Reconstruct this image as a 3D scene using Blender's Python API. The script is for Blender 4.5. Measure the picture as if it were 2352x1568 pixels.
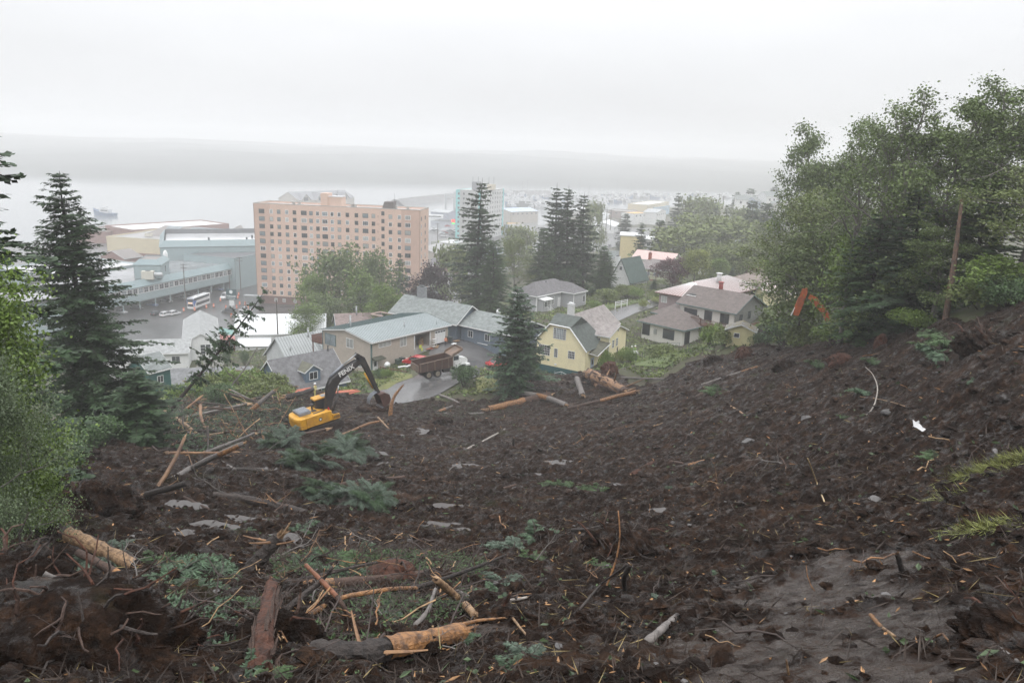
import bpy,math,random
import numpy as np
from mathutils import Vector,Matrix
for o in list(bpy.data.objects):
 bpy.data.objects.remove(o,do_unlink= True)
SC=bpy.context.scene
COL=SC.collection
R_=math.radians
# -- camera
F,CX,CY,PIT,ROL,CAMZ=1780.0,1176.0,784.0,R_(14.0),R_(2.0),64.0
cam=bpy.data.cameras.new('camera')
cam.sensor_width=36.0
cam.lens=36.0*F/2352.0
cam.clip_start,cam.clip_end=0.5,12000.0
camo=bpy.data.objects.new('camera',cam)
COL.objects.link(camo)
_up=Vector((0,math.sin(PIT),math.cos(PIT)))
_fw=Vector((0,math.cos(PIT),-math.sin(PIT)))
_x=Vector((1,0,0))*math.cos(ROL)+_up*math.sin(ROL)
_y=Vector((1,0,0))*-math.sin(ROL)+_up*math.cos(ROL)
_m=Matrix((_x,_y,-_fw)).transposed().to_4x4()
_m.translation=(0,0,CAMZ)
camo.matrix_world=_m
SC.camera=camo
# -- sky and sun
SUN_EL,SUN_AZ=R_(52),R_(160)
W=bpy.data.worlds.new('World')
SC.world=W
W.use_nodes= True
nt=W.node_tree
nt.nodes.clear()
out=nt.nodes.new('ShaderNodeOutputWorld')
sky=nt.nodes.new('ShaderNodeTexSky')
sky.sky_type='NISHITA'
sky.sun_disc= False
sky.sun_elevation,sky.sun_rotation=SUN_EL,SUN_AZ
sky.dust_density=4.0
bg1=nt.nodes.new('ShaderNodeBackground')
nt.links.new(sky.outputs[0],bg1.inputs[0])
bg1.inputs[1].default_value=0.05
tc=nt.nodes.new('ShaderNodeTexCoord')
sep=nt.nodes.new('ShaderNodeSeparateXYZ')
nt.links.new(tc.outputs['Generated'],sep.inputs[0])
mr=nt.nodes.new('ShaderNodeMapRange')
mr.inputs[1].default_value,mr.inputs[2].default_value=0.0,1.0
mr.inputs[3].default_value,mr.inputs[4].default_value=SKY_LO,SKY_HI=0.59,2.0
nt.links.new(sep.outputs[2],mr.inputs[0])
cn=nt.nodes.new('ShaderNodeTexNoise')
cn.inputs['Scale'].default_value=2.2
cn.inputs['Detail'].default_value=4
mp=nt.nodes.new('ShaderNodeMapping')
mp.inputs['Scale'].default_value=(1,1,4)
nt.links.new(tc.outputs['Generated'],mp.inputs[0])
nt.links.new(mp.outputs[0],cn.inputs[0])
cr=nt.nodes.new('ShaderNodeMapRange')
cr.inputs[1].default_value,cr.inputs[2].default_value=0.3,0.7
cr.inputs[3].default_value,cr.inputs[4].default_value=0.94,1.06
nt.links.new(cn.outputs[0],cr.inputs[0])
mu=nt.nodes.new('ShaderNodeMath')
mu.operation='MULTIPLY'
nt.links.new(mr.outputs[0],mu.inputs[0])
nt.links.new(cr.outputs[0],mu.inputs[1])
bg2=nt.nodes.new('ShaderNodeBackground')
bg2.inputs[0].default_value=(0.965,0.975,1.0,1)
nt.links.new(mu.outputs[0],bg2.inputs[1])
ad=nt.nodes.new('ShaderNodeMixShader')
ad.inputs[0].default_value=.88
nt.links.new(bg1.outputs[0],ad.inputs[1])
nt.links.new(bg2.outputs[0],ad.inputs[2])
nt.links.new(ad.outputs[0],out.inputs[0])
sl=bpy.data.lights.new('sun','SUN')
sl.energy,sl.angle,sl.color=0.6,R_(25),(1.0,0.97,0.93)
so=bpy.data.objects.new('sun',sl)
COL.objects.link(so)
so.location=(0,0,200)
_sd=Vector((math.sin(SUN_AZ)*math.cos(SUN_EL),math.cos(SUN_AZ)*math.cos(SUN_EL),math.sin(SUN_EL)))
so.rotation_euler=(-_sd).to_track_quat('-Z','Y').to_euler()
SC.view_settings.view_transform='Standard'
SC.view_settings.look='None'
SC.view_settings.exposure=0.5
SC.view_settings.gamma=1.0
SC.view_settings.use_curve_mapping= False
SC.render.engine='CYCLES'
SC.cycles.max_bounces=6
SC.cycles.diffuse_bounces=3
SC.cycles.glossy_bounces=2
SC.cycles.transmission_bounces=3
SC.cycles.volume_bounces=1
SC.cycles.transparent_max_bounces=6
SC.cycles.use_denoising= True
SC.cycles.sample_clamp_indirect=4.0
SC.cycles.caustics_reflective=SC.cycles.caustics_refractive= False
# -- picture <-> place
ZF={'P':(0,0,1),'A':(0,356.4,.2577),'B':(555.9,399.1,.2123),'C':(983.6,384.9,.2123),'D':(1411.2,384.9,.2123),'E':(605.8,641.5,.2363),'F':(1069.1,605.8,.2123),'G':(1425.5,584.4,.2123),'H':(1746.2,199.6,.3864),'I':(0,641.5,.3864),'J':(356.4,819.6,.2727),'K':(0,1140.4,.2727),'L':(570.2,1140.4,.2727),'M':(1140.4,1140.4,.2727),'N':(1710.6,1140.4,.2727),'O':(926.6,819.6,.2727),'Q':(1568,698.5,.3333)}
def zp(f,x,y):
 a=ZF[f]
 return a[0]+a[2]*x,a[1]+a[2]*y
def ray(px,py):
 x,y=(px-CX)/F,-(py-CY)/F
 u=x*math.cos(ROL)-y*math.sin(ROL)
 v=x*math.sin(ROL)+y*math.cos(ROL)
 return np.array([u,math.cos(PIT)+v*math.sin(PIT),-math.sin(PIT)+v*math.cos(PIT)])
C0=np.array([0,0,CAMZ])
def at(px,py,d):
 return C0+ray(px,py)*d
def atz(px,py,z):
 r=ray(px,py)
 return C0+r*((z-CAMZ)/r[2])
def fat(f,x,y,d):
 return at(*zp(f,x,y),d)
def fatz(f,x,y,z):
 return atz(*zp(f,x,y),z)
def depth_of(P):
 return P[1]*math.cos(PIT)-(P[2]-CAMZ)*math.sin(PIT)
# -- noise
_rs=np.random.RandomState(7)
_PERM=np.concatenate([_rs.permutation(512)]*2)
_GA=_rs.rand(512)*2*np.pi
_GX,_GY=np.cos(_GA),np.sin(_GA)
def pn(x,y,seed=0):
 x=np.asarray(x,float)+seed*17.31
 y=np.asarray(y,float)+seed*9.77
 xi,yi=np.floor(x).astype(int),np.floor(y).astype(int)
 xf,yf=x-xi,y-yi
 u=xf*xf*xf*(xf*(xf*6-15)+10)
 v=yf*yf*yf*(yf*(yf*6-15)+10)
 def g(i,j,dx,dy):
  h=_PERM[_PERM[i&511]+(j&511)]
  return _GX[h]*dx+_GY[h]*dy
 a=g(xi,yi,xf,yf)
 b=g(xi+1,yi,xf-1,yf)
 c=g(xi,yi+1,xf,yf-1)
 d=g(xi+1,yi+1,xf-1,yf-1)
 return (a+u*(b-a))+v*((c+u*(d-c))-(a+u*(b-a)))
def fbm(x,y,o=4,seed=0,gain=.5,lac=2.03):
 s,a,f=0,1.0,1.0
 for i in range(o):
  s=s+a*pn(x*f,y*f,seed+i*3)
  a*=gain
  f*=lac
 return s
def sstep(a,b,x):
 t=np.clip((x-a)/(b-a),0,1)
 return t*t*(3-2*t)
# -- mesh building
class MB:
 def __init__(self):
  self.v,self.f,self.n=[],[],0
  self.mi=[]
  self.cur=0
 def add(self,vs,fs):
  vs=np.asarray(vs,float).reshape(-1,3)
  k=self.n
  self.v.append(vs)
  self.n+=len(vs)
  for q in fs:
   self.f.append(tuple(i+k for i in q))
   self.mi.append(self.cur)
 def quads(self,vs):
  vs=np.asarray(vs,float)
  n=len(vs)
  idx=(np.arange(n*4).reshape(n,4)+self.n).tolist()
  self.v.append(vs.reshape(-1,3))
  self.n+=n*4
  self.f.extend(tuple(q) for q in idx)
  self.mi.extend([self.cur]*n)
 def poly(self,pts):
  self.add(pts,[tuple(range(len(pts)))])
 def box(self,x0,x1,y0,y1,z0,z1,M= None):
  vs=np.array([[x,y,z] for z in (z0,z1) for y in (y0,y1) for x in (x0,x1)],float)
  if M is not None:
   vs=vs@M[:3,:3].T+M[:3,3]
  self.add(vs,[(0,2,3,1),(4,5,7,6),(0,1,5,4),(2,6,7,3),(0,4,6,2),(1,3,7,5)])
 def prism(self,poly,d,M= None):
  n=len(poly)
  vs=[[p[0],0,p[1]] for p in poly]+[[p[0],d,p[1]] for p in poly]
  vs=np.array(vs,float)
  if M is not None:
   vs=vs@M[:3,:3].T+M[:3,3]
  self.add(vs,[tuple(range(n)),tuple(range(2*n-1,n-1,-1))]+[((i+1)%n,i,i+n,(i+1)%n+n) for i in range(n)])
 def tube(self,pts,rad,n=6,caps= True,jit=0,rng= None):
  pts=np.asarray(pts,float)
  k=len(pts)
  rad=np.broadcast_to(np.asarray(rad,float),(k,))
  t=np.gradient(pts,axis=0)
  t/=np.linalg.norm(t,axis=1)[:, None ]+1e-9
  ref=np.array([0,0,1.0]) if abs(t[:,2]).mean()<.8 else np.array([1.0,0,0])
  a=np.cross(t,ref)
  a/=np.linalg.norm(a,axis=1)[:, None ]+1e-9
  b=np.cross(t,a)
  th=np.arange(n)*2*np.pi/n
  rr=rad[:, None ]*np.ones(n)
  if jit:
   rr=rr*(1+jit*(rng.rand(k,n)-.5))
  vs=pts[:, None,:]+rr[..., None ]*(np.cos(th)[ None,:, None ]*a[:, None,:]+np.sin(th)[ None,:, None ]*b[:, None,:])
  fs=[(i*n+j,i*n+(j+1)%n,(i+1)*n+(j+1)%n,(i+1)*n+j) for i in range(k-1) for j in range(n)]
  if caps:
   fs+=[tuple(range(n-1,-1,-1)),tuple(range((k-1)*n,k*n))]
  self.add(vs.reshape(-1,3),fs)
 def cyl(self,p,q,r,n=12,r2= None):
  self.tube([p,q],[r,r if r2 is None else r2],n)
 def grid(self,P):
  a,b=P.shape[:2]
  i=np.arange(a*b).reshape(a,b)+self.n
  q=np.stack([i[:-1,:-1],i[1:,:-1],i[1:,1:],i[:-1,1:]],-1).reshape(-1,4)
  self.v.append(P.reshape(-1,3))
  self.n+=a*b
  self.f.extend(map(tuple,q.tolist()))
  self.mi.extend([self.cur]*len(q))
 def mesh(self,name,mats,smooth= False):
  me=bpy.data.meshes.new(name)
  V=np.concatenate(self.v) if self.v else np.zeros((0,3))
  nf=len(self.f)
  tot=np.fromiter((len(q) for q in self.f),int,nf)
  flat=np.fromiter((i for q in self.f for i in q),int,int(tot.sum()))
  me.vertices.add(len(V))
  me.vertices.foreach_set('co',V.ravel())
  me.loops.add(len(flat))
  me.loops.foreach_set('vertex_index',flat)
  me.polygons.add(nf)
  st=np.zeros(nf,int)
  st[1:]=np.cumsum(tot)[:-1]
  me.polygons.foreach_set('loop_start',st)
  if not isinstance(mats,(list,tuple)):
   mats=[mats]
  for m in mats:
   me.materials.append(m)
  if len(mats)>1:
   me.polygons.foreach_set('material_index',np.array(self.mi))
  me.polygons.foreach_set('use_smooth',np.full(nf,bool(smooth)))
  me.update(calc_edges= True)
  return me
 def build(self,name,mats,parent= None,smooth= False,loc= None):
  return link(name,self.mesh(name,mats,smooth),parent,loc)
def link(name,me,parent= None,loc= None):
 o=bpy.data.objects.new(name,me)
 COL.objects.link(o)
 if parent is not None:
  o.parent=parent
 if loc is not None:
  o.location=tuple(loc)
 return o
def tag(o,label= None,cat= None,group= None,kind= None):
 if label:
  o['label']=label
 if cat:
  o['category']=cat
 if group:
  o['group']=group
 if kind:
  o['kind']=kind
 return o
def thing(name,label,cat,loc=(0,0,0),rz=0,group= None):
 o=link(name, None, None,loc)
 o.rotation_euler=(0,0,rz)
 o.empty_display_size=.1
 return tag(o,label,cat,group)
def struct(name,mb,m,smooth= False):
 return tag(mb.build(name,m, None,smooth),kind='structure')
def copy_tree(o,parent= None):
 c=o.copy()
 COL.objects.link(c)
 c.parent=parent
 for ch in list(o.children):
  copy_tree(ch,c)
 return c
# -- materials
MATS={}
def mat(name,col,rough=.7,var=.18,scale=3.0,bump=0.0,bscale= None,spec=.5,metal=0,col2= None,stretch= None,rnd=0.0,island=0.0,trans=0.0,coat=0.0):
 if name in MATS:
  return MATS[name]
 m=bpy.data.materials.new(name)
 m.use_nodes= True
 t=m.node_tree
 b=t.nodes['Principled BSDF']
 b.inputs['Roughness'].default_value=rough
 b.inputs['Specular IOR Level'].default_value=spec
 b.inputs['Metallic'].default_value=metal
 b.inputs['Coat Weight'].default_value=coat
 L=t.links.new
 c1=tuple(col)+(1,)
 c2=tuple(col2)+(1,) if col2 else tuple(min(1,c*(1-var)) for c in col)+(1,)
 cA=c1 if col2 else tuple(min(1,c*(1+var)) for c in col)+(1,)
 last= None
 if var or col2:
  co=t.nodes.new('ShaderNodeTexCoord')
  src=co.outputs['Object']
  if stretch:
   mpn=t.nodes.new('ShaderNodeMapping')
   mpn.inputs['Scale'].default_value=stretch
   L(src,mpn.inputs[0])
   src=mpn.outputs[0]
  n=t.nodes.new('ShaderNodeTexNoise')
  n.inputs['Scale'].default_value=scale
  n.inputs['Detail'].default_value=5
  n.inputs['Roughness'].default_value=.65
  L(src,n.inputs[0])
  r=t.nodes.new('ShaderNodeMapRange')
  r.inputs[1].default_value,r.inputs[2].default_value=.35,.65
  L(n.outputs[0],r.inputs[0])
  mx=t.nodes.new('ShaderNodeMix')
  mx.data_type='RGBA'
  mx.inputs[6].default_value,mx.inputs[7].default_value=cA,c2
  L(r.outputs[0],mx.inputs[0])
  last=mx.outputs[2]
  if bump:
   bn=t.nodes.new('ShaderNodeBump')
   bn.inputs['Strength'].default_value=bump
   bn.inputs['Distance'].default_value=.05
   src2=n.outputs[0]
   if bscale:
    n2=t.nodes.new('ShaderNodeTexNoise')
    n2.inputs['Scale'].default_value=bscale
    n2.inputs['Detail'].default_value=4
    L(src,n2.inputs[0])
    src2=n2.outputs[0]
   L(src2,bn.inputs['Height'])
   L(bn.outputs[0],b.inputs['Normal'])
 if rnd or island:
  gi=t.nodes.new('ShaderNodeNewGeometry' if island else 'ShaderNodeObjectInfo')
  hv=t.nodes.new('ShaderNodeHueSaturation')
  k=island or rnd
  r2=t.nodes.new('ShaderNodeMapRange')
  r2.inputs[3].default_value,r2.inputs[4].default_value=1-k,1+k
  L(gi.outputs['Random Per Island' if island else 'Random'],r2.inputs[0])
  L(r2.outputs[0],hv.inputs['Value'])
  if last is None:
   hv.inputs['Color'].default_value=c1
  else:
   L(last,hv.inputs['Color'])
  last=hv.outputs[0]
 if last is None:
  b.inputs['Base Color'].default_value=c1
 else:
  L(last,b.inputs['Base Color'])
 if trans:
  tr=t.nodes.new('ShaderNodeBsdfTranslucent')
  if last is not None:
   L(last,tr.inputs[0])
  else:
   tr.inputs[0].default_value=c1
  ms=t.nodes.new('ShaderNodeMixShader')
  ms.inputs[0].default_value=trans
  L(b.outputs[0],ms.inputs[1])
  L(tr.outputs[0],ms.inputs[2])
  L(ms.outputs[0],t.nodes['Material Output'].inputs[0])
 MATS[name]=m
 return m
bark=mat('bark',(.040,.031,.027),.75,.6,9,.9,26,stretch=(1,1,1),rnd=.25)
bark_red=mat('bark_red',(.062,.036,.026),.75,.4,7,.6,28,rnd=.2)
bark_grey=mat('bark_grey',(.15,.135,.125),.75,.35,6,.5,25,rnd=.2)
bark_pale=mat('bark_pale',(.30,.27,.24),.75,.45,8,.3,25)
wood_orange=mat('wood_orange',(.36,.175,.065),.5,.35,9,.5,30,col2=(.075,.040,.024),stretch=(1,1,1))
wood_pale=mat('wood_pale',(.42,.27,.15),.6,.3,9,.5,30,col2=(.11,.065,.04),rnd=.2)
wood_rot=mat('wood_rot',(.10,.037,.02),.85,.5,7,.9,18,col2=(.035,.017,.012))
wood_stick=mat('wood_stick',(.30,.17,.085),.65,.4,5,.2,25,col2=(.12,.065,.04),rnd=.35)
twig_dark=mat('twig_dark',(.05,.035,.03),.7,.3,5,rnd=.3)
needle_dark=mat('needle_dark',(.036,.068,.027),.6,.35,.7,island=.45,trans=.15)
needle_mid=mat('needle_mid',(.054,.098,.033),.6,.3,.7,island=.45,trans=.15)
needle_cut=mat('needle_cut',(.060,.105,.055),.55,.35,1.5,island=.45,trans=.12)
needle_blue=mat('needle_blue',(.085,.12,.085),.6,.3,1.2,island=.4,trans=.12)
leaf_green=mat('leaf_green',(.125,.19,.034),.5,.3,.5,island=.3,trans=.14)
leaf_olive=mat('leaf_olive',(.135,.170,.05),.55,.3,.5,island=.3,trans=.14)
leaf_alder=mat('leaf_alder',(.11,.155,.045),.55,.3,.4,island=.3,trans=.14)
leaf_pale=mat('leaf_pale',(.12,.16,.085),.6,.25,.5,island=.4,trans=.25)
leaf_yellow=mat('leaf_yellow',(.20,.23,.06),.5,.3,.5,island=.4,trans=.3)
leaf_red=mat('leaf_red',(.075,.022,.028),.5,.3,.5,island=.4,trans=.2)
leaf_maroon=mat('leaf_maroon',(.035,.018,.022),.5,.3,.5,island=.4,trans=.2)
# -- terrain: a smooth height field through known points
_cp=[]
def _c(px,py,d):
 _cp.append(at(px,py,d))
for x,rows in {-150:[(1568,8),(1300,17),(1100,34),(1000,52)],100:[(1568,8.6),(1400,13),(1300,17.5),(1200,25),(1100,37),(1000,58)],600:[(1568,9.2),(1470,11.7),(1350,16.5),(1300,20),(1200,29),(1150,35.5),(1100,44),(1050,55),(1000,69),(960,81)],1176:[(1568,9.6),(1470,12.4),(1350,18),(1300,21.8),(1200,31.9),(1150,39.3),(1100,48.7),(1050,61.2),(1000,75.7),(960,88),(915,99)],1500:[(1568,9.1),(1400,15),(1300,20),(1200,28),(1100,42),(1000,60),(930,78),(885,94)],1700:[(1568,8.5),(1400,14),(1300,18.5),(1200,25),(1100,35),(1000,48),(900,66),(838,82)],2000:[(1568,7.7),(1300,14.5),(1200,19),(1100,26),(1000,34),(900,45),(830,56),(765,70)],2190:[(722,52),(800,42),(1000,26)],2352:[(1568,7),(1400,10),(1300,12),(1200,15),(1100,18),(1000,22),(900,27),(800,34),(706,46)],}.items():
 for y,d in rows:
  _c(x,y,d)
for f,x,y,d in [('E',480,1130,99),('E',1250,1110,102),('E',2000,900,112),('F',200,1240,104),('F',1900,1090,106),('P',1748,746,132),('P',1640,800,100),('P',1731,812,95),('P',437,827,165),('P',330,900,128)]:
 _c(*zp(f,x,y),d)
_cp+=[np.array(p,float) for p in [(-21.8,116.4,29.3),(-10.5,131,31),(-31,124,27),(-9.5,134,30.7),(3,138,30.5),(5,124.5,27.3),(9,120.5,28),(12,121.5,29),(20,128,30.4),(0,168,28.6),(15,176,29.2),(23.4,141,30.1),(29.5,135,30.3),(33,146,31),(41,139,32.6),(36,128,33.2),(35,160,32),(50,150,36),(36,78,46),(52,80,52),(44,105,41),(70,65,62),(85,110,50),(100,40,74),(60,45,64),(60,25,68),(40,0,67),(0,-12,67),(-40,-10,66),(12,-4,64),(-14,-2,62.5),(-70,20,58),(-60,45,42),(-75,75,34),(-110,90,24),(-160,60,26),(-110,30,50),(-50,110,27),(-60,150,17.5),(-45,155,21),(-25,160,24.5),(-100,140,11),(-150,150,5),(-75,200,7.5),(-30,215,13),(0,220,20),(22,205,27.5),(-110,230,3.6),(-60,262,4),(-20,290,6),(30,285,20),(42,290,21.5),(60,230,29),(90,200,33),(120,260,28),(150,150,50),(110,330,21),(30,360,13.5),(60,430,11),(140,430,16),(220,330,36),(260,480,25),(140,560,9),(60,560,5),(230,640,10),(-200,230,3.6),(-150,320,3.5),(-60,340,3.6),(0,420,3.6),(-200,420,3.5),(0,620,3.4),(150,720,3.6),(-350,300,3.5),(-350,150,8),(-100,520,3.4),(300,720,6),(400,300,70),(350,120,95),(240,20,100),(0,-80,92),(-200,-20,70),(-320,60,40),(330,900,4)]]
_CP=np.array(_cp)
_S=100.0
def _tps_fit(P):
 n=len(P)
 X=P[:,:2]/_S
 d2=((X[:, None ]-X[ None ])**2).sum(-1)
 K=.5*d2*np.log(d2+1e-12)+2e-4*np.eye(n)
 Q=np.hstack([np.ones((n,1)),X])
 A=np.block([[K,Q],[Q.T,np.zeros((3,3))]])
 return np.linalg.solve(A,np.concatenate([P[:,2],np.zeros(3)]))
_TW=_tps_fit(_CP)
def _tps(x,y):
 x,y=np.asarray(x,float)/_S,np.asarray(y,float)/_S
 s=_TW[-3]+_TW[-2]*x+_TW[-1]*y
 for (px,py,_),w in zip(_CP,_TW[:-3]):
  d2=(x-px/_S)**2+(y-py/_S)**2
  s=s+w*.5*d2*np.log(d2+1e-12)
 return s
SHX=[-900,-400,-260,-160,-95,-40,20,60,150,260,420,900]
SHY=[380,405,432,470,505,600,640,760,900,980,1050,1150]
def ground(x,y):
 x,y=np.asarray(x,float),np.asarray(y,float)
 z=_tps(x,y)
 r=np.hypot(x,y)
 k=sstep(520,760,r)
 far=3.4+np.maximum(0,x-330)*.10
 z=z*(1-k)+far*k
 z=np.maximum(z,3.3+.0*x)
 sh=np.interp(x,SHX,SHY)
 return z-8*sstep(0,14,y-sh)
def _march(px,py,fn,d0=3,d1=1200):
 r=ray(px,py)
 d=np.geomspace(d0,d1,1600)
 P=C0+d[:, None ]*r
 g=P[:,2]-fn(P[:,0],P[:,1])
 i=np.argmax(g<0)
 if g[i]>=0:
  i=int(np.argmin(np.abs(g)))
  return P[i]
 if i==0:
  return P[0]
 t=g[i-1]/(g[i-1]-g[i])
 return P[i-1]+t*(P[i]-P[i-1])
def gp(px,py,f='P'):
 a=zp(f,px,py)
 p=_march(a[0],a[1],ground)
 p[2]=float(ground(p[0],p[1]))
 return p
_sp=[gp(*q) for q in [(20,1160),(120,1075),(250,1005),(330,985),(372,955),(430,910),(520,868),(620,842),(690,895),(760,905),(860,910),(905,926),(985,922),(1060,918),(1130,908),(1190,880),(1250,862),(1330,852),(1430,852),(1480,884),(1530,866),(1570,832),(1640,815),(1760,793),(1880,797),(2010,772),(2190,724),(2340,708)]]
SLIDE=np.array([(-34,-6),(-24,12)]+[(p[0],p[1]) for p in _sp]+[(44,50),(62,42),(66,20),(40,-8)],float)
def inside(poly,x,y):
 x,y=np.asarray(x,float),np.asarray(y,float)
 c=np.zeros(x.shape,bool)
 n=len(poly)
 for i in range(n):
  x0,y0=poly[i]
  x1,y1=poly[(i+1)%n]
  if y0==y1:
   continue
  c^=((y0>y)!=(y1>y))&(x<(x1-x0)*(y-y0)/(y1-y0)+x0)
 return c
def sdist(poly,x,y):
 x,y=np.asarray(x,float),np.asarray(y,float)
 m=np.full(x.shape,1e9)
 n=len(poly)
 for i in range(n):
  a,b=poly[i],poly[(i+1)%n]
  ab=b-a
  t=np.clip(((x-a[0])*ab[0]+(y-a[1])*ab[1])/(ab@ab+1e-9),0,1)
  m=np.minimum(m,(x-a[0]-t*ab[0])**2+(y-a[1]-t*ab[1])**2)
 m=np.sqrt(m)
 return np.where(inside(poly,x,y),m,-m)
def mud_base(x,y):
 """ground plus the heaps and hollows of the slide (no fine relief)"""
 x,y=np.asarray(x,float),np.asarray(y,float)
 r=np.hypot(x,y)
 k=np.clip((r-6)/30,.12,1)
 return ground(x,y)+.3+k*(.55*fbm(x/9,y/9,2,3)+.28*np.abs(fbm(x/3.2,y/3.2,2,11)))
def mz(x,y):
 return float(mud_base(x,y))
def mp_(px,py,f='P'):
 """point of the mud surface seen at a picture position"""
 a=zp(f,px,py)
 p=_march(a[0],a[1],mud_base,3,160)
 p[2]=mz(p[0],p[1])
 return p
PUD=[(1070,1074,1.6,1.0),(965,994,1.2,1.5),(915,1001,.9,.8),(866,1046,1.0,1.1),(891,1066,.9,.7),(410,1163,1.1,.8),(520,1195,1.6,.6),(600,1078,1.6,.6),(560,1108,1.2,.5),(470,1210,1.0,.6),(995,1206,.7,.5),(1035,1205,.6,.4),(1290,1060,1.3,.5),(760,1262,.45,.25),(1030,1160,.9,.4),(640,1235,.8,.5),(430,1225,.8,.4),(1110,1060,.7,.4),(870,1015,.6,.5),(585,1665-110,.25,.18),(1060,1215,.5,.3),(1530,1170,.6,.35),(1240,1090,.8,.4),(1190,1120,.7,.35)]
WET=[(1830,1480,1.3,1.7),(1900,1360,1.2,2.2),(1990,1290,.9,1.4),(1780,1385,.9,1.1),(2060,1420,.9,1.1),(1905,1560,1.5,1.0),(1760,1560,.9,.9),(1120,1440,.5,.4)]
_pud=[(mp_(a,b),c*.85,d*.85) for a,b,c,d in PUD]
_wet=[(mp_(a,b),c,d) for a,b,c,d in WET]
NA,NR=600,940
_th=np.linspace(R_(-52),R_(62),NA)
_rr=np.geomspace(4.0,128,NR)
TH,RR=np.meshgrid(_th,_rr)
GX,GY=np.sin(TH)*RR,np.cos(TH)*RR
SD=sdist(SLIDE,GX,GY)+1.1*fbm(GX/2.2,GY/2.2,3,21)
MASK=sstep(-.3,1.8,SD)
MZ=mud_base(GX,GY)
ca,sa=math.cos(R_(140)),math.sin(R_(140))
U,V=GX*ca+GY*sa,-GX*sa+GY*ca
fade=np.clip(1.6-RR/60,.25,1)
rel=.26*np.abs(fbm(GX/1.3,GY/1.3,3,31))+.20*fbm(U/3.2,V/.8,3,41)+.34*fbm(U/9,V/1.9,3,45)+.24*fade*(np.abs(fbm(GX/.42,GY/.42,3,51))-.2)+.075*fade*fbm(GX/.11,GY/.11,2,61)
rel+=.14*np.maximum(0,fbm(GX/.75,GY/.75,2,71)-.18)
rel*=np.clip(.45+RR/40,.5,1.25)
wetk=np.zeros_like(GX)
for p,a,b in _wet:
 e=np.hypot((GX-p[0])/a,(GY-p[1])/b)+.9*fbm(GX/.9,GY/.9,3,81)
 wetk=np.maximum(wetk,1-sstep(.55,1.1,e))
rel*=1-.58*wetk
MZ=MZ+rel
for p,a,b in _pud:
 e=np.hypot((GX-p[0])/a,(GY-p[1])/b)+.7*fbm(GX/.8,GY/.8,2,83)
 k=1-sstep(.7,1.5,e)
 MZ=MZ*(1-k)+(p[2]-.02+.35*(MZ-p[2]))*k
 k2=1-sstep(.6,1.25,e)
 MZ=np.where(k2>0,MZ-.07*k2,MZ)
MZ=(MZ)*MASK+(ground(GX,GY)-.5)*(1-MASK)
me=bpy.data.meshes.new('mudslide')
idx=np.arange(NA*NR).reshape(NR,NA)
q=np.stack([idx[:-1,:-1],idx[:-1,1:],idx[1:,1:],idx[1:,:-1]],-1).reshape(-1,4)
mq=MASK.ravel()[q].max(1)>.001
q=q[mq]
used,inv=np.unique(q,return_inverse= True)
q=inv.reshape(-1,4)
co=np.stack([GX,GY,MZ],-1).reshape(-1,3)[used]
me.vertices.add(len(co))
me.vertices.foreach_set('co',co.ravel())
me.loops.add(q.size)
me.loops.foreach_set('vertex_index',q.ravel())
me.polygons.add(len(q))
me.polygons.foreach_set('loop_start',np.arange(len(q))*4)
me.polygons.foreach_set('use_smooth',np.ones(len(q),bool))
me.update(calc_edges= True)
at_=me.attributes.new('wet','FLOAT','POINT')
at_.data.foreach_set('value',wetk.ravel()[used].astype(np.float32))
m=bpy.data.materials.new('mud')
m.use_nodes= True
t=m.node_tree
b=t.nodes['Principled BSDF']
L=t.links.new
geo=t.nodes.new('ShaderNodeNewGeometry')
def _noise(scale,det=5,rough=.65,src= None):
 n=t.nodes.new('ShaderNodeTexNoise')
 n.inputs['Scale'].default_value=scale
 n.inputs['Detail'].default_value=det
 n.inputs['Roughness'].default_value=rough
 L(src or geo.outputs['Position'],n.inputs[0])
 return n.outputs[0]
def _ramp(src,stops):
 r=t.nodes.new('ShaderNodeValToRGB')
 e=r.color_ramp.elements
 e[0].position,e[0].color=stops[0][0],stops[0][1]+(1,)
 e[1].position,e[1].color=stops[-1][0],stops[-1][1]+(1,)
 for p,c in stops[1:-1]:
  x=e.new(p)
  x.color=c+(1,)
 L(src,r.inputs[0])
 return r.outputs[0]
def _mix(fac,a,bb,mode='MIX'):
 x=t.nodes.new('ShaderNodeMix')
 x.data_type='RGBA'
 x.blend_type=mode
 if isinstance(fac,float):
  x.inputs[0].default_value=fac
 else:
  L(fac,x.inputs[0])
 for s,v in ((6,a),(7,bb)):
  if isinstance(v,tuple):
   x.inputs[s].default_value=v+(1,)
  else:
   L(v,x.inputs[s])
 return x.outputs[2]
c=_ramp(_noise(2.1,7,.74),[(.38,(.0100,.0045,.0024)),(.52,(.040,.0195,.0105)),(.64,(.090,.049,.028))])
c=_mix(_ramp(_noise(7,4,.7),[(.42,(0,0,0)),(.62,(1,1,1))]),c,(.012,.007,.005))
v=t.nodes.new('ShaderNodeTexVoronoi')
v.inputs['Scale'].default_value=5.5
L(geo.outputs['Position'],v.inputs[0])
sp=t.nodes.new('ShaderNodeSeparateColor')
L(v.outputs['Color'],sp.inputs[0])
mk=t.nodes.new('ShaderNodeMath')
mk.operation='LESS_THAN'
mk.inputs[1].default_value=.11
L(v.outputs['Distance'],mk.inputs[0])
mk2=t.nodes.new('ShaderNodeMath')
mk2.operation='GREATER_THAN'
mk2.inputs[1].default_value=.62
L(sp.outputs[0],mk2.inputs[0])
mk3=t.nodes.new('ShaderNodeMath')
mk3.operation='MULTIPLY'
L(mk.outputs[0],mk3.inputs[0])
L(mk2.outputs[0],mk3.inputs[1])
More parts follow.
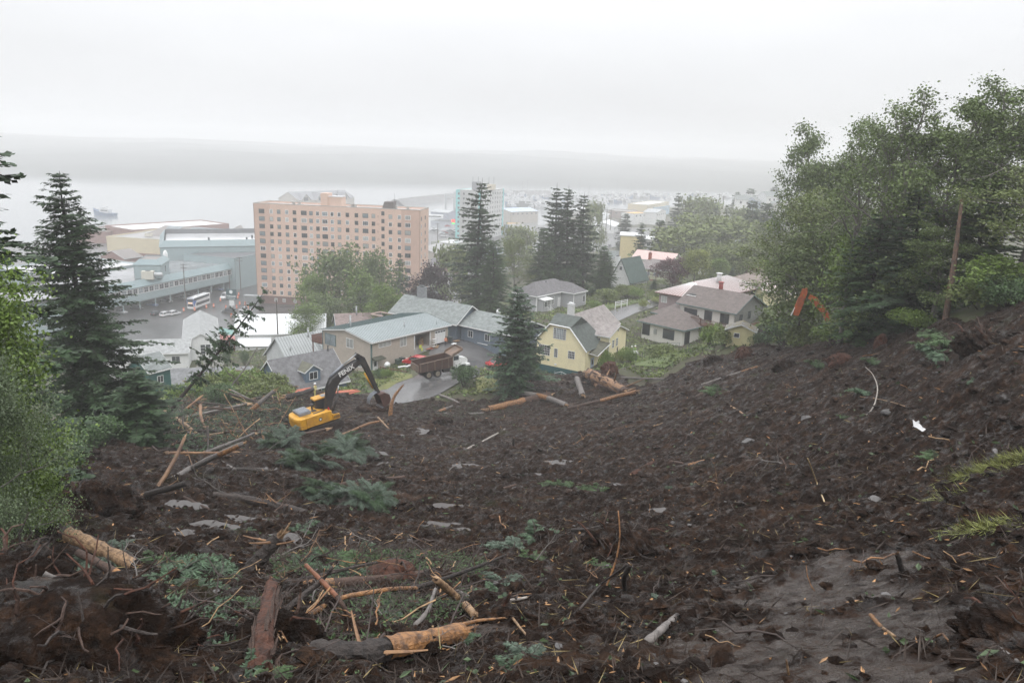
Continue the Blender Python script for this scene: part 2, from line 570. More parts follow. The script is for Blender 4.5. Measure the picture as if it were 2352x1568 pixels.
c=_mix(mk3.outputs[0],c,_ramp(sp.outputs[1],[(0,(.12,.06,.03)),(.5,(.10,.095,.09)),(1,(.20,.11,.05))]))
mpn=t.nodes.new('ShaderNodeMapping')
mpn.inputs['Rotation'].default_value=(0,0,R_(-140))
mpn.inputs['Scale'].default_value=(.22,1.0,.4)
L(geo.outputs['Position'],mpn.inputs[0])
c=_mix(_ramp(_noise(1.1,5,.7,mpn.outputs[0]),[(.40,(.75,.75,.75)),(.60,(0,0,0))]),c,(.0125,.0066,.0040))
c=_mix(_ramp(_noise(.55,5,.7,mpn.outputs[0]),[(.55,(0,0,0)),(.72,(.6,.6,.6))]),c,(.085,.047,.028))
gm=_ramp(_noise(.35,5,.7),[(.60,(0,0,0)),(.74,(.55,.55,.55))])
c=_mix(gm,c,(.045,.055,.022))
wa=t.nodes.new('ShaderNodeAttribute')
wa.attribute_name='wet'
wm_=t.nodes.new('ShaderNodeMath')
wm_.operation='MULTIPLY'
L(wa.outputs['Fac'],wm_.inputs[0])
L(_ramp(_noise(3.5,6,.75),[(.40,(.03,.03,.03)),(.57,(1,1,1))]),wm_.inputs[1])
c=_mix(wm_.outputs[0],c,(.066,.046,.036))
L(c,b.inputs['Base Color'])
rg=_ramp(_noise(2.2,5,.75),[(.38,(.14,.14,.14)),(.48,(.55,.55,.55)),(.62,(.75,.75,.75))])
rg=_mix(wm_.outputs[0],rg,(.13,.13,.13))
L(rg,b.inputs['Roughness'])
L(_mix(wm_.outputs[0],_ramp(_noise(2.2,5,.75),[(.39,(.60,.60,.60)),(.47,(.10,.10,.10))]),(1,1,1)),b.inputs['Specular IOR Level'])
bn=t.nodes.new('ShaderNodeBump')
bn.inputs['Strength'].default_value=1.0
bn.inputs['Distance'].default_value=.16
ms_=t.nodes.new('ShaderNodeMath')
ms_.operation='MULTIPLY_ADD'
ms_.inputs[1].default_value=.5
L(_noise(22,5,.7),ms_.inputs[0])
L(_noise(6.5,5,.7),ms_.inputs[2])
L(ms_.outputs[0],bn.inputs['Height'])
L(bn.outputs[0],b.inputs['Normal'])
me.materials.append(m)
MUD=m
tag(link('mudslide',me),kind='structure')
water_p=mat('puddle_water',(.035,.026,.021),.07,.1,2,spec=.6)
for p,a,bb in _pud:
 n=72
 th=np.arange(n)*2*np.pi/n
 k=np.clip(1.12+.35*fbm(p[0]+1.1*np.cos(th),p[1]+1.1*np.sin(th),3,90,.5),.6,1.4)
 mb=MB()
 mb.poly(np.stack([p[0]+a*k*np.cos(th),p[1]+bb*k*np.sin(th),np.full(n,p[2]-.075)],1))
 struct('puddle',mb,water_p)
# -- the land, water, far island, air
gna,gnr=320,330
TH2,RR2=np.meshgrid(np.linspace(R_(-80),R_(80),gna),np.geomspace(2.5,1250,gnr))
X2,Y2=np.sin(TH2)*RR2,np.cos(TH2)*RR2
Z2=ground(X2,Y2)+.10*fbm(X2/2.5,Y2/2.5,3,5)*np.clip(1.5-RR2/250,0,1)
Z2=Z2-1.6*sstep(2.5,5.0,sdist(SLIDE,X2,Y2))*(RR2<140)
mb=MB()
mb.grid(np.stack([X2,Y2,Z2],-1))
ground_m=mat('rough_grass',(.060,.072,.026),.85,.4,.35,.5,6,col2=(.050,.038,.026))
struct('ground',mb,ground_m, True)
mb=MB()
mb.poly([(-4500,60,0),(4500,60,0),(4500,4200,0),(-4500,4200,0)])
water_m=mat('sea_water',(.22,.24,.25),.12,.06,.02,.12,.25,spec=.5,stretch=(1,3,1))
struct('water',mb,water_m)
n=300
xs=np.linspace(-2500,3200,n)
shore=1270+.22*(xs+400)+120*fbm(xs/700,xs*0,3,101)
mb=MB()
K=26
P=np.zeros((n,K,3))
for k in range(K):
 tt=k/(K-1)
 yy=shore+2300*tt**1.5
 prof=4*min(1,k)+60*(1-np.exp(-(yy-shore)/620))
 hh=prof*(.80+.35*fbm(xs/420,yy/420,3,103))+(3.0*np.abs(fbm(xs/14,yy/30,3,107))+5 if k>1 else 0)
 P[:,k]=np.stack([xs,yy,np.minimum(hh*.88,92)-(2 if k==0 else 0)],1)
mb.grid(P.transpose(1,0,2)[:,:,:])
wood_far=mat('far_wood',(.05,.06,.052),.9,.3,.01)
struct('hills',mb,wood_far, True)
for (px,py,w,h) in [(700,402,150,17),(760,403,55,22),(980,404,190,9),(520,396,130,7),(1500,412,260,9)]:
 c=atz(px,py,0)
 n=40
 a=np.linspace(-1,1,n)
 P=np.zeros((5,n,3))
 for k,(yy,hz) in enumerate([(-18,-2),(-16,2),(0,1),(16,2),(18,-2)]):
  hgt=h*np.sqrt(np.clip(1-a*a,0,1))*(.75+.5*np.abs(fbm(a*9+px,a*0+k,3,111))) if k in (1,2,3) else 0
  P[k]=np.stack([c[0]+a*w*.5,c[1]+yy+0*a,hgt*(1 if k==2 else .6)+hz*(1-(k==2))+0*a],1)
 mb=MB()
 mb.grid(P)
 struct('islet',mb,wood_far, True)
hm=bpy.data.materials.new('haze')
hm.use_nodes= True
t=hm.node_tree
t.nodes.clear()
o_=t.nodes.new('ShaderNodeOutputMaterial')
pv=t.nodes.new('ShaderNodeVolumePrincipled')
pv.inputs['Color'].default_value=(.985,.985,.985,1)
pv.inputs['Density'].default_value=HAZE=.0008
pv.inputs['Anisotropy'].default_value=.25
t.links.new(pv.outputs[0],o_.inputs['Volume'])
mb=MB()
mb.box(-4600,4600,-130,4300,-9,112)
tag(mb.build('haze',hm),kind='stuff')
# -- vegetation generators
def unit(a):
 return a/(np.linalg.norm(a,axis=-1,keepdims= True)+1e-9)
def leaves(mb,P,D,N,L,Wd):
 """rhombic leaves: base P, direction D, rough normal N, length L, width Wd"""
 S=unit(np.cross(D,N))
 L,Wd=np.asarray(L)[..., None ],np.asarray(Wd)[..., None ]
 mid=P+D*L*.45
 mb.quads(np.stack([P,mid+S*Wd*.5,P+D*L,mid-S*Wd*.5],1))
def rdir(rng,n):
 return unit(rng.normal(size=(n,3)))
def conifer(seed,H,R,lo=.06,whorls=38,per=6,droop=.35,rise=.15,tw=.55,dens=1.0,leafw=.075,ragged=.35,power=.85,trunk_r= None,tube_min=.8,tip=0.0,side= None):
 """returns (trunk MB, crown MB)"""
 rng=np.random.RandomState(seed)
 tk,cr=MB(),MB()
 tr=trunk_r or H*.013
 ph=rng.rand(2)*6
 zz=np.linspace(0,1,12)
 bend=np.stack([.012*H*np.sin(zz*5+ph[0]),.012*H*np.sin(zz*4+ph[1]),zz*H],1)
 bend[:,:2]-=bend[0,:2]
 tk.tube(bend,tr*(1-zz)**.8+.012,8)
 PP,DD,NN,LL=[],[],[],[]
 ts=lo+(1-lo)*(np.arange(whorls)+rng.rand(whorls)*.6)/whorls
 for t in ts:
  if t>.985:
   continue
  c=np.array([np.interp(t,zz,bend[:,0]),np.interp(t,zz,bend[:,1]),t*H])
  a0=rng.rand()*6.28
  n=per if t<.8 else max(4,per-1)
  for k in range(n):
   az=a0+k*6.283/n+rng.normal()*.25
   Lb=(R*(1-t)**power*(1-ragged*rng.rand())+.10+.25*R*.1)
   Lb*=1+.30*math.sin(az*2+ph[0]+t*11)*math.sin(az+ph[1]-t*17)
   if side is not None:
    Lb*=1-.45*max(0,math.cos(az-side))
   if t<lo+.12:
    Lb*=.45+.55*rng.rand()
   d=np.array([math.cos(az),math.sin(az),0])
   m=max(4,int(Lb/.35)+2)
   s=np.linspace(0,1,m)
   r_=rise*(.4+1.2*t)
   dz=Lb*(r_*s-droop*(1.15-.7*t)*s**2+(droop*.35+tip)*s**3)
   sp=c+d*(Lb*s)[:, None ]
   sp[:,2]+=dz
   wob=np.cumsum(rng.normal(size=m)*.03*Lb/m)
   sp+=np.stack([-d[1]*wob,d[0]*wob,0*wob],1)
   if Lb>tube_min:
    tk.tube(sp[::2] if m>6 else sp,np.linspace(.012+.010*Lb,.008,len(sp[::2] if m>6 else sp)),3, False)
   nt_=max(5,int(Lb*7.5*dens))
   u=(.12+.88*rng.rand(nt_)) if Lb>1.2 else rng.rand(nt_)
   base=np.stack([np.interp(u,s,sp[:,i]) for i in range(3)],1)
   sd=np.where(rng.rand(nt_)<.5,1,-1)
   fwd=.35+.75*u
   dirs=np.stack([d[0]*fwd-d[1]*sd,d[1]*fwd+d[0]*sd,-.20-.55*rng.rand(nt_)*(1-t*.6)],1)
   dirs=unit(dirs+.22*rng.normal(size=(nt_,3)))
   tl=tw*(.45+.75*rng.rand(nt_))*(1.15-.55*u)*(.55+.45*min(1,Lb/2.0))
   PP.append(base)
   DD.append(dirs)
   LL.append(tl)
 P,D,Lg=np.concatenate(PP),np.concatenate(DD),np.concatenate(LL)
 up=np.tile([0,0,1.0],(len(P),1))+.35*rng.normal(size=(len(P),3))
 for f0,f1,sw in ((0,.62,.0),(.28,.85,.55),(.28,.85,-.55),(.6,1.05,.2)):
  S=unit(np.cross(D,up))
  dd=unit(D+S*sw+.18*rng.normal(size=D.shape))
  leaves(cr,P+D*(Lg*f0)[:, None ],dd,up,Lg*(f1-f0)*(.8 if sw else 1),leafw*(.7+.6*rng.rand(len(P)))*(1+.6*Lg))
 return tk,cr
def broadleaf(seed,H,R,levels=3,split=4,leaf=.16,nleaf=9,spread=.75,up=.5,lo=.25,r0= None,cl=.55,droop=0.0,crown_h= None,limbs=7,flat=0.0):
 """tree with limbs and leaves in clumps at the twig ends; returns (trunk, crown)"""
 rng=np.random.RandomState(seed)
 tk,cr=MB(),MB()
 r0=r0 or H*.014
 k=9
 s=np.linspace(0,1,k)
 w=np.cumsum(rng.normal(size=(k,2))*.018*H,0)*s[:, None ]
 trunk=np.stack([w[:,0],w[:,1],s*H*.93],1)
 tk.tube(trunk,r0*(1-.85*s),8)
 anchors=[]
 def grow(p,d,Lg,r,lev):
  m=5
  pts=[p]
  dd=d.copy()
  for i in range(m-1):
   dd=unit(dd+rng.normal(size=3)*.17+np.array([0,0,.06*up-droop*.12]))
   pts.append(pts[-1]+dd*Lg/(m-1))
  pts=np.array(pts)
  tk.tube(pts,np.linspace(r,r*.45,m),4 if lev>1 else 3, False)
  if lev<=1:
   for q in (pts[-1],pts[-2],pts[-3]):
    anchors.append(q)
   return
  n=split
  for i in range(n):
   f=.35+.65*(i+rng.rand()*.5)/n
   q=np.array([np.interp(f*(m-1),np.arange(m),pts[:,j]) for j in range(3)])
   nd=unit(dd*.7+rdir(rng,1)[0]*spread*np.array([1,1,1-flat])+np.array([0,0,.15*up]))
   grow(q,nd,Lg*(.50+.22*rng.rand()),r*.5,lev-1)
  anchors.append(pts[-1])
 for i in range(limbs):
  f=lo+(1-lo)*(i+.2+.5*rng.rand())/limbs
  q=np.array([np.interp(f,s,trunk[:,j]) for j in range(3)])
  az=i*2.4+rng.rand()*.9
  el=.25+up*(.5+f)
  d=unit(np.array([math.cos(az),math.sin(az),el]))
  Lg=R*(1.05-.55*max(0,(f-.55)/.45))*(.75+.35*rng.rand())*(.75 if levels>2 else 1)
  grow(q,d,Lg,r0*(.55-.3*f),levels)
 A=np.array(anchors)
 n=len(A)*nleaf
 P=np.repeat(A,nleaf,0)+rng.normal(size=(n,3))*cl*np.array([1,1,.7])
 D=unit(rng.normal(size=(n,3))+np.array([0,0,-.35]))
 N=unit(np.array([0,0,1.0])+.8*rng.normal(size=(n,3)))
 Lf=leaf*(.6+.8*rng.rand(n))
 leaves(cr,P,D,N,Lf,Lf*.72)
 return tk,cr
def bush(seed,w,d,h,n=2600,leaf=.16,lobes=9,stem= True):
 """shrub: leaves over uneven lobes; returns (stems, foliage)"""
 rng=np.random.RandomState(seed)
 tk,cr=MB(),MB()
 C=np.stack([(rng.rand(lobes)-.5)*w*.62,(rng.rand(lobes)-.5)*d*.62,h*(.32+.36*rng.rand(lobes))],1)
 Rd=np.stack([w*(.20+.14*rng.rand(lobes)),d*(.20+.14*rng.rand(lobes)),h*(.24+.14*rng.rand(lobes))],1)
 C[0],Rd[0]=(0,0,h*.45),(w*.36,d*.36,h*.5)
 for c in C:
  tk.tube([[c[0]*.15,c[1]*.15,0],[c[0]*.5,c[1]*.5,c[2]*.5],c],[.05,.035,.015],4, False)
 k=rng.randint(lobes,size=n)
 v=rdir(rng,n)
 v[:,2]=np.abs(v[:,2])*1.0-.35*(rng.rand(n)<.45)
 v=unit(v)
 rad=(.78+.30*rng.rand(n)**.7)*(.85+.3*np.abs(np.sin(v[:,0]*7+k)*np.sin(v[:,1]*6+k*2)))
 P=C[k]+v*Rd[k]*rad[:, None ]
 P[:,2]=np.maximum(P[:,2],.02)
 D=unit(v*.6+rng.normal(size=(n,3))*.7)
 N=unit(v+np.array([0,0,.6])+.5*rng.normal(size=(n,3)))
 Lf=leaf*(.6+.8*rng.rand(n))
 leaves(cr,P,D,N,Lf,Lf*.7)
 return tk,cr
VEG={}
def veg_mesh(key,gen,mt,ml):
 if key not in VEG:
  tk,cr=gen()
  VEG[key]=(tk.mesh(key+'_trunk',mt, True),cr.mesh(key+'_crown',ml))
 return VEG[key]
def plant(name,label,cat,key,loc,sc=1.0,rz=0.0,group= None,names=('trunk','crown'),tilt=(0,0),sz= None):
 a,b_=VEG[key]
 o=thing(name,label,cat,loc,rz,group)
 o.rotation_euler=(tilt[0],tilt[1],rz)
 s3=(sc,sc,sc if sz is None else sz)
 o.scale=s3
 link(names[0],a,o)
 link(names[1],b_,o)
 return o
# --- prototypes
veg_mesh('spruce_near', lambda:conifer(3,25,7.6,lo=.05,whorls=46,per=7,droop=.46,rise=.24,tw=1.0,dens=2.3,leafw=.11,ragged=.62,power=.78),bark,needle_dark)
veg_mesh('spruce_a', lambda:conifer(11,20,5.6,lo=.04,whorls=34,per=6,droop=.40,rise=.20,tw=.95,dens=1.55,leafw=.19,ragged=.65,power=.75),bark,needle_dark)
veg_mesh('snapped_spruce', lambda:conifer(18,20,4.6,lo=.38,whorls=15,per=5,droop=.45,rise=.25,tw=1.0,dens=1.3,leafw=.16,ragged=.8,power=.5),bark,needle_dark)
veg_mesh('spruce_b', lambda:conifer(12,20,5.0,lo=.04,whorls=32,per=6,droop=.30,rise=.18,tw=1.0,dens=1.45,leafw=.20,ragged=.62,power=.8),bark,needle_dark)
veg_mesh('hemlock_a', lambda:conifer(13,20,5.4,lo=.03,whorls=34,per=6,droop=.55,rise=.25,tw=1.0,dens=1.5,leafw=.18,ragged=.4,power=.62),bark,needle_mid)
veg_mesh('cedar_a', lambda:conifer(14,12,3.2,lo=.05,whorls=34,per=6,droop=.50,rise=.30,tw=.62,dens=2.4,leafw=.13,ragged=.45,power=.62,tip=.1),bark_red,needle_cut)
veg_mesh('far_conifer_a', lambda:conifer(15,18,4.2,lo=.04,whorls=24,per=5,droop=.40,rise=.2,tw=1.2,dens=.9,leafw=.34,ragged=.4,power=.8),bark,needle_dark)
veg_mesh('far_conifer_b', lambda:conifer(16,18,5.2,lo=.04,whorls=22,per=6,droop=.40,rise=.2,tw=1.3,dens=.9,leafw=.40,ragged=.5,power=.55),bark,needle_dark)
veg_mesh('alder_a', lambda:broadleaf(21,17,6.0,levels=3,split=4,leaf=.20,nleaf=24,spread=.85,up=.75,lo=.22,cl=.38,limbs=12),bark_grey,leaf_alder)
veg_mesh('alder_b', lambda:broadleaf(22,16,6.5,levels=3,split=4,leaf=.20,nleaf=22,spread=.8,up=.6,lo=.28,cl=.38,limbs=11),bark_grey,leaf_olive)
veg_mesh('alder_sparse', lambda:broadleaf(23,18,6.2,levels=3,split=3,leaf=.20,nleaf=12,spread=.75,up=.8,lo=.42,cl=.34,limbs=10),bark_grey,leaf_alder)
veg_mesh('round_a', lambda:broadleaf(24,10,5.0,levels=3,split=4,leaf=.34,nleaf=9,spread=.9,up=.35,lo=.12,cl=.55,limbs=13),bark,leaf_alder)
veg_mesh('round_b', lambda:broadleaf(25,10,4.6,levels=3,split=4,leaf=.32,nleaf=9,spread=.9,up=.4,lo=.15,cl=.5,limbs=12),bark,leaf_green)
veg_mesh('round_far', lambda:broadleaf(26,10,5.6,levels=2,split=5,leaf=.62,nleaf=14,spread=.9,up=.35,lo=.1,cl=.75,limbs=15),bark,leaf_olive)
veg_mesh('bush_a', lambda:bush(31,3,3,2.2,3000,.17),twig_dark,leaf_green)
veg_mesh('bush_b', lambda:bush(32,3,3,2.0,2600,.18),twig_dark,leaf_olive)
veg_mesh('bush_dense', lambda:bush(33,3,3,2.6,3600,.14,12),twig_dark,needle_mid)
veg_mesh('bush_maroon', lambda:bush(34,3,3,2.2,2600,.18),twig_dark,leaf_maroon)
veg_mesh('bush_yellow', lambda:bush(35,3,3,1.8,1800,.20),twig_dark,leaf_yellow)
veg_mesh('tree_maroon', lambda:broadleaf(36,8,4.2,levels=3,split=4,leaf=.32,nleaf=9,spread=.9,up=.35,lo=.12,cl=.5,limbs=12),bark,leaf_red)
veg_mesh('tree_black', lambda:broadleaf(37,8,3.6,levels=3,split=4,leaf=.32,nleaf=9,spread=.8,up=.5,lo=.12,cl=.45,limbs=12),bark,leaf_maroon)
veg_mesh('tree_lime', lambda:broadleaf(38,9,4.0,levels=3,split=4,leaf=.34,nleaf=9,spread=.85,up=.45,lo=.25,cl=.5,limbs=12),bark,leaf_yellow)
veg_mesh('willow_near', lambda:broadleaf(39,9,3.6,levels=3,split=4,leaf=.125,nleaf=44,spread=.9,up=.5,lo=.1,cl=.42,limbs=14,r0=.09),bark_grey,leaf_green)
veg_mesh('willow_pale', lambda:broadleaf(40,6,2.4,levels=3,split=4,leaf=.075,nleaf=46,spread=.8,up=.7,lo=.1,cl=.32,limbs=12,r0=.06),bark_grey,leaf_pale)
def tree(name,label,key,top,base,Hk,Rk= None,cat='tree',group= None,rz= None,d= None,base_z= None,names=('trunk','crown')):
 """stand a tree where the photograph shows its top and foot: foot on the ground, height from the top's position"""
 if d is not None:
  B=at(*base,d)
  B[2]=float(ground(B[0],B[1]))-.1
 else:
  B=gp(*base)
 if base_z is not None:
  B[2]=base_z
 r=ray(*top)
 k=math.hypot(B[0],B[1])/math.hypot(r[0],r[1])
 T=C0+r*k
 h=T[2]-B[2]
 s=h/Hk
 o=plant(name,label,cat,key,B,s if Rk is None else Rk,rz if rz is not None else (base[0]*1.7)%6.28,group,names,sz=s)
 return o
# --- left edge
tree('spruce','tall ragged spruce with pointed top rising over the mall at the left','spruce_near',(152,392),(220,1060),25,1.0,d=62)
tree('spruce','dark hemlock at the foot of the tall left spruce, beside the muddy log','spruce_a',(300,850),(320,1070),20,.80,d=54)
tree('spruce','dark spruce cut off by the left border of the photo','spruce_a',(-60,120),(-60,1150),20,1.0,d=30)
o=tree('leafy_tree','bright green leafy tree filling the left border','willow_near',(-15,640),(-25,1290),9,.66,d=19)
o=tree('leafy_tree','leafy tree with wind-turned pale leaves low at the left border','willow_pale',(10,890),(0,1260),6,.55,d=16)
tree('leafy_tree','low green leafy tree just above the root mass at the left','willow_near',(60,950),(50,1270),9,.36,d=20)
B=at(330,930,58)
B[2]=float(ground(B[0],B[1]))-.1
plant('leaning_spruce','thin snapped spruce leaning right over the white house at the left','tree','snapped_spruce',B,.62,.4,tilt=(0,R_(38)),sz=.74)
# --- centre
tree('spruce','large lone spruce between the pink block and the teal tower','spruce_a',(1108,408),(1098,705),20,1.85,d=185)
tree('spruce','shorter bushy spruce against the right of the large lone spruce','hemlock_a',(1136,545),(1130,710),20,1.15,d=178)
tree('spruce','leftmost and tallest of the three joined conifers behind the grey bungalow','spruce_b',(1277,419),(1272,655),20,1.75,d=208)
tree('spruce','middle conifer of the joined three behind the grey bungalow','spruce_a',(1304,424),(1300,655),20,1.55,d=204)
tree('spruce','rightmost of the three joined conifers behind the grey bungalow','spruce_b',(1331,438),(1338,660),20,1.6,d=206)
tree('hemlock','lower hemlock filling the left foot of the joined conifers','hemlock_a',(1245,520),(1238,655),20,1.2,d=200)
tree('hemlock','lower hemlock at the right foot of the joined conifers by the white chimney','hemlock_a',(1372,560),(1378,665),20,1.0,d=198)
tree('hemlock','small conifer next to the white chimney of the steep roofed house','hemlock_a',(1390,592),(1394,660),20,.55,d=200)
tree('cedar','feathery green cedar standing in front of the yellow house','cedar_a',(1171,655),(1184,893),12,1.62,d=100)
tree('leafy_tree','yellow-green leafy tree between the lone spruce and the joined conifers','alder_b',(1185,562),(1180,672),16,1.1,d=198)
tree('leafy_tree','pale hazy tree behind the yellow-green one near the street','round_far',(1195,535),(1190,590),10,1.5,d=330)
for i,(t_,b_,k_,hk,rk,dd,lb) in enumerate([((783,592),(780,740),'round_a',10,2.0,205,'biggest rounded alder in front of the pink block'),((720,640),(715,735),'round_b',10,1.35,200,'rounded alder left of the biggest one below the pink block'),((866,600),(868,720),'round_a',10,1.6,215,'grey-green alder right of the biggest one below the pink block'),((840,632),(835,735),'round_b',10,1.3,200,'alder between the two largest crowns below the pink block'),((700,705),(700,768),'round_b',10,1.0,180,'low leafy tree behind the white roof at the left'),((885,662),(884,722),'round_b',10,1.0,172,'small bright green tree behind the grey gabled roof'),((745,690),(745,752),'round_a',10,1.3,190,'leafy tree under the biggest alder beside the power line')]):
 tree('alder',lb,k_,t_,b_,hk,rk,d=dd)
tree('spruce','young conifer against the lower right corner of the pink block','far_conifer_a',(920,586),(922,655),18,1.5,d=235)
tree('maple','dark purple maple below the right end of the pink block','tree_black',(980,624),(983,690),8,1.55,d=205)
tree('leafy_tree','pale leafy tree at the left side of the lone spruce','round_far',(1040,585),(1035,640),10,1.1,d=240)
# --- right middle distance
for t_,b_,k_,hk,rk,dd,lb in [((1439,490),(1437,532),'far_conifer_b',18,1.35,400,'squat hazy conifer beside the far end of the wet street'),((1473,506),(1468,598),'spruce_b',20,1.0,270,'slim spruce in front of the cream apartment block'),((1532,505),(1512,595),'far_conifer_b',18,1.35,275,'broad dark conifer right of the cream apartment block'),((1553,442),(1548,540),'far_conifer_a',18,2.1,400,'tallest hazy conifer right of the blue-grey house'),((1581,447),(1580,520),'far_conifer_a',18,1.1,430,'slim hazy conifer just right of the tallest hazy one'),((1593,449),(1594,520),'far_conifer_a',18,1.1,435,'second slim hazy conifer right of the tallest hazy one'),((1642,470),(1640,535),'far_conifer_a',18,1.2,370,'narrow conifer left of the pair in the middle of the hazy trees'),((1667,472),(1663,535),'far_conifer_a',18,1.0,360,'narrow conifer on the bare trunk in the middle of the hazy trees'),((1734,460),(1722,560),'far_conifer_b',18,1.7,320,'hazy hemlock left of the tall utility pole'),((1769,465),(1752,570),'far_conifer_b',18,1.9,300,'wide dark hemlock by the tall utility pole'),((1693,440),(1692,470),'far_conifer_b',18,1.7,560,'left one of the faint far pines above the roofs'),((1722,432),(1722,475),'far_conifer_b',18,2.3,560,'second faint far pine above the roofs'),((1775,428),(1775,480),'far_conifer_b',18,2.6,545,'wide faint far pine next to the tall utility pole'),((1615,452),(1615,500),'far_conifer_b',18,1.3,470,'faint pine with a flat top behind the hazy conifers'),((1500,640),(1500,668),'far_conifer_a',18,.4,195,'tiny conifer beside the pale green house')]:
 tree('conifer',lb,k_,t_,b_,hk,rk,d=dd)
for t_,b_,k_,hk,rk,dd,lb in [((1575,535),(1572,600),'round_far',10,2.2,262,'big rounded olive tree mass behind the red maple'),((1633,512),(1632,590),'round_far',10,2.2,290,'pale rounded tree behind the olive tree mass'),((1600,470),(1600,550),'round_far',10,2.2,400,'hazy leafy tree beneath the two slim conifers'),((1700,490),(1700,545),'round_far',10,1.5,390,'hazy yellowish tree in the middle of the right hand town'),((1700,520),(1698,590),'round_far',10,2.0,275,'dull green tree left of the wide dark hemlock'),((1538,597),(1545,655),'tree_maroon',8,1.25,200,'copper red tree beside the pale green house'),((1585,577),(1592,652),'tree_lime',9,1.1,198,'yellow-green tree right of the copper red tree'),((1640,597),(1642,650),'round_b',10,.82,200,'clipped round dark green tree in front of the white house'),((1362,482),(1362,590),'round_far',10,.95,390,'hazy leafy tree on the left side of the wet street')]:
 tree('leafy_tree',lb,k_,t_,b_,hk,rk,d=dd)
tree('arborvitae','clipped green column shrub left of the twin behind the hip roof','cedar_a',(1662,612),(1662,635),12,.55,d=205)
tree('arborvitae','clipped green column shrub right of the twin behind the hip roof','cedar_a',(1680,611),(1681,635),12,.6,d=204)
for i in range(9):
 x=1640+i*15
 tree('hedge_tree',['leftmost','second','third','fourth','middle','sixth','seventh','eighth','last'][i]+' tree from the left in the grey-green hedge row below the small slate house','round_far',(x,572+(i%3)*5-i),(x,622),10,.95,group='hedge row trees on the right',d=222+i*2)
# --- woods on the right
WOOD=[((1862,325),(1845,735),104,'alder_a',17,1.35,'full alder forming the high left corner of the woods'),((1950,305),(1940,725),98,'alder_a',17,1.25,'full alder second from the high left corner of the woods'),((1905,400),(1890,730),108,'alder_b',16,1.4,'olive alder between the two full alders at the left of the woods'),((1880,320),(1935,745),66,'alder_sparse',18,.95,'leaning alder with a thin crown at the left tip of the woods'),((1965,300),(1985,740),64,'alder_sparse',18,1.0,'tall slim alder second from the left tip of the woods'),((2080,255),(2040,735),62,'alder_sparse',18,1.1,'tall alder with bare upper limbs in the woods'),((2140,245),(2120,720),60,'alder_a',17,1.05,'full alder left of the broken trunk'),((2250,222),(2250,715),58,'alder_sparse',18,1.1,'tallest alder behind the broken trunk'),((2310,235),(2330,710),54,'alder_sparse',18,1.0,'alder with pale bark near the right border'),((2400,260),(2400,705),56,'alder_a',17,1.1,'alder cut off by the right border'),((2010,330),(2020,740),76,'alder_a',17,1.15,'alder standing deep in the woods over the orange digger'),((2200,290),(2180,720),72,'alder_b',16,1.2,'alder deep in the woods behind the tallest one'),((2330,320),(2320,712),66,'alder_b',16,1.15,'shaded alder deep in the woods at the right'),((1850,470),(1850,760),88,'alder_b',16,1.35,'broad pale alder behind the leaning one, above the deck'),((1800,560),(1800,770),105,'alder_b',16,1.2,'lower alder hanging over the pink shed roof'),((1900,520),(1905,765),84,'alder_a',17,1.25,'alder behind the orange digger boom'),((2075,420),(2075,735),58,'spruce_a',20,1.0,'dark spruce among the alders left of the broken trunk'),((1995,480),(2000,752),62,'hemlock_a',20,.85,'dark hemlock right of the orange digger'),((2215,400),(2225,722),56,'hemlock_a',20,.9,'dark hemlock right of the broken trunk'),((2345,380),(2350,712),48,'alder_b',16,.9,'leafy alder overhanging the right border of the woods'),((2135,530),(2140,732),55,'alder_a',17,.7,'young alder at the edge of the woods'),((1830,600),(1835,780),86,'round_a',10,1.0,'low leafy tree left of the orange digger'),((1960,560),(1965,762),66,'round_b',10,.8,'low leafy tree above the bright shrub at the edge of the woods'),((2050,600),(2055,748),60,'round_a',10,.7,'low shaded tree in the middle of the wood edge'),((2290,600),(2290,722),48,'round_b',10,.6,'low leafy tree right of the broken trunk')]
for t_,b_,dd,k_,hk,rk,lb in WOOD:
 tree('alder' if 'alder' in k_ else ('leafy_tree' if 'round' in k_ else 'conifer'),lb,k_,t_,b_,hk,rk,d=dd)
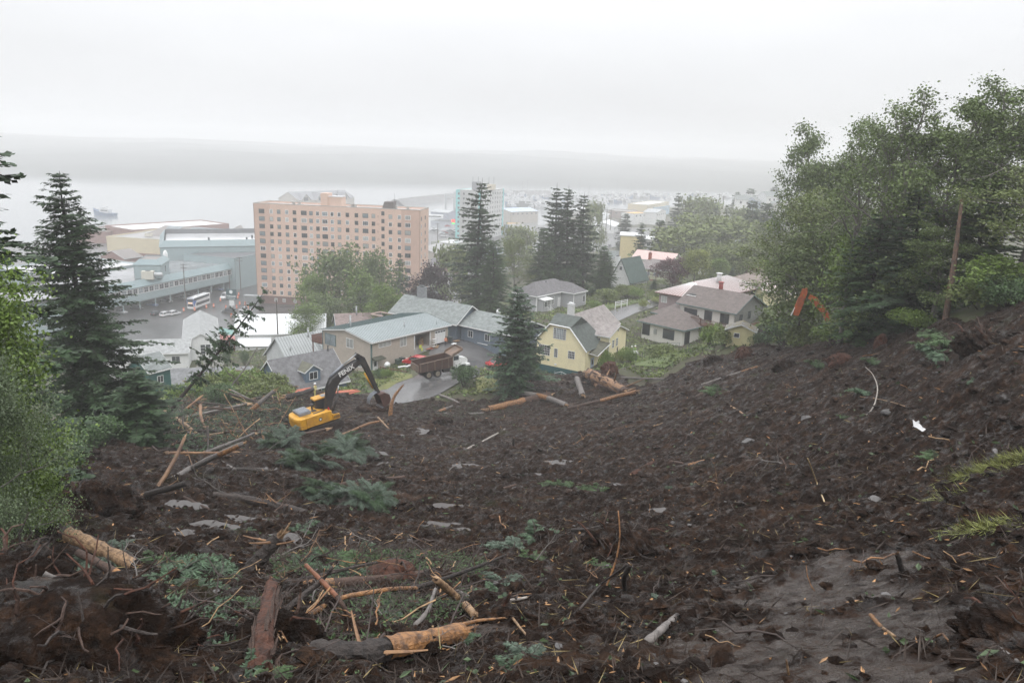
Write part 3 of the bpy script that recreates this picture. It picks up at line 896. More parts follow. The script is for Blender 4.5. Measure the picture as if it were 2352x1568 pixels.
# --- shrubs: picture position of the foot, depth, width scale, height scale
SHR=[((1388,856),108,'bush_a',.6,1.5,'thin leafy sapling in front of the yellow lean-to roof','sapling'),((205,1075),50,'bush_dense',1.3,.9,'dark undergrowth at the foot of the tall left spruce','shrub'),((140,1130),38,'bush_dense',1.0,.8,'dark undergrowth between the left bush and the root plate','shrub'),((270,1040),56,'bush_b',1.3,.9,'olive undergrowth right of the tall left spruce foot','shrub'),((1065,914),102,'bush_dense',1.1,1.15,'rounded evergreen shrub beside the muddy road','shrub'),((1370,705),170,'bush_a',1.1,1.0,'pale green shrub at the right corner of the grey bungalow','shrub'),((1400,668),180,'bush_b',2.0,1.6,'wide olive shrub behind the grey bungalow garden','shrub'),((1440,660),185,'bush_b',1.9,1.5,'olive shrub left of the terraced garden','shrub'),((1462,672),182,'bush_a',1.0,1.2,'light green shrub in front of the pale green house','shrub'),((1505,668),178,'bush_b',1.3,1.0,'low shrub in front of the copper red tree','shrub'),((1520,668),172,'bush_yellow',1.3,.9,'yellow shrub in front of the pink metal roof','shrub'),((1480,690),170,'bush_yellow',.8,.9,'small yellow shrub on the bungalow lawn','shrub'),((1565,655),188,'bush_a',1.0,.8,'green shrub under the copper red tree','shrub'),((1612,640),205,'bush_b',1.0,1.0,'dull shrub between the lime tree and the clipped round tree','shrub'),((1432,760),125,'bush_yellow',.9,1.2,'yellow-green shrub behind the yellow house','shrub'),((1452,790),118,'bush_a',.95,1.3,'green shrub at the right wall of the yellow house','shrub'),((1510,812),112,'bush_b',1.7,1.05,'wide olive shrub in front of the white house windows','shrub'),((1625,805),106,'bush_a',1.1,1.55,'loose tall shrub in front of the red deck','shrub'),((1660,815),101,'bush_b',1.0,1.3,'loose shrub left of the mossy shed','shrub'),((1690,785),112,'bush_a',1.55,1.0,'dense rhododendron beneath the deck','shrub'),((1755,780),112,'bush_maroon',1.15,1.0,'purple leaved shrub right of the deck','shrub'),((1745,812),98,'bush_dense',.95,.75,'dark fern green shrub beside the mossy shed','shrub'),((1800,785),95,'bush_dense',1.8,1.5,'dark thicket between the deck and the orange digger','shrub'),((1850,800),85,'bush_b',1.6,1.4,'dim thicket at the foot of the orange digger','shrub'),((1915,800),70,'bush_a',1.2,1.1,'bright leafy shrub in front of the orange digger','shrub'),((1955,785),68,'bush_b',1.3,1.1,'leafy shrub at the wood edge right of the orange digger','shrub'),((2030,765),61,'bush_dense',1.5,1.2,'dark shrub at the wood edge above the mud crest','shrub'),((2110,752),55,'bush_a',1.0,.8,'pale leaved shrub left of the broken trunk','shrub'),((2250,722),50,'bush_b',1.4,.9,'shrub at the wood edge right of the broken trunk','shrub'),((2320,716),46,'bush_dense',1.2,.9,'dark shrub at the wood edge near the right border','shrub'),((890,850),112,'bush_a',.55,.75,'small bright shrub by the back door of the beige house','shrub'),((872,845),113,'bush_dense',.6,.6,'dark bush behind the satellite dish','shrub'),((1222,870),108,'bush_dense',.7,1.2,'dark narrow shrub between the cedar and the yellow house','shrub'),((520,800),160,'bush_dense',.55,1.5,'left dark cone shrub in front of the white house at the left','shrub'),((560,798),158,'bush_dense',.6,1.4,'dark cone shrub by the pink deck','shrub'),((700,690),240,'bush_a',1.5,.8,'green bank below the pink block entrance','shrub'),((620,700),245,'bush_maroon',.9,1.0,'purple bush at the lower left of the pink block','shrub'),]
for (px,py),dd,k_,w_,h_,lb,ct in SHR:
 B=at(px,py,dd)
 B[2]=float(ground(B[0],B[1]))-.05
 plant('shrub',lb,ct,k_,B,w_,(px*2.3)%6.28,names=('stem','foliage'),sz=h_)
for i,(px,py,dd,w_,h_,k_) in enumerate([(430,905,92,1.3,1.3,'bush_a'),(470,880,95,1.5,1.6,'bush_b'),(510,850,98,1.5,1.7,'bush_a'),(555,835,100,1.5,1.6,'bush_b'),(590,825,101,1.5,1.5,'bush_a'),(625,845,97,1.5,1.6,'bush_b'),(570,880,92,1.6,1.2,'bush_b'),(500,905,90,1.5,1.0,'bush_dense'),(640,880,92,1.2,1.1,'bush_b')]):
 B=at(px,py,dd)
 B[2]=float(ground(B[0],B[1]))-.05
 lab=['leftmost shrub of the green bank beside the dark green cabin','shrub of the green bank, second from the left','pale shrub at the crest of the green bank','shrub on the crest of the green bank below the white roof','shrub of the green bank near the ribbed metal roof','shrub of the green bank touching the blue dormer house','shrub half buried under fallen trunks in the left debris','dark shrub at the foot of the green bank','mossy shrub left of the blue dormer house'][i]
 plant('shrub',lab,'shrub',k_,B,w_,i*1.1,names=('stem','foliage'),sz=h_)
# -- building kit (local frames: x along the front, y away, z up from the foot)
glass_dark=mat('glass_dark',(.035,.042,.05),.08,.3,.6,spec=.8,rnd=.5)
glass_pale=mat('glass_pale',(.20,.24,.26),.10,.3,.6,spec=.8)
curtain=mat('curtain_pane',(.36,.37,.36),.25,.2,.8,spec=.6,rnd=.35)
trim_white=mat('trim_white',(.72,.73,.73),.5,.05,2)
trim_dark=mat('trim_dark',(.05,.06,.06),.5,.1,2)
trim_green=mat('trim_green',(.10,.16,.16),.5,.1,2)
concrete=mat('concrete',(.34,.33,.31),.8,.15,.6,.2,8)
metal_grey=mat('metal_grey',(.42,.44,.45),.4,.08,2,metal=.4)
wood_deck=mat('wood_deck',(.14,.062,.042),.7,.3,3,rnd=.2)
def shingle(name,col):
 return mat(name,col,.75,.28,1.6,.35,9,stretch=(1,1,1))
class WF:
 """wall frame in local coordinates: s along the wall, z up, off outwards"""
 def __init__(self,ox,oy,phi):
  self.o=np.array([ox,oy,0.])
  self.d=np.array([math.cos(phi),math.sin(phi),0])
  self.n=np.array([math.sin(phi),-math.cos(phi),0])
 def p(self,s,z,off=0.):
  return self.o+self.d*s+self.n*off+np.array([0,0,z])
 def M(self,s,z,off=0.):
  M=np.eye(4)
  M[:3,0],M[:3,1],M[:3,2]=self.d,-self.n,(0,0,1)
  M[:3,3]=self.p(s,z,off)
  return M
def clipz(poly,z,keep_above):
 o=[]
 for i in range(len(poly)):
  a,b_=poly[i],poly[(i+1)%len(poly)]
  ia,ib=(a[1]>=z)==keep_above or a[1]==z,(b_[1]>=z)==keep_above or b_[1]==z
  if ia:
   o.append(a)
  if ia!=ib:
   t=(z-a[1])/(b_[1]-a[1])
   o.append((a[0]+t*(b_[0]-a[0]),z))
 return o
def lap_wall(root,wf,poly,m,step=.25,name='wall',lap=.028):
 mb=MB()
 z0,z1=min(p[1] for p in poly),max(p[1] for p in poly)
 z=z0
 while z<z1-.01:
  zt=min(z+step,z1)
  q=clipz(clipz(poly,z, True),zt, False)
  if len(q)>=3:
   mb.poly([wf.p(s,zz,lap*(1-(zz-z)/step)) for s,zz in q])
   lo=[s for s,zz in q if abs(zz-z)<1e-4]
   if len(lo)>=2:
    a,b_=min(lo),max(lo)
    mb.poly([wf.p(a,z,0),wf.p(b_,z,0),wf.p(b_,z,lap),wf.p(a,z,lap)])
  z=zt
 return mb.build(name,m,root)
def flat_wall(root,wf,poly,m,name='wall',th=.15,batten=0.0):
 mb=MB()
 n=len(poly)
 mb.add([wf.p(s,z,0) for s,z in poly]+[wf.p(s,z,-th) for s,z in poly],[tuple(range(n)),tuple(range(2*n-1,n-1,-1))]+[((i+1)%n,i,i+n,(i+1)%n+n) for i in range(n)])
 if batten:
  s0,s1=min(p[0] for p in poly),max(p[0] for p in poly)
  s=s0+.1
  while s<s1:
   zs=[]
   for i in range(n):
    a,b_=poly[i],poly[(i+1)%n]
    if (a[0]-s)*(b_[0]-s)<0:
     zs.append(a[1]+(s-a[0])/(b_[0]-a[0])*(b_[1]-a[1]))
   if len(zs)>=2:
    mb.box(-.025,.025,-.03,.0,0,max(zs)-min(zs),wf.M(s,min(zs)))
   s+=batten
 return mb.build(name,m,root)
_WM={}
def window_mesh(w,h,nv,nh,fm,bar=.07):
 k=('f',round(w,2),round(h,2),nv,nh,fm.name,bar)
 if k not in _WM:
  mb=MB()
  for a in (-w/2-bar,w/2):
   mb.box(a,a+bar,-.055,.03,-h/2-bar,h/2+bar)
  for a in (-h/2-bar,h/2):
   mb.box(-w/2,w/2,-.053,.03,a,a+bar)
  for i in range(nv):
   x=-w/2+w*(i+1)/(nv+1)
   mb.box(x-.025,x+.025,-.04,.0,-h/2,h/2)
  for i in range(nh):
   z=-h/2+h*(i+1)/(nh+1)
   mb.box(-w/2,w/2,-.037,.0,z-.022,z+.022)
  _WM[k]=mb.mesh('window',fm)
 return _WM[k]
def pane_mesh(w,h,gm):
 k=('p',round(w,2),round(h,2),gm.name)
 if k not in _WM:
  mb=MB()
  mb.box(-w/2,w/2,-.012,.02,-h/2,h/2)
  _WM[k]=mb.mesh('pane',gm)
 return _WM[k]
def window(root,wf,s,z,w,h,fm= None,nv=1,nh=0,gm= None,name='window',off=.03,bar=.07):
 o=link(name,window_mesh(w,h,nv,nh,fm or trim_white,bar),root)
 o.matrix_local=Matrix(wf.M(s,z,off).tolist())
 link('pane',pane_mesh(w,h,gm or glass_dark),o)
 return o
def door(root,wf,s,z0,w,h,m,gm= None):
 mb=MB()
 mb.box(-w/2,w/2,-.05,.02,0,h)
 for a in (-w/2-.09,w/2):
  mb.box(a,a+.09,-.07,.02,0,h+.09)
 o=mb.build('door',m,root)
 o.matrix_local=Matrix(wf.M(s,z0,.02).tolist())
 if gm:
  p=link('pane',pane_mesh(w*.6,h*.4,gm),o)
  p.location=(0,-.045,h*.7)
 k=MB()
 k.box(w/2-.16,w/2-.08,-.10,-.05,h*.45,h*.5)
 k.build('handle',metal_grey,o)
 return o
def slab(mb,q,th):
 """thick plate from four (or three) top corners"""
 q=np.asarray(q,float)
 n=unit(np.cross(q[1]-q[0],q[2]-q[0]))
 if n[2]<0:
  n=-n
 k=len(q)
 mb.add(np.concatenate([q,q-n*th]),[tuple(range(k)),tuple(range(2*k-1,k-1,-1))]+[((i+1)%k,i,i+k,(i+1)%k+k) for i in range(k)])
def ribs(root,quads_,m,gap=.45,w=.035,h=.05,name='rib'):
 """standing seams running up the slope; quad = eave a, eave b, ridge b, ridge a"""
 mb=MB()
 for q in quads_:
  q=np.asarray(q,float)
  L=np.linalg.norm(q[1]-q[0])
  n=unit(np.cross(q[1]-q[0],q[3]-q[0]))
  if n[2]<0:
   n=-n
  k=max(2,int(L/gap))
  d=unit(q[1]-q[0])
  for i in range(k+1):
   f=i/k
   a=q[0]+(q[1]-q[0])*f
   b_=q[3]+(q[2]-q[3])*f
   c=[a-d*w,a+d*w,b_+d*w,b_-d*w]
   c=np.array([x+n*.004 for x in c]+[x+n*h for x in c])
   mb.add(c,[(4,5,6,7),(0,1,5,4),(1,2,6,5),(2,3,7,6),(3,0,4,7)])
 o=mb.build(name,m,root)
 o['kind']='stuff'
 return o
def gable(root,x0,x1,y0,y1,ze,rise,m,ax='x',oe=.45,og=.35,th=.16,fm= None,rib= None,ribgap=.45,ridge=.5):
 """pitched roof over a rectangle, ridge along ax"""
 mb=MB()
 if ax=='x':
  ym=y0+(y1-y0)*ridge
  k0,k1=rise/(ym-y0),rise/(y1-ym)
  A=[[x0-og,y0-oe,ze-oe*k0],[x1+og,y0-oe,ze-oe*k0],[x1+og,ym,ze+rise],[x0-og,ym,ze+rise]]
  B=[[x1+og,y1+oe,ze-oe*k1],[x0-og,y1+oe,ze-oe*k1],[x0-og,ym,ze+rise],[x1+og,ym,ze+rise]]
 else:
  xm=x0+(x1-x0)*ridge
  k0,k1=rise/(xm-x0),rise/(x1-xm)
  A=[[x0-oe,y1+og,ze-oe*k0],[x0-oe,y0-og,ze-oe*k0],[xm,y0-og,ze+rise],[xm,y1+og,ze+rise]]
  B=[[x1+oe,y0-og,ze-oe*k1],[x1+oe,y1+og,ze-oe*k1],[xm,y1+og,ze+rise],[xm,y0-og,ze+rise]]
 up=np.array([0,0,th])
 A,B=np.array(A)+up,np.array(B)+up
 slab(mb,A,th)
 slab(mb,B,th)
 o=mb.build('roof',m,root)
 fb=MB()
 for q in (A,B):
  for a,b_ in ((q[0],q[1]),(q[1],q[2]),(q[3],q[0])):
   nrm=unit(np.cross(b_-a,[0,0,1]))
   ctr=q.mean(0)
   if np.dot(nrm,a-ctr)<0:
    nrm=-nrm
   c=np.array([a+nrm*.004,b_+nrm*.004,b_+nrm*.035,a+nrm*.035])
   fb.add(np.concatenate([c-[0,0,.01],c-[0,0,th+.05]]),[(0,1,2,3),(7,6,5,4),(0,4,5,1),(1,5,6,2),(2,6,7,3),(3,7,4,0)])
 fb.build('fascia',fm or trim_white,root)
 if rib:
  ribs(root,[A,B],rib,ribgap)
 return A,B
def hip(root,x0,x1,y0,y1,ze,rise,m,oe=.5,th=.14,fm= None,rib= None,ext0= None,ext1= None):
 mb=MB()
 X0,X1,Y0,Y1=x0-oe,x1+oe,y0-oe,y1+oe
 w,d=X1-X0,Y1-Y0
 if w>=d:
  e0,e1=(d/2 if ext0 is None else ext0),(d/2 if ext1 is None else ext1)
  R0,R1=[X0+e0,(Y0+Y1)/2],[X1-e1,(Y0+Y1)/2]
 else:
  e0,e1=(w/2 if ext0 is None else ext0),(w/2 if ext1 is None else ext1)
  R0,R1=[(X0+X1)/2,Y0+e0],[(X0+X1)/2,Y1-e1]
 zE,zR=ze-.1+th,ze+rise+th
 a,b_,c,d_=[X0,Y0,zE],[X1,Y0,zE],[X1,Y1,zE],[X0,Y1,zE]
 r0,r1=R0+[zR],R1+[zR]
 if w>=d:
  Q=[[a,b_,r1,r0],[c,d_,r0,r1],[b_,c,r1],[d_,a,r0]]
 else:
  Q=[[b_,c,r1,r0],[d_,a,r0,r1],[a,b_,r0],[c,d_,r1]]
 for q in Q:
  slab(mb,q,th)
 mb.build('roof',m,root)
 fb=MB()
 for p,q in ((a,b_),(b_,c),(c,d_),(d_,a)):
  p,q=np.array(p),np.array(q)
  n=unit(np.cross(q-p,[0,0,1]))
  M=np.eye(4)
  M[:3,0],M[:3,1],M[:3,3]=unit(q-p),-n,p+n*.03
  fb.box(.0,np.linalg.norm(q-p),-.05,.024,-th-.07,-.01,M)
 fb.build('gutter',fm or trim_white,root)
 if rib:
  ribs(root,[q for q in Q if len(q)==4],rib,.5)
 return Q
def chimney(root,x,y,z0,z1,w,d,m,cap= None):
 mb=MB()
 mb.box(x-w/2,x+w/2,y-d/2,y+d/2,z0,z1)
 mb.box(x-w/2-.07,x+w/2+.07,y-d/2-.07,y+d/2+.07,z1+.002,z1+.12)
 o=mb.build('chimney',m,root)
 c=MB()
 c.box(x-w/4,x+w/4,y-d/4,y+d/4,z1+.12,z1+.3)
 c.box(x-w/2.6,x+w/2.6,y-d/2.6,y+d/2.6,z1+.3,z1+.36)
 c.build('flue',cap or trim_dark,o)
 return o
def pipe(root,x,y,z0,z1,r=.1,m= None,name='vent_pipe'):
 mb=MB()
 mb.cyl((x,y,z0),(x,y,z1),r,10)
 mb.cyl((x,y,z1),(x,y,z1+.12),r*1.6,10,r*1.2)
 return mb.build(name,m or metal_grey,root, True)
def railing(root,pts,h,m,gap=.14,name='railing',post=.06,solid= False):
 """posts, rails and balusters along a polyline of 3D points"""
 mb,pb=MB(),MB()
 for a,b_ in zip(pts[:-1],pts[1:]):
  a,b_=np.array(a,float),np.array(b_,float)
  L=np.linalg.norm(b_-a)
  d=(b_-a)/L
  M=np.eye(4)
  M[:3,0]=d
  M[:3,1]=unit(np.cross([0,0,1],d))
  M[:3,2]=[0,0,1]
  M[:3,3]=a
  mb.box(0,L,-.04,.04,h-.06,h,M)
  mb.box(0,L,-.03,.03,.08,.14,M)
  if solid:
   mb.box(0,L,-.012,.012,.14,h-.06,M)
  k=max(1,int(L/gap))
  for i in range(1,k):
   x=L*i/k
   mb.box(x-.016,x+.016,-.016,.016,.14,h-.06,M)
  for x in np.arange(0,L+.01,max(1.6,L/max(1,round(L/2)))):
   mb.box(x-post,x+post,-post,post,-.05,h+.04,M)
 return mb.build(name,m,root)
def rect(A,B,Cc,z):
 a,b_,c=fatz(*A,z),fatz(*B,z),fatz(*Cc,z)
 e=(b_-a)[:2]
 L=float(np.hypot(*e))
 e/=L
 W_=float((c-a)[:2]@np.array([-e[1],e[0]]))
 return a,math.atan2(e[1],e[0]),L,W_
def walls4(root,L,W_,z0,z1,m,step=.25,x0=0,y0=0,kind='lap',th=.15,gab= None,skip=()):
 """four walls round x0..x0+L, y0..y0+W; gab=(axis, rise[, ridge]) raises gable tops; returns wall frames front,right,back,left"""
 fr=[WF(x0,y0,0),WF(x0+L,y0,PI/2),WF(x0+L,y0+W_,PI),WF(x0,y0+W_,-PI/2)]
 ln=[L,W_,L,W_]
 for i,(wf,l) in enumerate(zip(fr,ln)):
  if i in skip:
   continue
  poly=[(0,z0),(l,z0),(l,z1)]
  if gab and ((gab[0]=='x' and i in (1,3)) or (gab[0]=='y' and i in (0,2))):
   poly.append((l/2,z1+gab[1]))
  poly.append((0,z1))
  (lap_wall(root,wf,poly,m,step) if kind=='lap' else flat_wall(root,wf,poly,m,th=th,batten=kind if isinstance(kind,float) else 0))
 return fr
PI=math.pi
# -- beige house with the ribbed metal roof
beige=mat('beige_siding',(.40,.35,.30),.65,.06,1.2)
rib_green=mat('roof_rib_green',(.055,.095,.095),.45,.1,2)
roof_ice=mat('roof_pale_metal',(.40,.44,.45),.28,.08,.5,metal=.15)
a,ang,L,W_=rect(('E',1045,612),('E',1815,438),('E',545,485),34.05)
L,W_=17.6,11.8
Z0=29.2
H_=thing('beige_house','long beige sided house with ribbed metal roof and open garage beside the dump truck','house',(a[0],a[1],Z0),ang)
ze=34.05-Z0
fr=[WF(0,0,0),WF(L,0,PI/2),WF(L,W_,PI),WF(0,W_,-PI/2)]
lap_wall(H_,fr[3],[(0,-2.5),(W_,-2.5),(W_,ze),(W_/2,ze+1.0),(0,ze)],beige,.2)
lap_wall(H_,fr[1],[(0,-1.5),(W_,-1.5),(W_,ze),(W_/2,ze+1.0),(0,ze)],beige,.2)
lap_wall(H_,fr[2],[(0,-2.5),(L,-2.5),(L,ze),(0,ze)],beige,.2)
gz=2.0
lap_wall(H_,fr[0],[(0,-1.2),(9.3,-1.2),(9.3,ze),(0,ze)],beige,.2)
lap_wall(H_,fr[0],[(9.3,gz+2.35),(13.1,gz+2.35),(13.1,ze),(9.3,ze)],beige,.2)
lap_wall(H_,fr[0],[(13.1,-1.2),(14.2,-1.2),(14.2,ze),(13.1,ze)],beige,.2)
lap_wall(H_,fr[0],[(14.2,gz+2.3),(16.9,gz+2.3),(16.9,ze),(14.2,ze)],beige,.2)
lap_wall(H_,fr[0],[(16.9,-1.2),(L,-1.2),(L,ze),(16.9,ze)],beige,.2)
lap_wall(H_,fr[0],[(9.3,-1.2),(13.1,-1.2),(13.1,gz-.05),(9.3,gz-.05)],concrete,.4)
gable(H_,0,L,0,W_,ze,1.0,roof_ice,'x',.45,.35,.16,trim_white,rib_green,.42)
for z_,w in ((.0,.09),):
 for (wf,s) in ((fr[3],W_-.06),(fr[0],.06),(fr[0],L-.06),(fr[3],.06)):
  mb=MB()
  mb.box(-.07,.07,-.05,.02,-1,ze-.15,wf.M(s,0,.02))
  mb.build('corner_board',trim_green,H_)
window(H_,fr[3],2.0,32.75-Z0,2.6,1.75,trim_green,1,0,glass_pale)
window(H_,fr[3],6.8,33.0-Z0,1.6,1.4,trim_white,1,0,curtain)
window(H_,fr[3],8.8,30.2-Z0,1.25,1.3,trim_white,1,0,curtain)
window(H_,fr[0],2.8,33.25-Z0,2.5,.65,trim_white,2,0,curtain)
window(H_,fr[0],6.8,33.0-Z0,1.35,1.45,trim_white,1,0,curtain)
door(H_,fr[0],.75,-.1,.85,1.95,trim_white,glass_dark)
mb=MB()
slab(mb,[[-.1,-1.15,2.15],[2.1,-1.15,2.15],[2.1,-.04,2.4],[-.1,-.04,2.4]],.12)
mb.build('porch_roof',shingle('mossy_shingle',(.06,.065,.045)),H_)
mb=MB()
mb.box(9.3,13.1,.02,5.0,gz-.1,gz)
mb.box(9.3,13.1,5.0,5.1,gz,gz+2.35)
mb.box(9.2,9.3,.2,5.0,gz,gz+2.35)
mb.box(13.1,13.2,.2,5.0,gz,gz+2.35)
mb.box(9.2,13.2,.2,5.1,gz+2.352,gz+2.42)
mb.build('carport',mat('carport_inside',(.33,.30,.27),.7,.1,1),H_)
for s in (9.36,13.04):
 mb=MB()
 mb.box(-.08,.08,-.06,.04,gz,gz+2.35,fr[0].M(s,0,.02))
 mb.build('jamb',trim_white,H_)
mb=MB()
for i in range(4):
 for j in range(4):
  mb.box(14.28+.645*j,14.28+.645*j+.6,-.015,.03,gz+.04+.56*i,gz+.04+.56*i+.51)
mb.box(14.2,16.9,.03,.06,gz,gz+2.3)
gd=mb.build('garage_door',trim_white,H_)
for j in range(4):
 p=link('pane',pane_mesh(.48,.25,glass_dark),gd)
 p.location=(14.58+.645*j,-.012,gz+2.0)
pipe(H_,9.4,2.4,ze+.35,ze+1.35,.1)
pipe(H_,2.0,7.2,ze+.7,ze+2.7,.14)
pipe(H_,15.5,.8,ze+.2,ze+1.6,.04)
mb=MB()
mb.box(-.2,2.6,W_+.05,W_+2.6,2.4,2.6)
for i in range(6):
 mb.box(-.22,2.6,W_+2.55,W_+2.6,2.62+.17*i,2.62+.17*i+.14)
 mb.box(-.25,-.2,W_+.05,W_+2.6,2.62+.17*i,2.62+.17*i+.14)
mb.box(-.15,.0,W_+2.4,W_+2.55,-2.5,2.4)
mb.box(2.3,2.45,W_+2.4,W_+2.55,-2.5,2.4)
mb.build('balcony',wood_deck,H_)
BEIGE=H_
card=mat('cardboard',(.34,.22,.12),.8,.15,2,rnd=.2)
whitegoods=mat('white_enamel',(.70,.70,.68),.35,.05,2)
hw=Matrix.Translation((a[0],a[1],Z0))@Matrix.Rotation(ang,4,'Z')
def hloc(x,y,z):
 v=hw@Vector((x,y,z))
 return (v.x,v.y,v.z)
def box_thing(name,label,cat,loc,rz,w,d,h,m,group= None):
 t_=thing(name,label,cat,loc,rz,group)
 mb=MB()
 mb.box(-w/2,w/2,-d/2,d/2,0,h)
 mb.build('carton',m,t_)
 mb=MB()
 for s in (-1,1):
  slab(mb,[[s*.03,-d/2,h+.012],[s*(w/2+.12),-d/2,h+.10],[s*(w/2+.12),d/2,h+.10],[s*.03,d/2,h+.012]],.008)
 mb.build('flap',m,t_)
 return t_
rng=random.Random(5)
for i,(x,y,z,w) in enumerate([(11.9,1.0,0,.6),(12.5,1.3,0,.7),(12.2,1.2,.55,.5),(12.6,2.1,0,.6),(11.2,1.9,0,.55),(12.5,1.4,.62,.45)]):
 box_thing('cardboard_box',['open carton on the carport floor nearest the step','wide carton at the right side of the carport','carton stacked on the front pair in the carport','carton at the back right of the carport','carton standing alone in the middle of the carport','topmost small carton of the carport stack'][i],'box',hloc(x,y,gz+z),ang+rng.random(),w,.45,.5,card,'boxes in the carport')
t_=thing('white_shelf','small white wire shelf at the right post of the carport','shelf',hloc(13.5,-.5,gz-.25),ang)
mb=MB()
for x in (-.35,.35):
 for y in (-.2,.2):
  mb.box(x-.02,x+.02,y-.02,y+.02,0,1.4)
mb.build('frame',whitegoods,t_)
for z in (.1,.55,1.0,1.36):
 mb=MB()
 mb.box(-.37,.37,-.22,.22,z,z+.04)
 mb.build('shelf_board',whitegoods,t_)
def bin_thing(label,loc,rz,m):
 t_=thing('wheelie_bin',label,'bin',loc,rz)
 mb=MB()
 vs=[[-.26,-.28,.08],[.26,-.28,.08],[.26,.28,.08],[-.26,.28,.08],[-.33,-.38,1.0],[.33,-.38,1.0],[.33,.38,1.0],[-.33,.38,1.0]]
 mb.add(vs,[(3,2,1,0),(4,5,6,7),(0,1,5,4),(1,2,6,5),(2,3,7,6),(3,0,4,7)])
 mb.build('bin_body',m,t_)
 mb=MB()
 mb.box(-.36,.36,-.42,.42,1.0,1.07)
 mb.build('lid',m,t_)
 for s in (-1,1):
  mb=MB()
  mb.cyl((s*.27,.26,.11),(s*.34,.26,.11),.11,12)
  mb.build('wheel',trim_dark,t_)
plastic_dark=mat('plastic_dark',(.035,.05,.05),.45,.1,2)
bin_thing('tall dark wheeled bin at the right end of the garage door',hloc(17.3,-.6,gz-.15),ang,plastic_dark)
bin_thing('dark bin beside the fern bush left of the red car',hloc(5.6,-1.0,.45),ang,plastic_dark)
bin_thing('green-grey bin at the left of the bin beside the red car',hloc(4.7,-1.0,.35),ang,mat('plastic_green',(.05,.08,.065),.45,.1,2))
# -- blue house with the grey shingle roof behind
blue_sid=mat('blue_siding',(.125,.16,.20),.65,.12,1.2)
sh_grey=shingle('grey_shingle',(.185,.205,.20))
a,ang,L,W_=rect(('E',1870,410),('E',2111,455),('E',1250,292),34.2)
ang=ang if abs(ang)<2 else R_(-35)
P=fatz('E',1890,420,34.0)
Z0=30.3
H2=thing('blue_house','blue sided house with grey shingle roof and brick chimney behind the beige one','house',(P[0]+.5,P[1]+.7,Z0),R_(-37))
walls4(H2,11.5,9,-.6,3.3,blue_sid,.22)
gable(H2,0,11.5,0,9,3.3,1.7,sh_grey,'x',.5,.5)
f0=WF(0,0,0)
window(H2,f0,6.0,1.9,1.0,1.1,trim_white,1,0,glass_dark)
window(H2,f0,2.2,1.9,1.0,1.1,trim_white,1,0,glass_dark)
H3=thing('blue_house','rear wing of blue sided house with long grey roof and square chimney','house',(P[0]-13.5,P[1]+2.4,Z0),R_(52))
P2,P3=fatz('E',1255,292,34.2),fatz('E',1868,405,34.2)
H3.location=(P2[0],P2[1],Z0)
H3.rotation_euler=(0,0,math.atan2(P3[1]-P2[1],P3[0]-P2[0]))
LW=float(np.hypot(*(P3-P2)[:2]))
walls4(H3,LW,8,-1.5,3.6,blue_sid,.22,gab=('x',2.4))
gable(H3,0,LW,0,8,3.6,2.4,sh_grey,'x',.6,.6)
chimney(H3,3.4,4.3,5.4,7.9,1.6,1.0,mat('block_grey',(.22,.23,.24),.8,.2,3))
window(H3,WF(0,0,0),2.6,2.6,1.4,1.1,trim_white,1,0,curtain)
mb=MB()
for i in range(2):
 mb.box(-3.2,-.1+.6*i,-2.6+i*2.5,-2.5+i*2.5,2.9,3.1)
mb.box(-3.2,-3.1,-2.6,0,2.9,3.1)
mb.build('pergola',mat('pergola_pink',(.55,.42,.38),.6,.1,2),H3)
# -- blue house with the dormer, pushed by the slide
sh_dark=shingle('dark_shingle',(.135,.135,.14))
log_blue=mat('log_blue',(.115,.165,.22),.6,.15,1.5)
Pb=fatz('E',785,965,32.4)
Pa=fatz('E',430,1045,32.4)
an_=math.atan2(Pb[1]-Pa[1],Pb[0]-Pa[0])
Ld,Wd,o_x=9.5,7.2,0
D_=thing('dormer_house','blue log-sided cottage with mossy dormer standing in the debris left of the digger','house',(Pb[0]-math.cos(an_)*9.2,Pb[1]-math.sin(an_)*9.2,30.4),an_)
walls4(D_,Ld,Wd,-3.0,2.0,log_blue,.24,x0=o_x,y0=0,gab=('x',3.4))
gable(D_,o_x,Ld,0,Wd,2.0,3.4,sh_dark,'x',.45,.35)
dx0,dx1=3.3,5.6
fd=WF(dx0,.35,0)
lap_wall(D_,fd,[(0,2.3),(2.3,2.3),(2.3,4.0),(1.15,4.75),(0,4.0)],log_blue,.24)
for x_ in (dx0,dx1):
 mb=MB()
 mb.poly([[x_,.36,2.3],[x_,2.35,4.0],[x_,.36,4.0]])
 mb.build('dormer_side',log_blue,D_)
window(D_,fd,1.2,3.3,1.15,.95,trim_white,1,0,glass_dark)
gable(D_,dx0,dx1,.3,3.0,4.0,.75,shingle('mossy_dormer',(.115,.115,.085)),'y',.2,.15,.1)
window(D_,WF(o_x,0,0),4.9,.9,1.0,1.2,trim_white,1,0,curtain)
pipe(D_,8.9,3.4,5.2,6.0,.09,trim_dark)
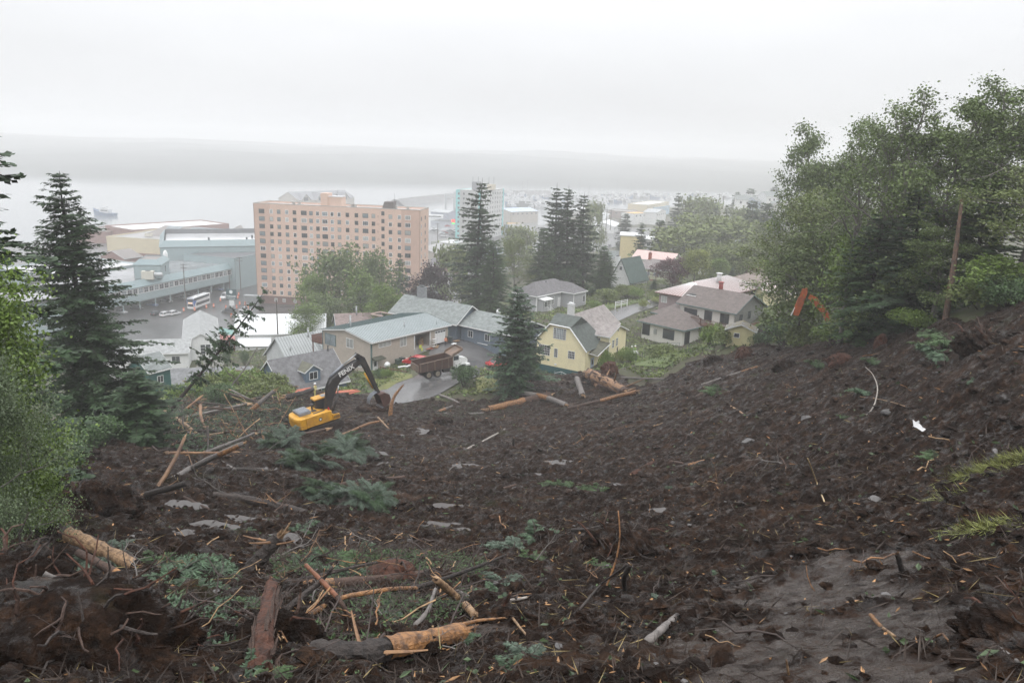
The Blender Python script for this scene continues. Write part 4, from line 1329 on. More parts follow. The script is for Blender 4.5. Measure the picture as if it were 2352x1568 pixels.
# -- ribbed grey metal roof house
P=atz(*zp('E',70,545),31.6)
seam=mat('seam_grey',(.20,.22,.22),.45,.1,2)
roof_seam=mat('roof_seam_metal',(.34,.36,.36),.35,.08,.5,metal=.2)
T_=thing('metal_roof_house','house under a steep standing-seam grey metal roof behind the dormer cottage','house',(P[0]+3,P[1]-2.8,24.5),R_(46))
walls4(T_,9.5,7.5,-1,3.6,mat('pale_siding',(.5,.52,.52),.6,.06,1),.22,x0=0,y0=-1.5,gab=('x',3.4))
gable(T_,0,9.5,-1.5,6,3.6,3.4,roof_seam,'x',.6,.4,.12,trim_white,seam,.5)
pipe(T_,5.6,1.6,5.9,8.0,.13)
pipe(T_,1.2,.0,4.8,6.0,.09)
mb=MB()
for i in range(14):
 mb.box(6.3,7.0,-1.6+i*.26,-1.54+i*.26,3.95+i*.236,4.0+i*.236)
mb.build('ladder',trim_dark,T_)
# -- white roof house and the white house at the left
white_sid=mat('white_siding',(.66,.67,.67),.6,.05,1)
white_metal=mat('roof_white_metal',(.74,.76,.77),.3,.04,.6)
P=at(*zp('I',1400,385),178)
Q_=thing('white_house','white house with a bright white metal roof behind the ribbed roof','house',(P[0],P[1],float(ground(P[0],P[1]))),R_(12))
walls4(Q_,20,9.5,-2,4.2,white_sid,.25,gab=('x',3.4))
gable(Q_,0,20,0,9.5,4.2,3.4,white_metal,'x',.4,.3,.16,trim_white,metal_grey,.6)
window(Q_,WF(0,9.5,-PI/2),4.6,5.0,1.2,1.5,trim_white,0,1,glass_dark)
lap_wall(Q_,WF(1.0,-2.6,0),[(0,-2),(6.5,-2),(6.5,1.7),(0,1.7)],white_sid,.25)
mb=MB()
slab(mb,[[.6,-3.0,1.9],[8,-3.0,1.9],[8,0,3.3],[.6,0,3.3]],.12)
mb.build('porch_roof',white_metal,Q_)
pipe(Q_,11,3.5,6.3,7.4,.1)
P=at(*zp('I',1300,420),166)
Q2=thing('white_house','white sided house with grey roof half hidden behind the leaning spruce','house',(P[0],P[1],float(ground(P[0],P[1]))),R_(22))
walls4(Q2,6.8,24,-2.0,3.7,white_sid,.25,x0=-6.8,gab=('y',1.9))
gable(Q2,-6.8,0,0,24,3.7,1.9,shingle('grey_shingle_b',(.30,.31,.31)),'y',.4,.3)
window(Q2,WF(-6.8,0,0),3.7,2.2,.9,2.0,trim_white,0,2,glass_dark)
window(Q2,WF(-6.8,0,0),4.75,2.2,.9,2.0,trim_white,0,2,glass_dark)
P=at(*zp('I',1120,470),160)
Q3=thing('white_house','low white house with dark windows left of the one behind the leaning spruce','house',(P[0],P[1],float(ground(P[0],P[1]))),R_(15))
walls4(Q3,17,8,-2.0,3.4,white_sid,.25,x0=-17,gab=('x',1.8))
gable(Q3,-17,0,0,8,3.4,1.8,shingle('grey_shingle_b',(.30,.31,.31)),'x',.5,.3)
for s in (3,8.2,11.2,14.6):
 window(Q3,WF(-17,0,0),s,1.9,1.5,1.3,trim_white,1,0,glass_dark)
door(Q3,WF(-17,0,0),9.9,.0,.95,2.1,mat('door_red',(.20,.035,.03),.5,.1,2))
P=at(*zp('I',960,690),118)
cab_green=mat('cabin_green',(.012,.085,.075),.6,.1,2)
Q4=thing('green_cabin','dark green cabin with white gable beside the flat grey roof at the left','cabin',(P[0],P[1],float(ground(P[0],P[1]))),R_(60))
walls4(Q4,3.6,5,-2,3.6,cab_green,.22,x0=-1.8,gab=('x',1.9))
flat_wall(Q4,WF(-1.8,5,-PI/2),[(.0,3.4),(5,3.4),(2.5,5.45)],trim_white,'gable_end',.1)
gable(Q4,-1.8,1.8,0,5,3.6,1.9,sh_grey,'x',.3,.25)
window(Q4,WF(-1.8,0,0),1.8,2.1,.9,1.0,trim_white,1,0,glass_dark)
window(Q4,WF(-1.8,5,-PI/2),2.5,2.1,.9,1.0,trim_white,1,0,glass_dark)
P=at(*zp('I',1130,570),126)
Q5=thing('grey_roof_house','long house seen as a plain low grey shingle roof below the white houses','house',(P[0],P[1],float(ground(P[0],P[1]))-1.2),R_(14))
walls4(Q5,17,7,-2,1.8,blue_sid,.25,x0=-8,gab=('x',1.6))
gable(Q5,-8,9,0,7,1.8,1.6,shingle('grey_shingle_c',(.17,.175,.18)),'x',.5,.4)
P=at(*zp('I',1345,400),182)
Q6=thing('pink_deck','salmon pink timber deck with railing between two white houses','deck',(P[0],P[1],float(ground(P[0],P[1]))),R_(-12))
pinkw=mat('deck_pink',(.62,.27,.25),.6,.12,2)
mb=MB()
mb.box(-4.5,5,0,3.4,3.1,3.3)
for x in (-4.4,-1.2,2,4.9):
 mb.box(x-.1,x+.1,.05,.25,-1.5,3.1)
 mb.box(x-.1,x+.1,3.1,3.3,-1.5,3.1)
mb.build('platform',pinkw,Q6)
railing(Q6,[(-4.4,.1,3.3),(4.9,.1,3.3),(4.9,3.3,3.3)],1.05,pinkw,.3)
flat_wall(Q6,WF(-4.4,3.4,0),[(0,-1),(9.3,-1),(9.3,3.1),(0,3.1)],white_sid,'back_wall')
P=at(*zp('I',1340,285),205)
Q7=thing('green_roof_house','house with a sea-green ribbed metal roof beyond the pink deck','house',(P[0],P[1],float(ground(P[0],P[1]))),R_(-20))
walls4(Q7,12,11,-2,3.6,white_sid,.3,x0=-7,gab=('x',2.2))
gable(Q7,-7,5,0,11,3.6,2.2,mat('roof_sea_green',(.20,.36,.33),.4,.08,.6),'x',.4,.4,.12,trim_white,mat('rib_sea_green',(.10,.2,.19),.4,.1,2),.6)
P=at(*zp('E',720,390),165)
Q8=thing('brown_gable_house','small house with two brown shingle gables behind the beige house roof','house',(P[0],P[1],float(ground(P[0],P[1]))),R_(20))
walls4(Q8,9.5,7,-2,3.6,blue_sid,.25,gab=('x',2.2))
sh_mauve=shingle('mauve_shingle',(.20,.155,.145))
gable(Q8,0,9.5,0,7,3.6,2.2,sh_mauve,'x',.4,.4)
gable(Q8,.6,3.6,-1.2,3.5,3.6,1.2,sh_mauve,'y',.3,.2)
flat_wall(Q8,WF(.6,-1.0,0),[(0,-1),(3,-1),(3,3.6),(1.5,4.8),(0,3.6)],wood_deck,'porch_gable')
pipe(Q8,4.4,3.0,5.3,7.4,.17)
P=at(*zp('B',1840,1330),205)
Q9=thing('cream_gable_house','pale yellow gable end peeping over the long grey roof with chimney','house',(P[0],P[1],float(ground(P[0],P[1]))),R_(-40))
walls4(Q9,5.4,9,-1,5.4,mat('cream_siding',(.60,.60,.45),.6,.05,1),.25,x0=-2.7,gab=('y',3.6))
gable(Q9,-2.7,2.7,0,9,5.4,3.6,sh_grey,'y',.3,.3)
P=at(*zp('B',2150,1250),215)
Q10=thing('hip_roof_house','grey hip roof house right of the dark purple maple','house',(P[0],P[1],float(ground(P[0],P[1]))),R_(-25))
walls4(Q10,9,8,-1,3.2,blue_sid,.25,x0=-4)
hip(Q10,-4,5,0,8,3.2,2.2,shingle('slate_blue_shingle',(.22,.235,.245)))
# -- grey bungalow
grey_sid=mat('grey_siding',(.33,.335,.345),.6,.05,1)
sh_char=shingle('charcoal_shingle',(.125,.12,.125))
N_=fatz('F',773,350,32.8)
G_=thing('grey_bungalow','light grey bungalow with hip roof and white stair in the middle of the photo','house',(N_[0],N_[1],28.6),R_(52))
zb=4.15
fl=WF(0,7.2,-PI/2)
lap_wall(G_,WF(0,6.4,-PI/2),[(0,-1.5),(6.4,-1.5),(6.4,zb),(0,zb)],grey_sid,.2)
lap_wall(G_,WF(0,0,0),[(0,-1.5),(9.3,-1.5),(9.3,zb),(0,zb)],grey_sid,.2)
lap_wall(G_,WF(9.3,0,-PI/2),[(0,-1.5),(3.4,-1.5),(3.4,zb),(0,zb)],grey_sid,.2)
lap_wall(G_,WF(9.3,-3.4,0),[(0,-1.5),(5,-1.5),(5,zb),(0,zb)],grey_sid,.2)
lap_wall(G_,WF(14.3,-3.4,PI/2),[(0,-1.5),(9.8,-1.5),(9.8,zb),(0,zb)],grey_sid,.2)
lap_wall(G_,WF(14.3,6.4,PI),[(0,-1.5),(14.3,-1.5),(14.3,zb),(0,zb)],grey_sid,.2)
hip(G_,0,14.3,0,6.4,zb,2.3,sh_char,.35)
hip(G_,9.3,14.3,-3.4,4.4,zb+.015,1.75,sh_char,.34)
for wf,s in ((WF(0,6.4,-PI/2),6.34),(WF(9.3,-3.4,0),.06),(WF(9.3,-3.4,0),4.94),(WF(0,0,0),.06),(WF(0,0,0),3.4)):
 mb=MB()
 mb.box(-.09,.09,-.06,.02,-1.2,zb-.1,wf.M(s,0,.03))
 mb.build('corner_board',trim_white,G_)
f1=WF(0,0,0)
window(G_,WF(0,6.4,-PI/2),4.2,2.6,.75,1.15,trim_white,0,1,glass_dark)
window(G_,f1,5.3,2.5,2.3,1.75,trim_white,2,0,curtain,'window')
door(G_,f1,8.5,.7,.9,2.2,trim_white)
window(G_,WF(14.3,-3.4,PI/2),1.6,2.4,1.2,1.5,trim_white,1,0,glass_dark)
window(G_,WF(9.3,-3.4,0),4.2,2.4,.001+.9,1.4,trim_white,1,0,glass_dark)
mb=MB()
mb.box(.4,.46,-1.6,0,-1,3.4)
mb.box(.46,1.9,-1.66,-1.6,-1,1.7)
mb.box(.46,1.9,-1.66,-1.6,3.1,3.4)
mb.build('porch_wall',grey_sid,G_)
window(G_,WF(.4,-1.6,0),.85,2.4,1.1,1.1,trim_white,1,0,glass_dark)
mb=MB()
mb.box(1.9,3.3,-1.6,0,.75,.85)
mb.box(3.1,3.25,-1.6,-1.45,-1,3.4)
mb.build('porch_floor',trim_white,G_)
door(G_,f1,2.5,.9,.9,2.0,trim_dark,glass_dark)
mb=MB()
slab(mb,[[.2,-2.0,3.45],[3.6,-2.0,3.45],[3.6,0,3.75],[.2,0,3.75]],.1)
mb.build('porch_roof',trim_white,G_)
st=MB()
for i in range(7):
 st.box(2.0,3.2,-1.62-.27*(i+1),-1.62-.27*i,-.9,.70-.2*i)
stp=st.build('stair',concrete,G_)
for x in (2.0,3.2):
 railing(G_,[(x,-1.65,.8),(x,-3.5,-.6)],.95,trim_white,.16,'stair_railing')
for x,y in ((5.5,3.2),(6.8,2.6)):
 mb=MB()
 mb.box(x,x+.3,y,y+.3,zb+1.9,zb+2.25)
 mb.build('roof_vent',trim_dark,G_)
# -- yellow house
yel=mat('yellow_siding',(.75,.68,.44),.6,.05,1)
sh_moss=shingle('green_shingle',(.078,.092,.084))
sh_taupe=shingle('taupe_shingle',(.25,.225,.215))
B0=fatz('F',1290,1165,29.0)
e2=np.array([math.cos(R_(-33)),math.sin(R_(-33))])
wG=9.3
o0=B0[:2]-e2*wG
Y_=thing('yellow_house','pale yellow clapboard house with green mansard roof hit by the slide','house',(o0[0],o0[1],29.0),R_(-33))
fy=WF(0,0,0)
eL,eR,zc=(0,4.1),(wG,3.6),6.9
lap_wall(Y_,fy,[(0,-.2),(wG,-.2),eR,(6.2,6.8),(2.6,6.9),eL],yel,.24)
flat_wall(Y_,fy,[(-.05,-2.4),(wG+.05,-2.4),(wG+.05,-.2),(-.05,-.2)],mat('teal_skirt',(.03,.10,.105),.7,.15,2),'foundation',.2,.3)
dy=7.0
lap_wall(Y_,WF(wG,0,PI/2),[(0,-2),(dy,-2),(dy,3.6),(0,3.6)],yel,.24)
lap_wall(Y_,WF(0,dy,-PI/2),[(0,-2),(dy,-2),(dy,4.1),(0,4.1)],yel,.24)
lap_wall(Y_,WF(wG,dy,PI),[(0,-2),(wG,-2),(wG,3.8),(0,3.8)],yel,.24)
up=.14
V={k:np.array(v,float) for k,v in dict(eL=(-.35,-.3,3.75+up),cL=(2.5,-.3,6.95+up),cR=(6.3,-.3,6.85+up),eR=(wG+.35,-.3,3.3+up),rL=(2.1,2.6,8.2+up),rR=(6.7,2.6,8.2+up),bL=(2.5,5.6,6.95+up),bR=(6.3,5.6,6.85+up),hL=(-.35,dy+.3,3.75+up),hR=(wG+.35,dy+.3,3.3+up)).items()}
mb=MB()
for q in (('cL','cR','rR','rL'),('bR','bL','rL','rR')):
 slab(mb,[V[k] for k in q],.12)
for q in (('cR','eR','hR','bR'),('eL','cL','bL','hL'),('cR','bR','rR'),('bL','cL','rL'),('hL','bL','bR','hR')):
 slab(mb,[V[k] for k in q],.12)
mb.build('roof',sh_moss,Y_)
mb=MB()
for p,q in (('eL','cL'),('cL','cR'),('cR','eR')):
 mb.tube([V[p]+[0,-.03,-.12],V[q]+[0,-.03,-.12]],.11,4)
mb.build('fascia',trim_white,Y_)
window(Y_,fy,4.3,5.55,1.25,1.75,trim_white,3,4,glass_pale)
for s in (3.38,5.22):
 window(Y_,fy,s,5.55,.42,1.75,trim_white,1,4,glass_dark)
window(Y_,fy,1.5,2.35,2.1,1.65,trim_white,5,3,glass_dark)
window(Y_,fy,3.75,2.2,.55,1.4,trim_white,1,3,glass_dark)
window(Y_,fy,6.7,2.35,1.15,1.2,trim_white,3,2,glass_dark)
mb=MB()
mb.box(3.6,4.0,-.12,-.03,.1,.35)
mb.build('meter_box',trim_white,Y_)
for xx in ((4.4,5.6,6.7),(7.1,8.3,9.4)):
 mb=MB()
 mb.tube([(xx[0],-1.2,-.9),(xx[1],-1.2,-.45),(xx[2],-1.2,-.75)],.04,5)
 for x in xx:
  mb.tube([(x,-1.2,-2.2),(x,-1.2,-.55)],.03,4)
 mb.build('handrail',trim_white,Y_)
ax0,ax1,ay0,ay1,az=3.2,wG+1.3,5.6,12.2,5.1
fa=WF(ax0,ay0,0)
lap_wall(Y_,fa,[(0,0),(ax1-ax0,0),(ax1-ax0,az),(0,az)],yel,.24)
yel_r=yel
lap_wall(Y_,WF(ax1,ay0,PI/2),[(0,-2.5),(ay1-ay0,-2.5),(ay1-ay0,az),((ay1-ay0)/2,az+1.25),(0,az)],yel_r,.24)
lap_wall(Y_,WF(ax1,ay1,PI),[(0,-2.5),(ax1-ax0,-2.5),(ax1-ax0,az),(0,az)],yel,.24)
gable(Y_,ax0,ax1,ay0,ay1,az,1.25,sh_taupe,'x',.4,.35,.14)
window(Y_,fa,ax1-ax0-2.0,3.9,.75,1.25,trim_white,0,1,glass_dark)
fr_=WF(ax1,ay0,PI/2)
window(Y_,fr_,1.6,3.5,.62,1.25,trim_white,1,2,glass_dark)
window(Y_,fr_,3.0,3.6,.62,1.25,trim_white,1,2,glass_dark)
mb=MB()
mb.box(-.2,.2,-.04,.02,-.3,.3,fr_.M(3.3,az+.6,.03))
mb.build('attic_vent',concrete,Y_)
mb=MB()
mb.poly([fr_.p(s,z,.034) for s,z in ((3.0,1.0),(3.35,.2),(3.7,.9),(3.75,1.9),(3.55,2.7),(3.2,2.4),(3.25,1.7))])
mb.build('torn_hole_shade',mat('hole_dark',(.012,.010,.009),.9,.2,3),Y_)  # flat dark patch on the wall, painted as the shade inside the hole
mb=MB()
for s,z,w,r in ((2.6,1.9,.6,.3),(3.6,.7,.5,-.5),(2.9,.9,.4,.9),(3.9,2.1,.45,-.2)):
 mb.box(0,w,-.12,-.07,0,.1,fr_.M(s,z,.05))
mb.build('broken_board',mat('board_broken',(.5,.46,.38),.7,.2,2),Y_)
lap_wall(Y_,WF(.4,ay0+1.0,PI/2),[(0,0),(1,0),(1,1),(0,1)],yel,.24)
walls4(Y_,6.4,10.5,0,5.3,yel,.24,x0=.9,y0=5.2,gab=('y',2.4))
gable(Y_,.9,7.3,4.4,15.7,5.3,2.65,sh_taupe,'y',.4,.3,.14)
mb=MB()
slab(mb,[[7.2,.8,3.15],[ax1+.2,1.2,2.75],[ax1+.3,ay0-.05,4.05],[7.9,ay0-.05,4.2]],.12)
mb.build('lean_to_roof',shingle('mossy_lean_to',(.085,.085,.06)),Y_)
mb=MB()
mb.tube([(9.3,.9,2.9),(ax1+.3,1.15,2.62),(ax1+.35,ay0,3.9)],.07,6)
mb.tube([(ax1+.1,ay0-.1,4.9),(ax1+.1,ay0-.1,0)],.05,6)
mb.build('gutter',trim_white,Y_)
door(Y_,WF(wG,1.2,PI/2),1.2,-.3,.9,2.1,mat('door_blue',(.45,.52,.60),.5,.1,2),glass_dark)
chimney(Y_,4.2,3.6,7.6,9.9,1.0,.8,mat('chimney_pale',(.58,.58,.58),.7,.08,2),trim_white)
# -- white house with brown roofs and the red deck
wb=mat('white_boards',(.66,.65,.61),.6,.05,1)
sh_brown=shingle('brown_shingle',(.128,.106,.098))
grey_boards=mat('grey_boards',(.17,.175,.165),.65,.1,1)
PB=fatz('G',195,712,33.5)
K_=thing('brown_roof_house','large white boarded house with brown shingle roofs and a red railed deck','house',(PB[0],PB[1],30.0),R_(-45))
walls4(K_,9.0,8.5,-1.5,3.45,wb,kind=.4,x0=.5,y0=.5)
hip(K_,.5,9.5,.5,9.0,3.45,2.5,sh_brown,.7,.14,trim_green)
fb_=WF(.5,.5,0)
window(K_,fb_,1.0,2.0,1.55,2.0,trim_dark,0,0,glass_dark)
window(K_,fb_,6.0,2.0,2.3,1.7,trim_dark,0,0,glass_dark)
mb=MB()
mb.box(-.3,.3,-.12,.02,-.5,.5,fb_.M(3.1,2.0,.04))
mb.build('meter_box',metal_grey,K_)
window(K_,WF(9.5,.5,PI/2),1.4,1.6,1.5,2.4,trim_dark,0,0,glass_dark)
walls4(K_,8.0,13.5,-1.5,4.0,wb,kind=.4,x0=-1.2,y0=7.0)
hip(K_,-1.2,6.8,7.0,20.5,4.0,2.3,sh_brown,.7,.14,trim_green)
window(K_,WF(-1.2,7.0,0),1.2,2.3,1.5,2.4,trim_dark,0,0,glass_pale)
window(K_,WF(-1.2,20.5,-PI/2),12.4,2.3,1.4,2.4,trim_dark,0,0,glass_pale)
chimney(K_,4.6,10.5,5.2,7.8,1.9,1.1,trim_white)
PC=fatz('G',605,512,36.7)
v=Matrix.Rotation(R_(45),4,'Z')@Vector((PC[0]-PB[0],PC[1]-PB[1],0))
cx,cy=v.x+.5,v.y+.6
zc_=6.75
cW=10.5
walls4(K_,11.6,cW,-2,zc_,wb,kind=.4,x0=cx,y0=cy,skip=(1,))
fR=WF(cx+11.6,cy,PI/2)
flat_wall(K_,fR,[(0,-2),(cW,-2),(cW,zc_),(cW/2,zc_+2.5),(0,zc_)],grey_boards,batten=.4)
gable(K_,cx,cx+11.6,cy,cy+cW,zc_,2.5,sh_brown,'x',.7,.6,.14,trim_green)
fc=WF(cx,cy,0)
window(K_,fc,2.4,zc_-1.5,2.7,1.0,trim_dark,0,0,glass_dark)
window(K_,fc,6.2,zc_-1.7,1.5,1.9,trim_dark,0,0,glass_dark)
window(K_,fc,9.6,zc_-1.7,1.7,1.9,trim_dark,1,0,glass_dark)
window(K_,fR,2.2,zc_-1.8,.9,2.0,trim_dark,0,0,glass_dark)
window(K_,fR,5.2,zc_-1.2,.8,1.3,trim_dark,0,0,glass_dark)
mb=MB()
mb.box(cx+4.2,cx+14.2,cy-2.6,cy-.02,zc_-3.15,zc_-2.95)
mb.box(cx+11.75,cx+14.2,cy,cy+8.5,zc_-3.15,zc_-2.95)
for x in (cx+4.4,cx+7.6,cx+10.8,cx+14.0):
 mb.box(x-.1,x+.1,cy-2.5,cy-2.3,-2.5,zc_-3.15)
mb.build('deck',wood_deck,K_)
zd=zc_-2.95
railing(K_,[(cx+4.2,cy-.1,zd),(cx+4.2,cy-2.55,zd),(cx+14.2,cy-2.55,zd)],1.05,wood_deck,.17)
railing(K_,[(cx+14.2,cy-2.55,zd),(cx+14.2,cy+8.5,zd)],1.05,wood_deck,.4,'railing',.06, True)
pipe(K_,cx+5.0,cy+5.6,zc_+2.2,zc_+3.9,.4,mat('flue_red',(.28,.06,.05),.6,.1,2))
mb=MB()
mb.box(9.6,12.4,.6,3.6,-.6,-.4)
mb.build('terrace',mat('terrace_pink',(.45,.34,.29),.8,.1,2),K_)
railing(K_,[(9.7,.7,-.4),(12.3,.7,-.4),(12.3,3.5,-.4)],.95,wood_deck,.16)
PP_=fatz('G',378,400,36.6)
M_=thing('pink_roof_house','low house with pink and white ribbed metal roof behind the brown roofs','house',(PP_[0],PP_[1],33.6),R_(-43))
pinkm=mat('roof_pink_metal',(.30,.185,.17),.4,.08,1)
walls4(M_,10,8,-1.5,2.9,mat('mauve_wall',(.28,.22,.22),.7,.1,1),.25,x0=.6,y0=.6)
hip(M_,.6,10.6,.6,24,2.9,2.3,pinkm,.7,.12,mat('fascia_brown',(.11,.06,.05),.6,.1,2))
Q=[[[-.1,-.1,2.95],[11.3,-.1,2.95],[5.6,5.7,5.3],[5.6,5.7,5.3]],[[-.1,24.7,2.95],[-.1,-.1,2.95],[5.6,5.7,5.32],[5.6,19,5.32]],[[11.3,-.1,2.95],[11.3,24.7,2.95],[5.6,19,5.32],[5.6,5.7,5.32]]]
ribs(M_,Q,trim_white,.62,.05,.05)
window(M_,WF(.6,.6,0),1.2,1.6,1.2,1.2,trim_white,1,0,curtain)
pipe(M_,7.5,12,4.8,6.6,.5,mat('flue_white',(.6,.6,.6),.5,.1,2))
PH=fatz('G',1065,282,37)
U_=thing('yellow_hip_house','yellow house with a wide brown hip roof beside the woods','house',(PH[0],PH[1],33.8),R_(-44))
walls4(U_,12.5,13,-2,3.1,yel,.25,x0=.5,y0=.5)
hip(U_,.5,13,.5,13.5,3.1,2.9,shingle('tan_shingle',(.20,.165,.145)),.6)
fu=WF(.5,.5,0)
window(U_,fu,2.4,1.8,2.1,1.5,trim_white,1,0,glass_pale)
window(U_,fu,4.6,1.7,.7,1.4,trim_white,0,0,glass_pale)
window(U_,fu,7.7,1.7,.9,1.3,trim_white,0,1,glass_dark)
window(U_,fu,10.6,1.7,.9,1.3,trim_white,0,1,glass_dark)
P=at(*zp('G',1690,470),150)
U2=thing('pink_roof_shed','small cream shed with pale pink ribbed roof under the alder branches','shed',(P[0],P[1],float(ground(P[0],P[1]))-.2),R_(-30))
walls4(U2,5.5,4,-1,2.8,yel,.25,x0=-2.5)
gable(U2,-2.5,3,0,4,2.8,1.0,mat('roof_pale_pink',(.55,.42,.40),.45,.08,1),'x',.5,.4,.1,trim_white,trim_white,.5)
P=at(*zp('G',1420,1080),99)
S_=thing('mossy_shed','small pale yellow garden shed with half moss-covered roof at the mud edge','shed',(P[0],P[1],float(ground(P[0],P[1]))-.1),R_(-20))
walls4(S_,3.3,2.3,-1.0,2.05,mat('shed_yellow',(.62,.57,.33),.6,.08,1),kind=.3,x0=-3.3,gab=('y',.7))
gable(S_,-3.3,0,0,2.3,2.05,.7,mat('roof_half_moss',(.20,.20,.21),.75,.3,.9,.4,10,col2=(.16,.13,.045)),'y',.3,.3,.1)
window(S_,WF(-3.3,0,0),1.2,1.3,.6,.5,trim_white,0,0,glass_dark)
# -- houses farther right
P=at(*zp('C',2010,1185),215)
A1=thing('a_frame_house','steep dark green roofed house with tall white chimney right of the joined conifers','house',(P[0],P[1],float(ground(P[0],P[1]))),R_(-38))
walls4(A1,6.0,10,-1,2.5,white_sid,.25,x0=-1,gab=('y',5.6))
gable(A1,-1,5.0,0,10,2.5,5.6,mat('roof_bottle_green',(.045,.075,.065),.6,.25,1.5),'y',.5,.3,.15,trim_dark)
window(A1,WF(-1,0,0),3,5.6,.8,.9,trim_white,0,1,glass_dark)
chimney(A1,-1.6,4.0,-1,8.0,1.3,1.0,trim_white)
P=fatz('D',132,1062,31.0)
A2=thing('pale_green_house','pale green house with grey hip roof, red chimney and dark deck rails','house',(P[0],P[1],27.2),R_(-32))
pg=mat('pale_green_siding',(.43,.47,.33),.6,.05,1)
walls4(A2,13.5,10,-2,3.7,pg,.25,x0=.4,y0=.4)
hip(A2,.4,13.9,.4,10.4,3.7,2.2,shingle('brown_grey_shingle',(.20,.18,.175)))
for s in (2.2,6.2,9):
 window(A2,WF(.4,.4,0),s,2.2,1.6,1.0,trim_white,1,0,glass_pale)
chimney(A2,5.2,5,5.4,7.6,.8,.8,mat('brick_red',(.30,.09,.06),.8,.2,4))
mb=MB()
mb.box(.2,10.6,-2.4,.3,.55,.7)
for x in (.3,3.7,7.1,10.5):
 mb.box(x-.08,x+.08,-2.4,-2.25,-2.5,2.6)
mb.build('deck',wood_deck,A2)
railing(A2,[(.3,-2.3,.7),(10.5,-2.3,.7)],1.0,wood_deck,.9)
A3=thing('pink_tin_house','house with faded pink tin roof directly behind the pale green house','house',(P[0]+4,P[1]+15,27),R_(-32))
walls4(A3,13,8,-1,4.6,pg,.25,gab=('x',2))
gable(A3,0,13,0,8,4.6,2.0,mat('roof_faded_pink',(.56,.40,.37),.45,.06,.6),'x',.5,.4)
P=at(*zp('D',50,950),292)
A4=thing('cream_apartment_block','cream brick apartment block with flat white roof beside the wet street','building',(P[0],P[1],float(ground(P[0],P[1]))),R_(-9))
cream=mat('cream_brick',(.62,.53,.31),.7,.06,.6)
greyb=mat('grey_render',(.46,.46,.45),.7,.06,.6)
h4=12.6
flat_wall(A4,WF(0,0,0),[(0,-3),(8.6,-3),(8.6,h4),(0,h4)],cream)
flat_wall(A4,WF(8.6,-.02,0),[(0,-3),(10.5,-3),(10.5,h4-1.0),(0,h4-1.0)],greyb)
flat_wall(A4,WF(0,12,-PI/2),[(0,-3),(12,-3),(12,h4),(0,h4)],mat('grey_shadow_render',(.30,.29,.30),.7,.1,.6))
flat_wall(A4,WF(19.1,0,PI/2),[(0,-3),(12,-3),(12,h4-1),(0,h4-1)],greyb)
mb=MB()
mb.box(-.3,8.7,-.3,12,h4,h4+.35)
mb.box(8.72,19.4,-.3,12,h4-1,h4-.65)
mb.build('roof',trim_white,A4)
for i in range(4):
 for s in (10.6,13.0,16.6):
  window(A4,WF(0,-.02,0),s,1.6+2.8*i,1.2,1.2,trim_white,1,0,glass_dark)
P=at(*zp('D',200,640),372)
A5=thing('blue_grey_house','blue-grey three level house with white windows behind the squat hazy conifer','house',(P[0],P[1],float(ground(P[0],P[1]))),R_(-8))
bg_=mat('blue_grey_siding',(.34,.39,.46),.6,.06,1)
walls4(A5,19,10,-3,8.4,bg_,.5,gab=('x',1.5))
gable(A5,0,19,0,10,8.4,1.5,mat('roof_pale_blue',(.42,.48,.54),.5,.08,.6),'x',.6,.4)
for s,z,w,n_ in ((4.5,6.2,2.6,1),(11,6.2,2.6,1),(3.6,1.8,4.5,5),(9,1.8,2.0,1)):
 window(A5,WF(0,0,0),s,z,w,1.5,trim_white,n_,0,glass_dark)
mb=MB()
mb.box(0,19,-1.6,-.02,3.4,3.6)
mb.build('balcony',trim_white,A5)
railing(A5,[(0,-1.5,3.6),(19,-1.5,3.6)],1.0,trim_white,1.2)
P=at(*zp('D',905,1140),240)
A6=thing('white_gable_house','white house with slate roof behind the lime coloured tree','house',(P[0],P[1],float(ground(P[0],P[1]))),R_(-40))
walls4(A6,8.5,14,-1,4.6,white_sid,.25,gab=('y',3.0))
gable(A6,0,8.5,0,14,4.6,3.0,shingle('slate_shingle',(.29,.31,.34)),'y',.4,.4)
P=at(*zp('D',1180,890),275)
A7=thing('slate_house','small slate roofed house with one white dormer in the hazy trees','house',(P[0],P[1],float(ground(P[0],P[1]))),R_(-14))
walls4(A7,11.5,8,-1,3.0,white_sid,.3,gab=('x',3))
gable(A7,0,11.5,0,8,3.0,3.0,shingle('slate_shingle',(.29,.31,.34)),'x',.3,.3)
window(A7,WF(0,1.0,0),7,4.2,1.0,1.2,trim_white,0,0,curtain)
P=at(*zp('D',1215,690),345)
A8=thing('white_cottage','white gabled cottage glimpsed among the hazy trees on the right','house',(P[0],P[1],float(ground(P[0],P[1]))),R_(-30))
walls4(A8,7,10,-1,5.0,white_sid,.4,gab=('y',3))
gable(A8,0,7,0,10,5.0,3.0,shingle('slate_shingle',(.29,.31,.34)),'y',.4,.4)
window(A8,WF(0,0,0),2.4,2.4,1.4,1.6,trim_white,1,0,glass_dark)
for i,(zx,zy,w,h,ang_,mm,lb) in enumerate([(1310,400,11,4,-10,white_sid,'pale house under the faint far pines'),(1410,430,8,5,-30,bg_,'faint blue-grey gabled house near the tall pole'),(1640,380,9,5,20,white_sid,'faint white house with peaked roof at the wood edge'),(1720,480,14,5,-5,greyb,'pale flat house left of the right woods')]):
 P=at(*zp('D',zx,zy),520 if i!=3 else 420)
 o=thing('far_house',lb,'house',(P[0],P[1],P[2]-.5),R_(ang_))
 walls4(o,w,9,-4,h,mm,.5,gab=('x' if i%2==0 else 'y',2.6))
 gable(o,0,w,0,9,h,2.6,sh_grey,'x' if i%2==0 else 'y',.4,.3)
 for s in (w*.3,w*.7):
  window(o,WF(0,0,0),s,h*.5,1.3,1.4,trim_white,0,0,glass_dark)
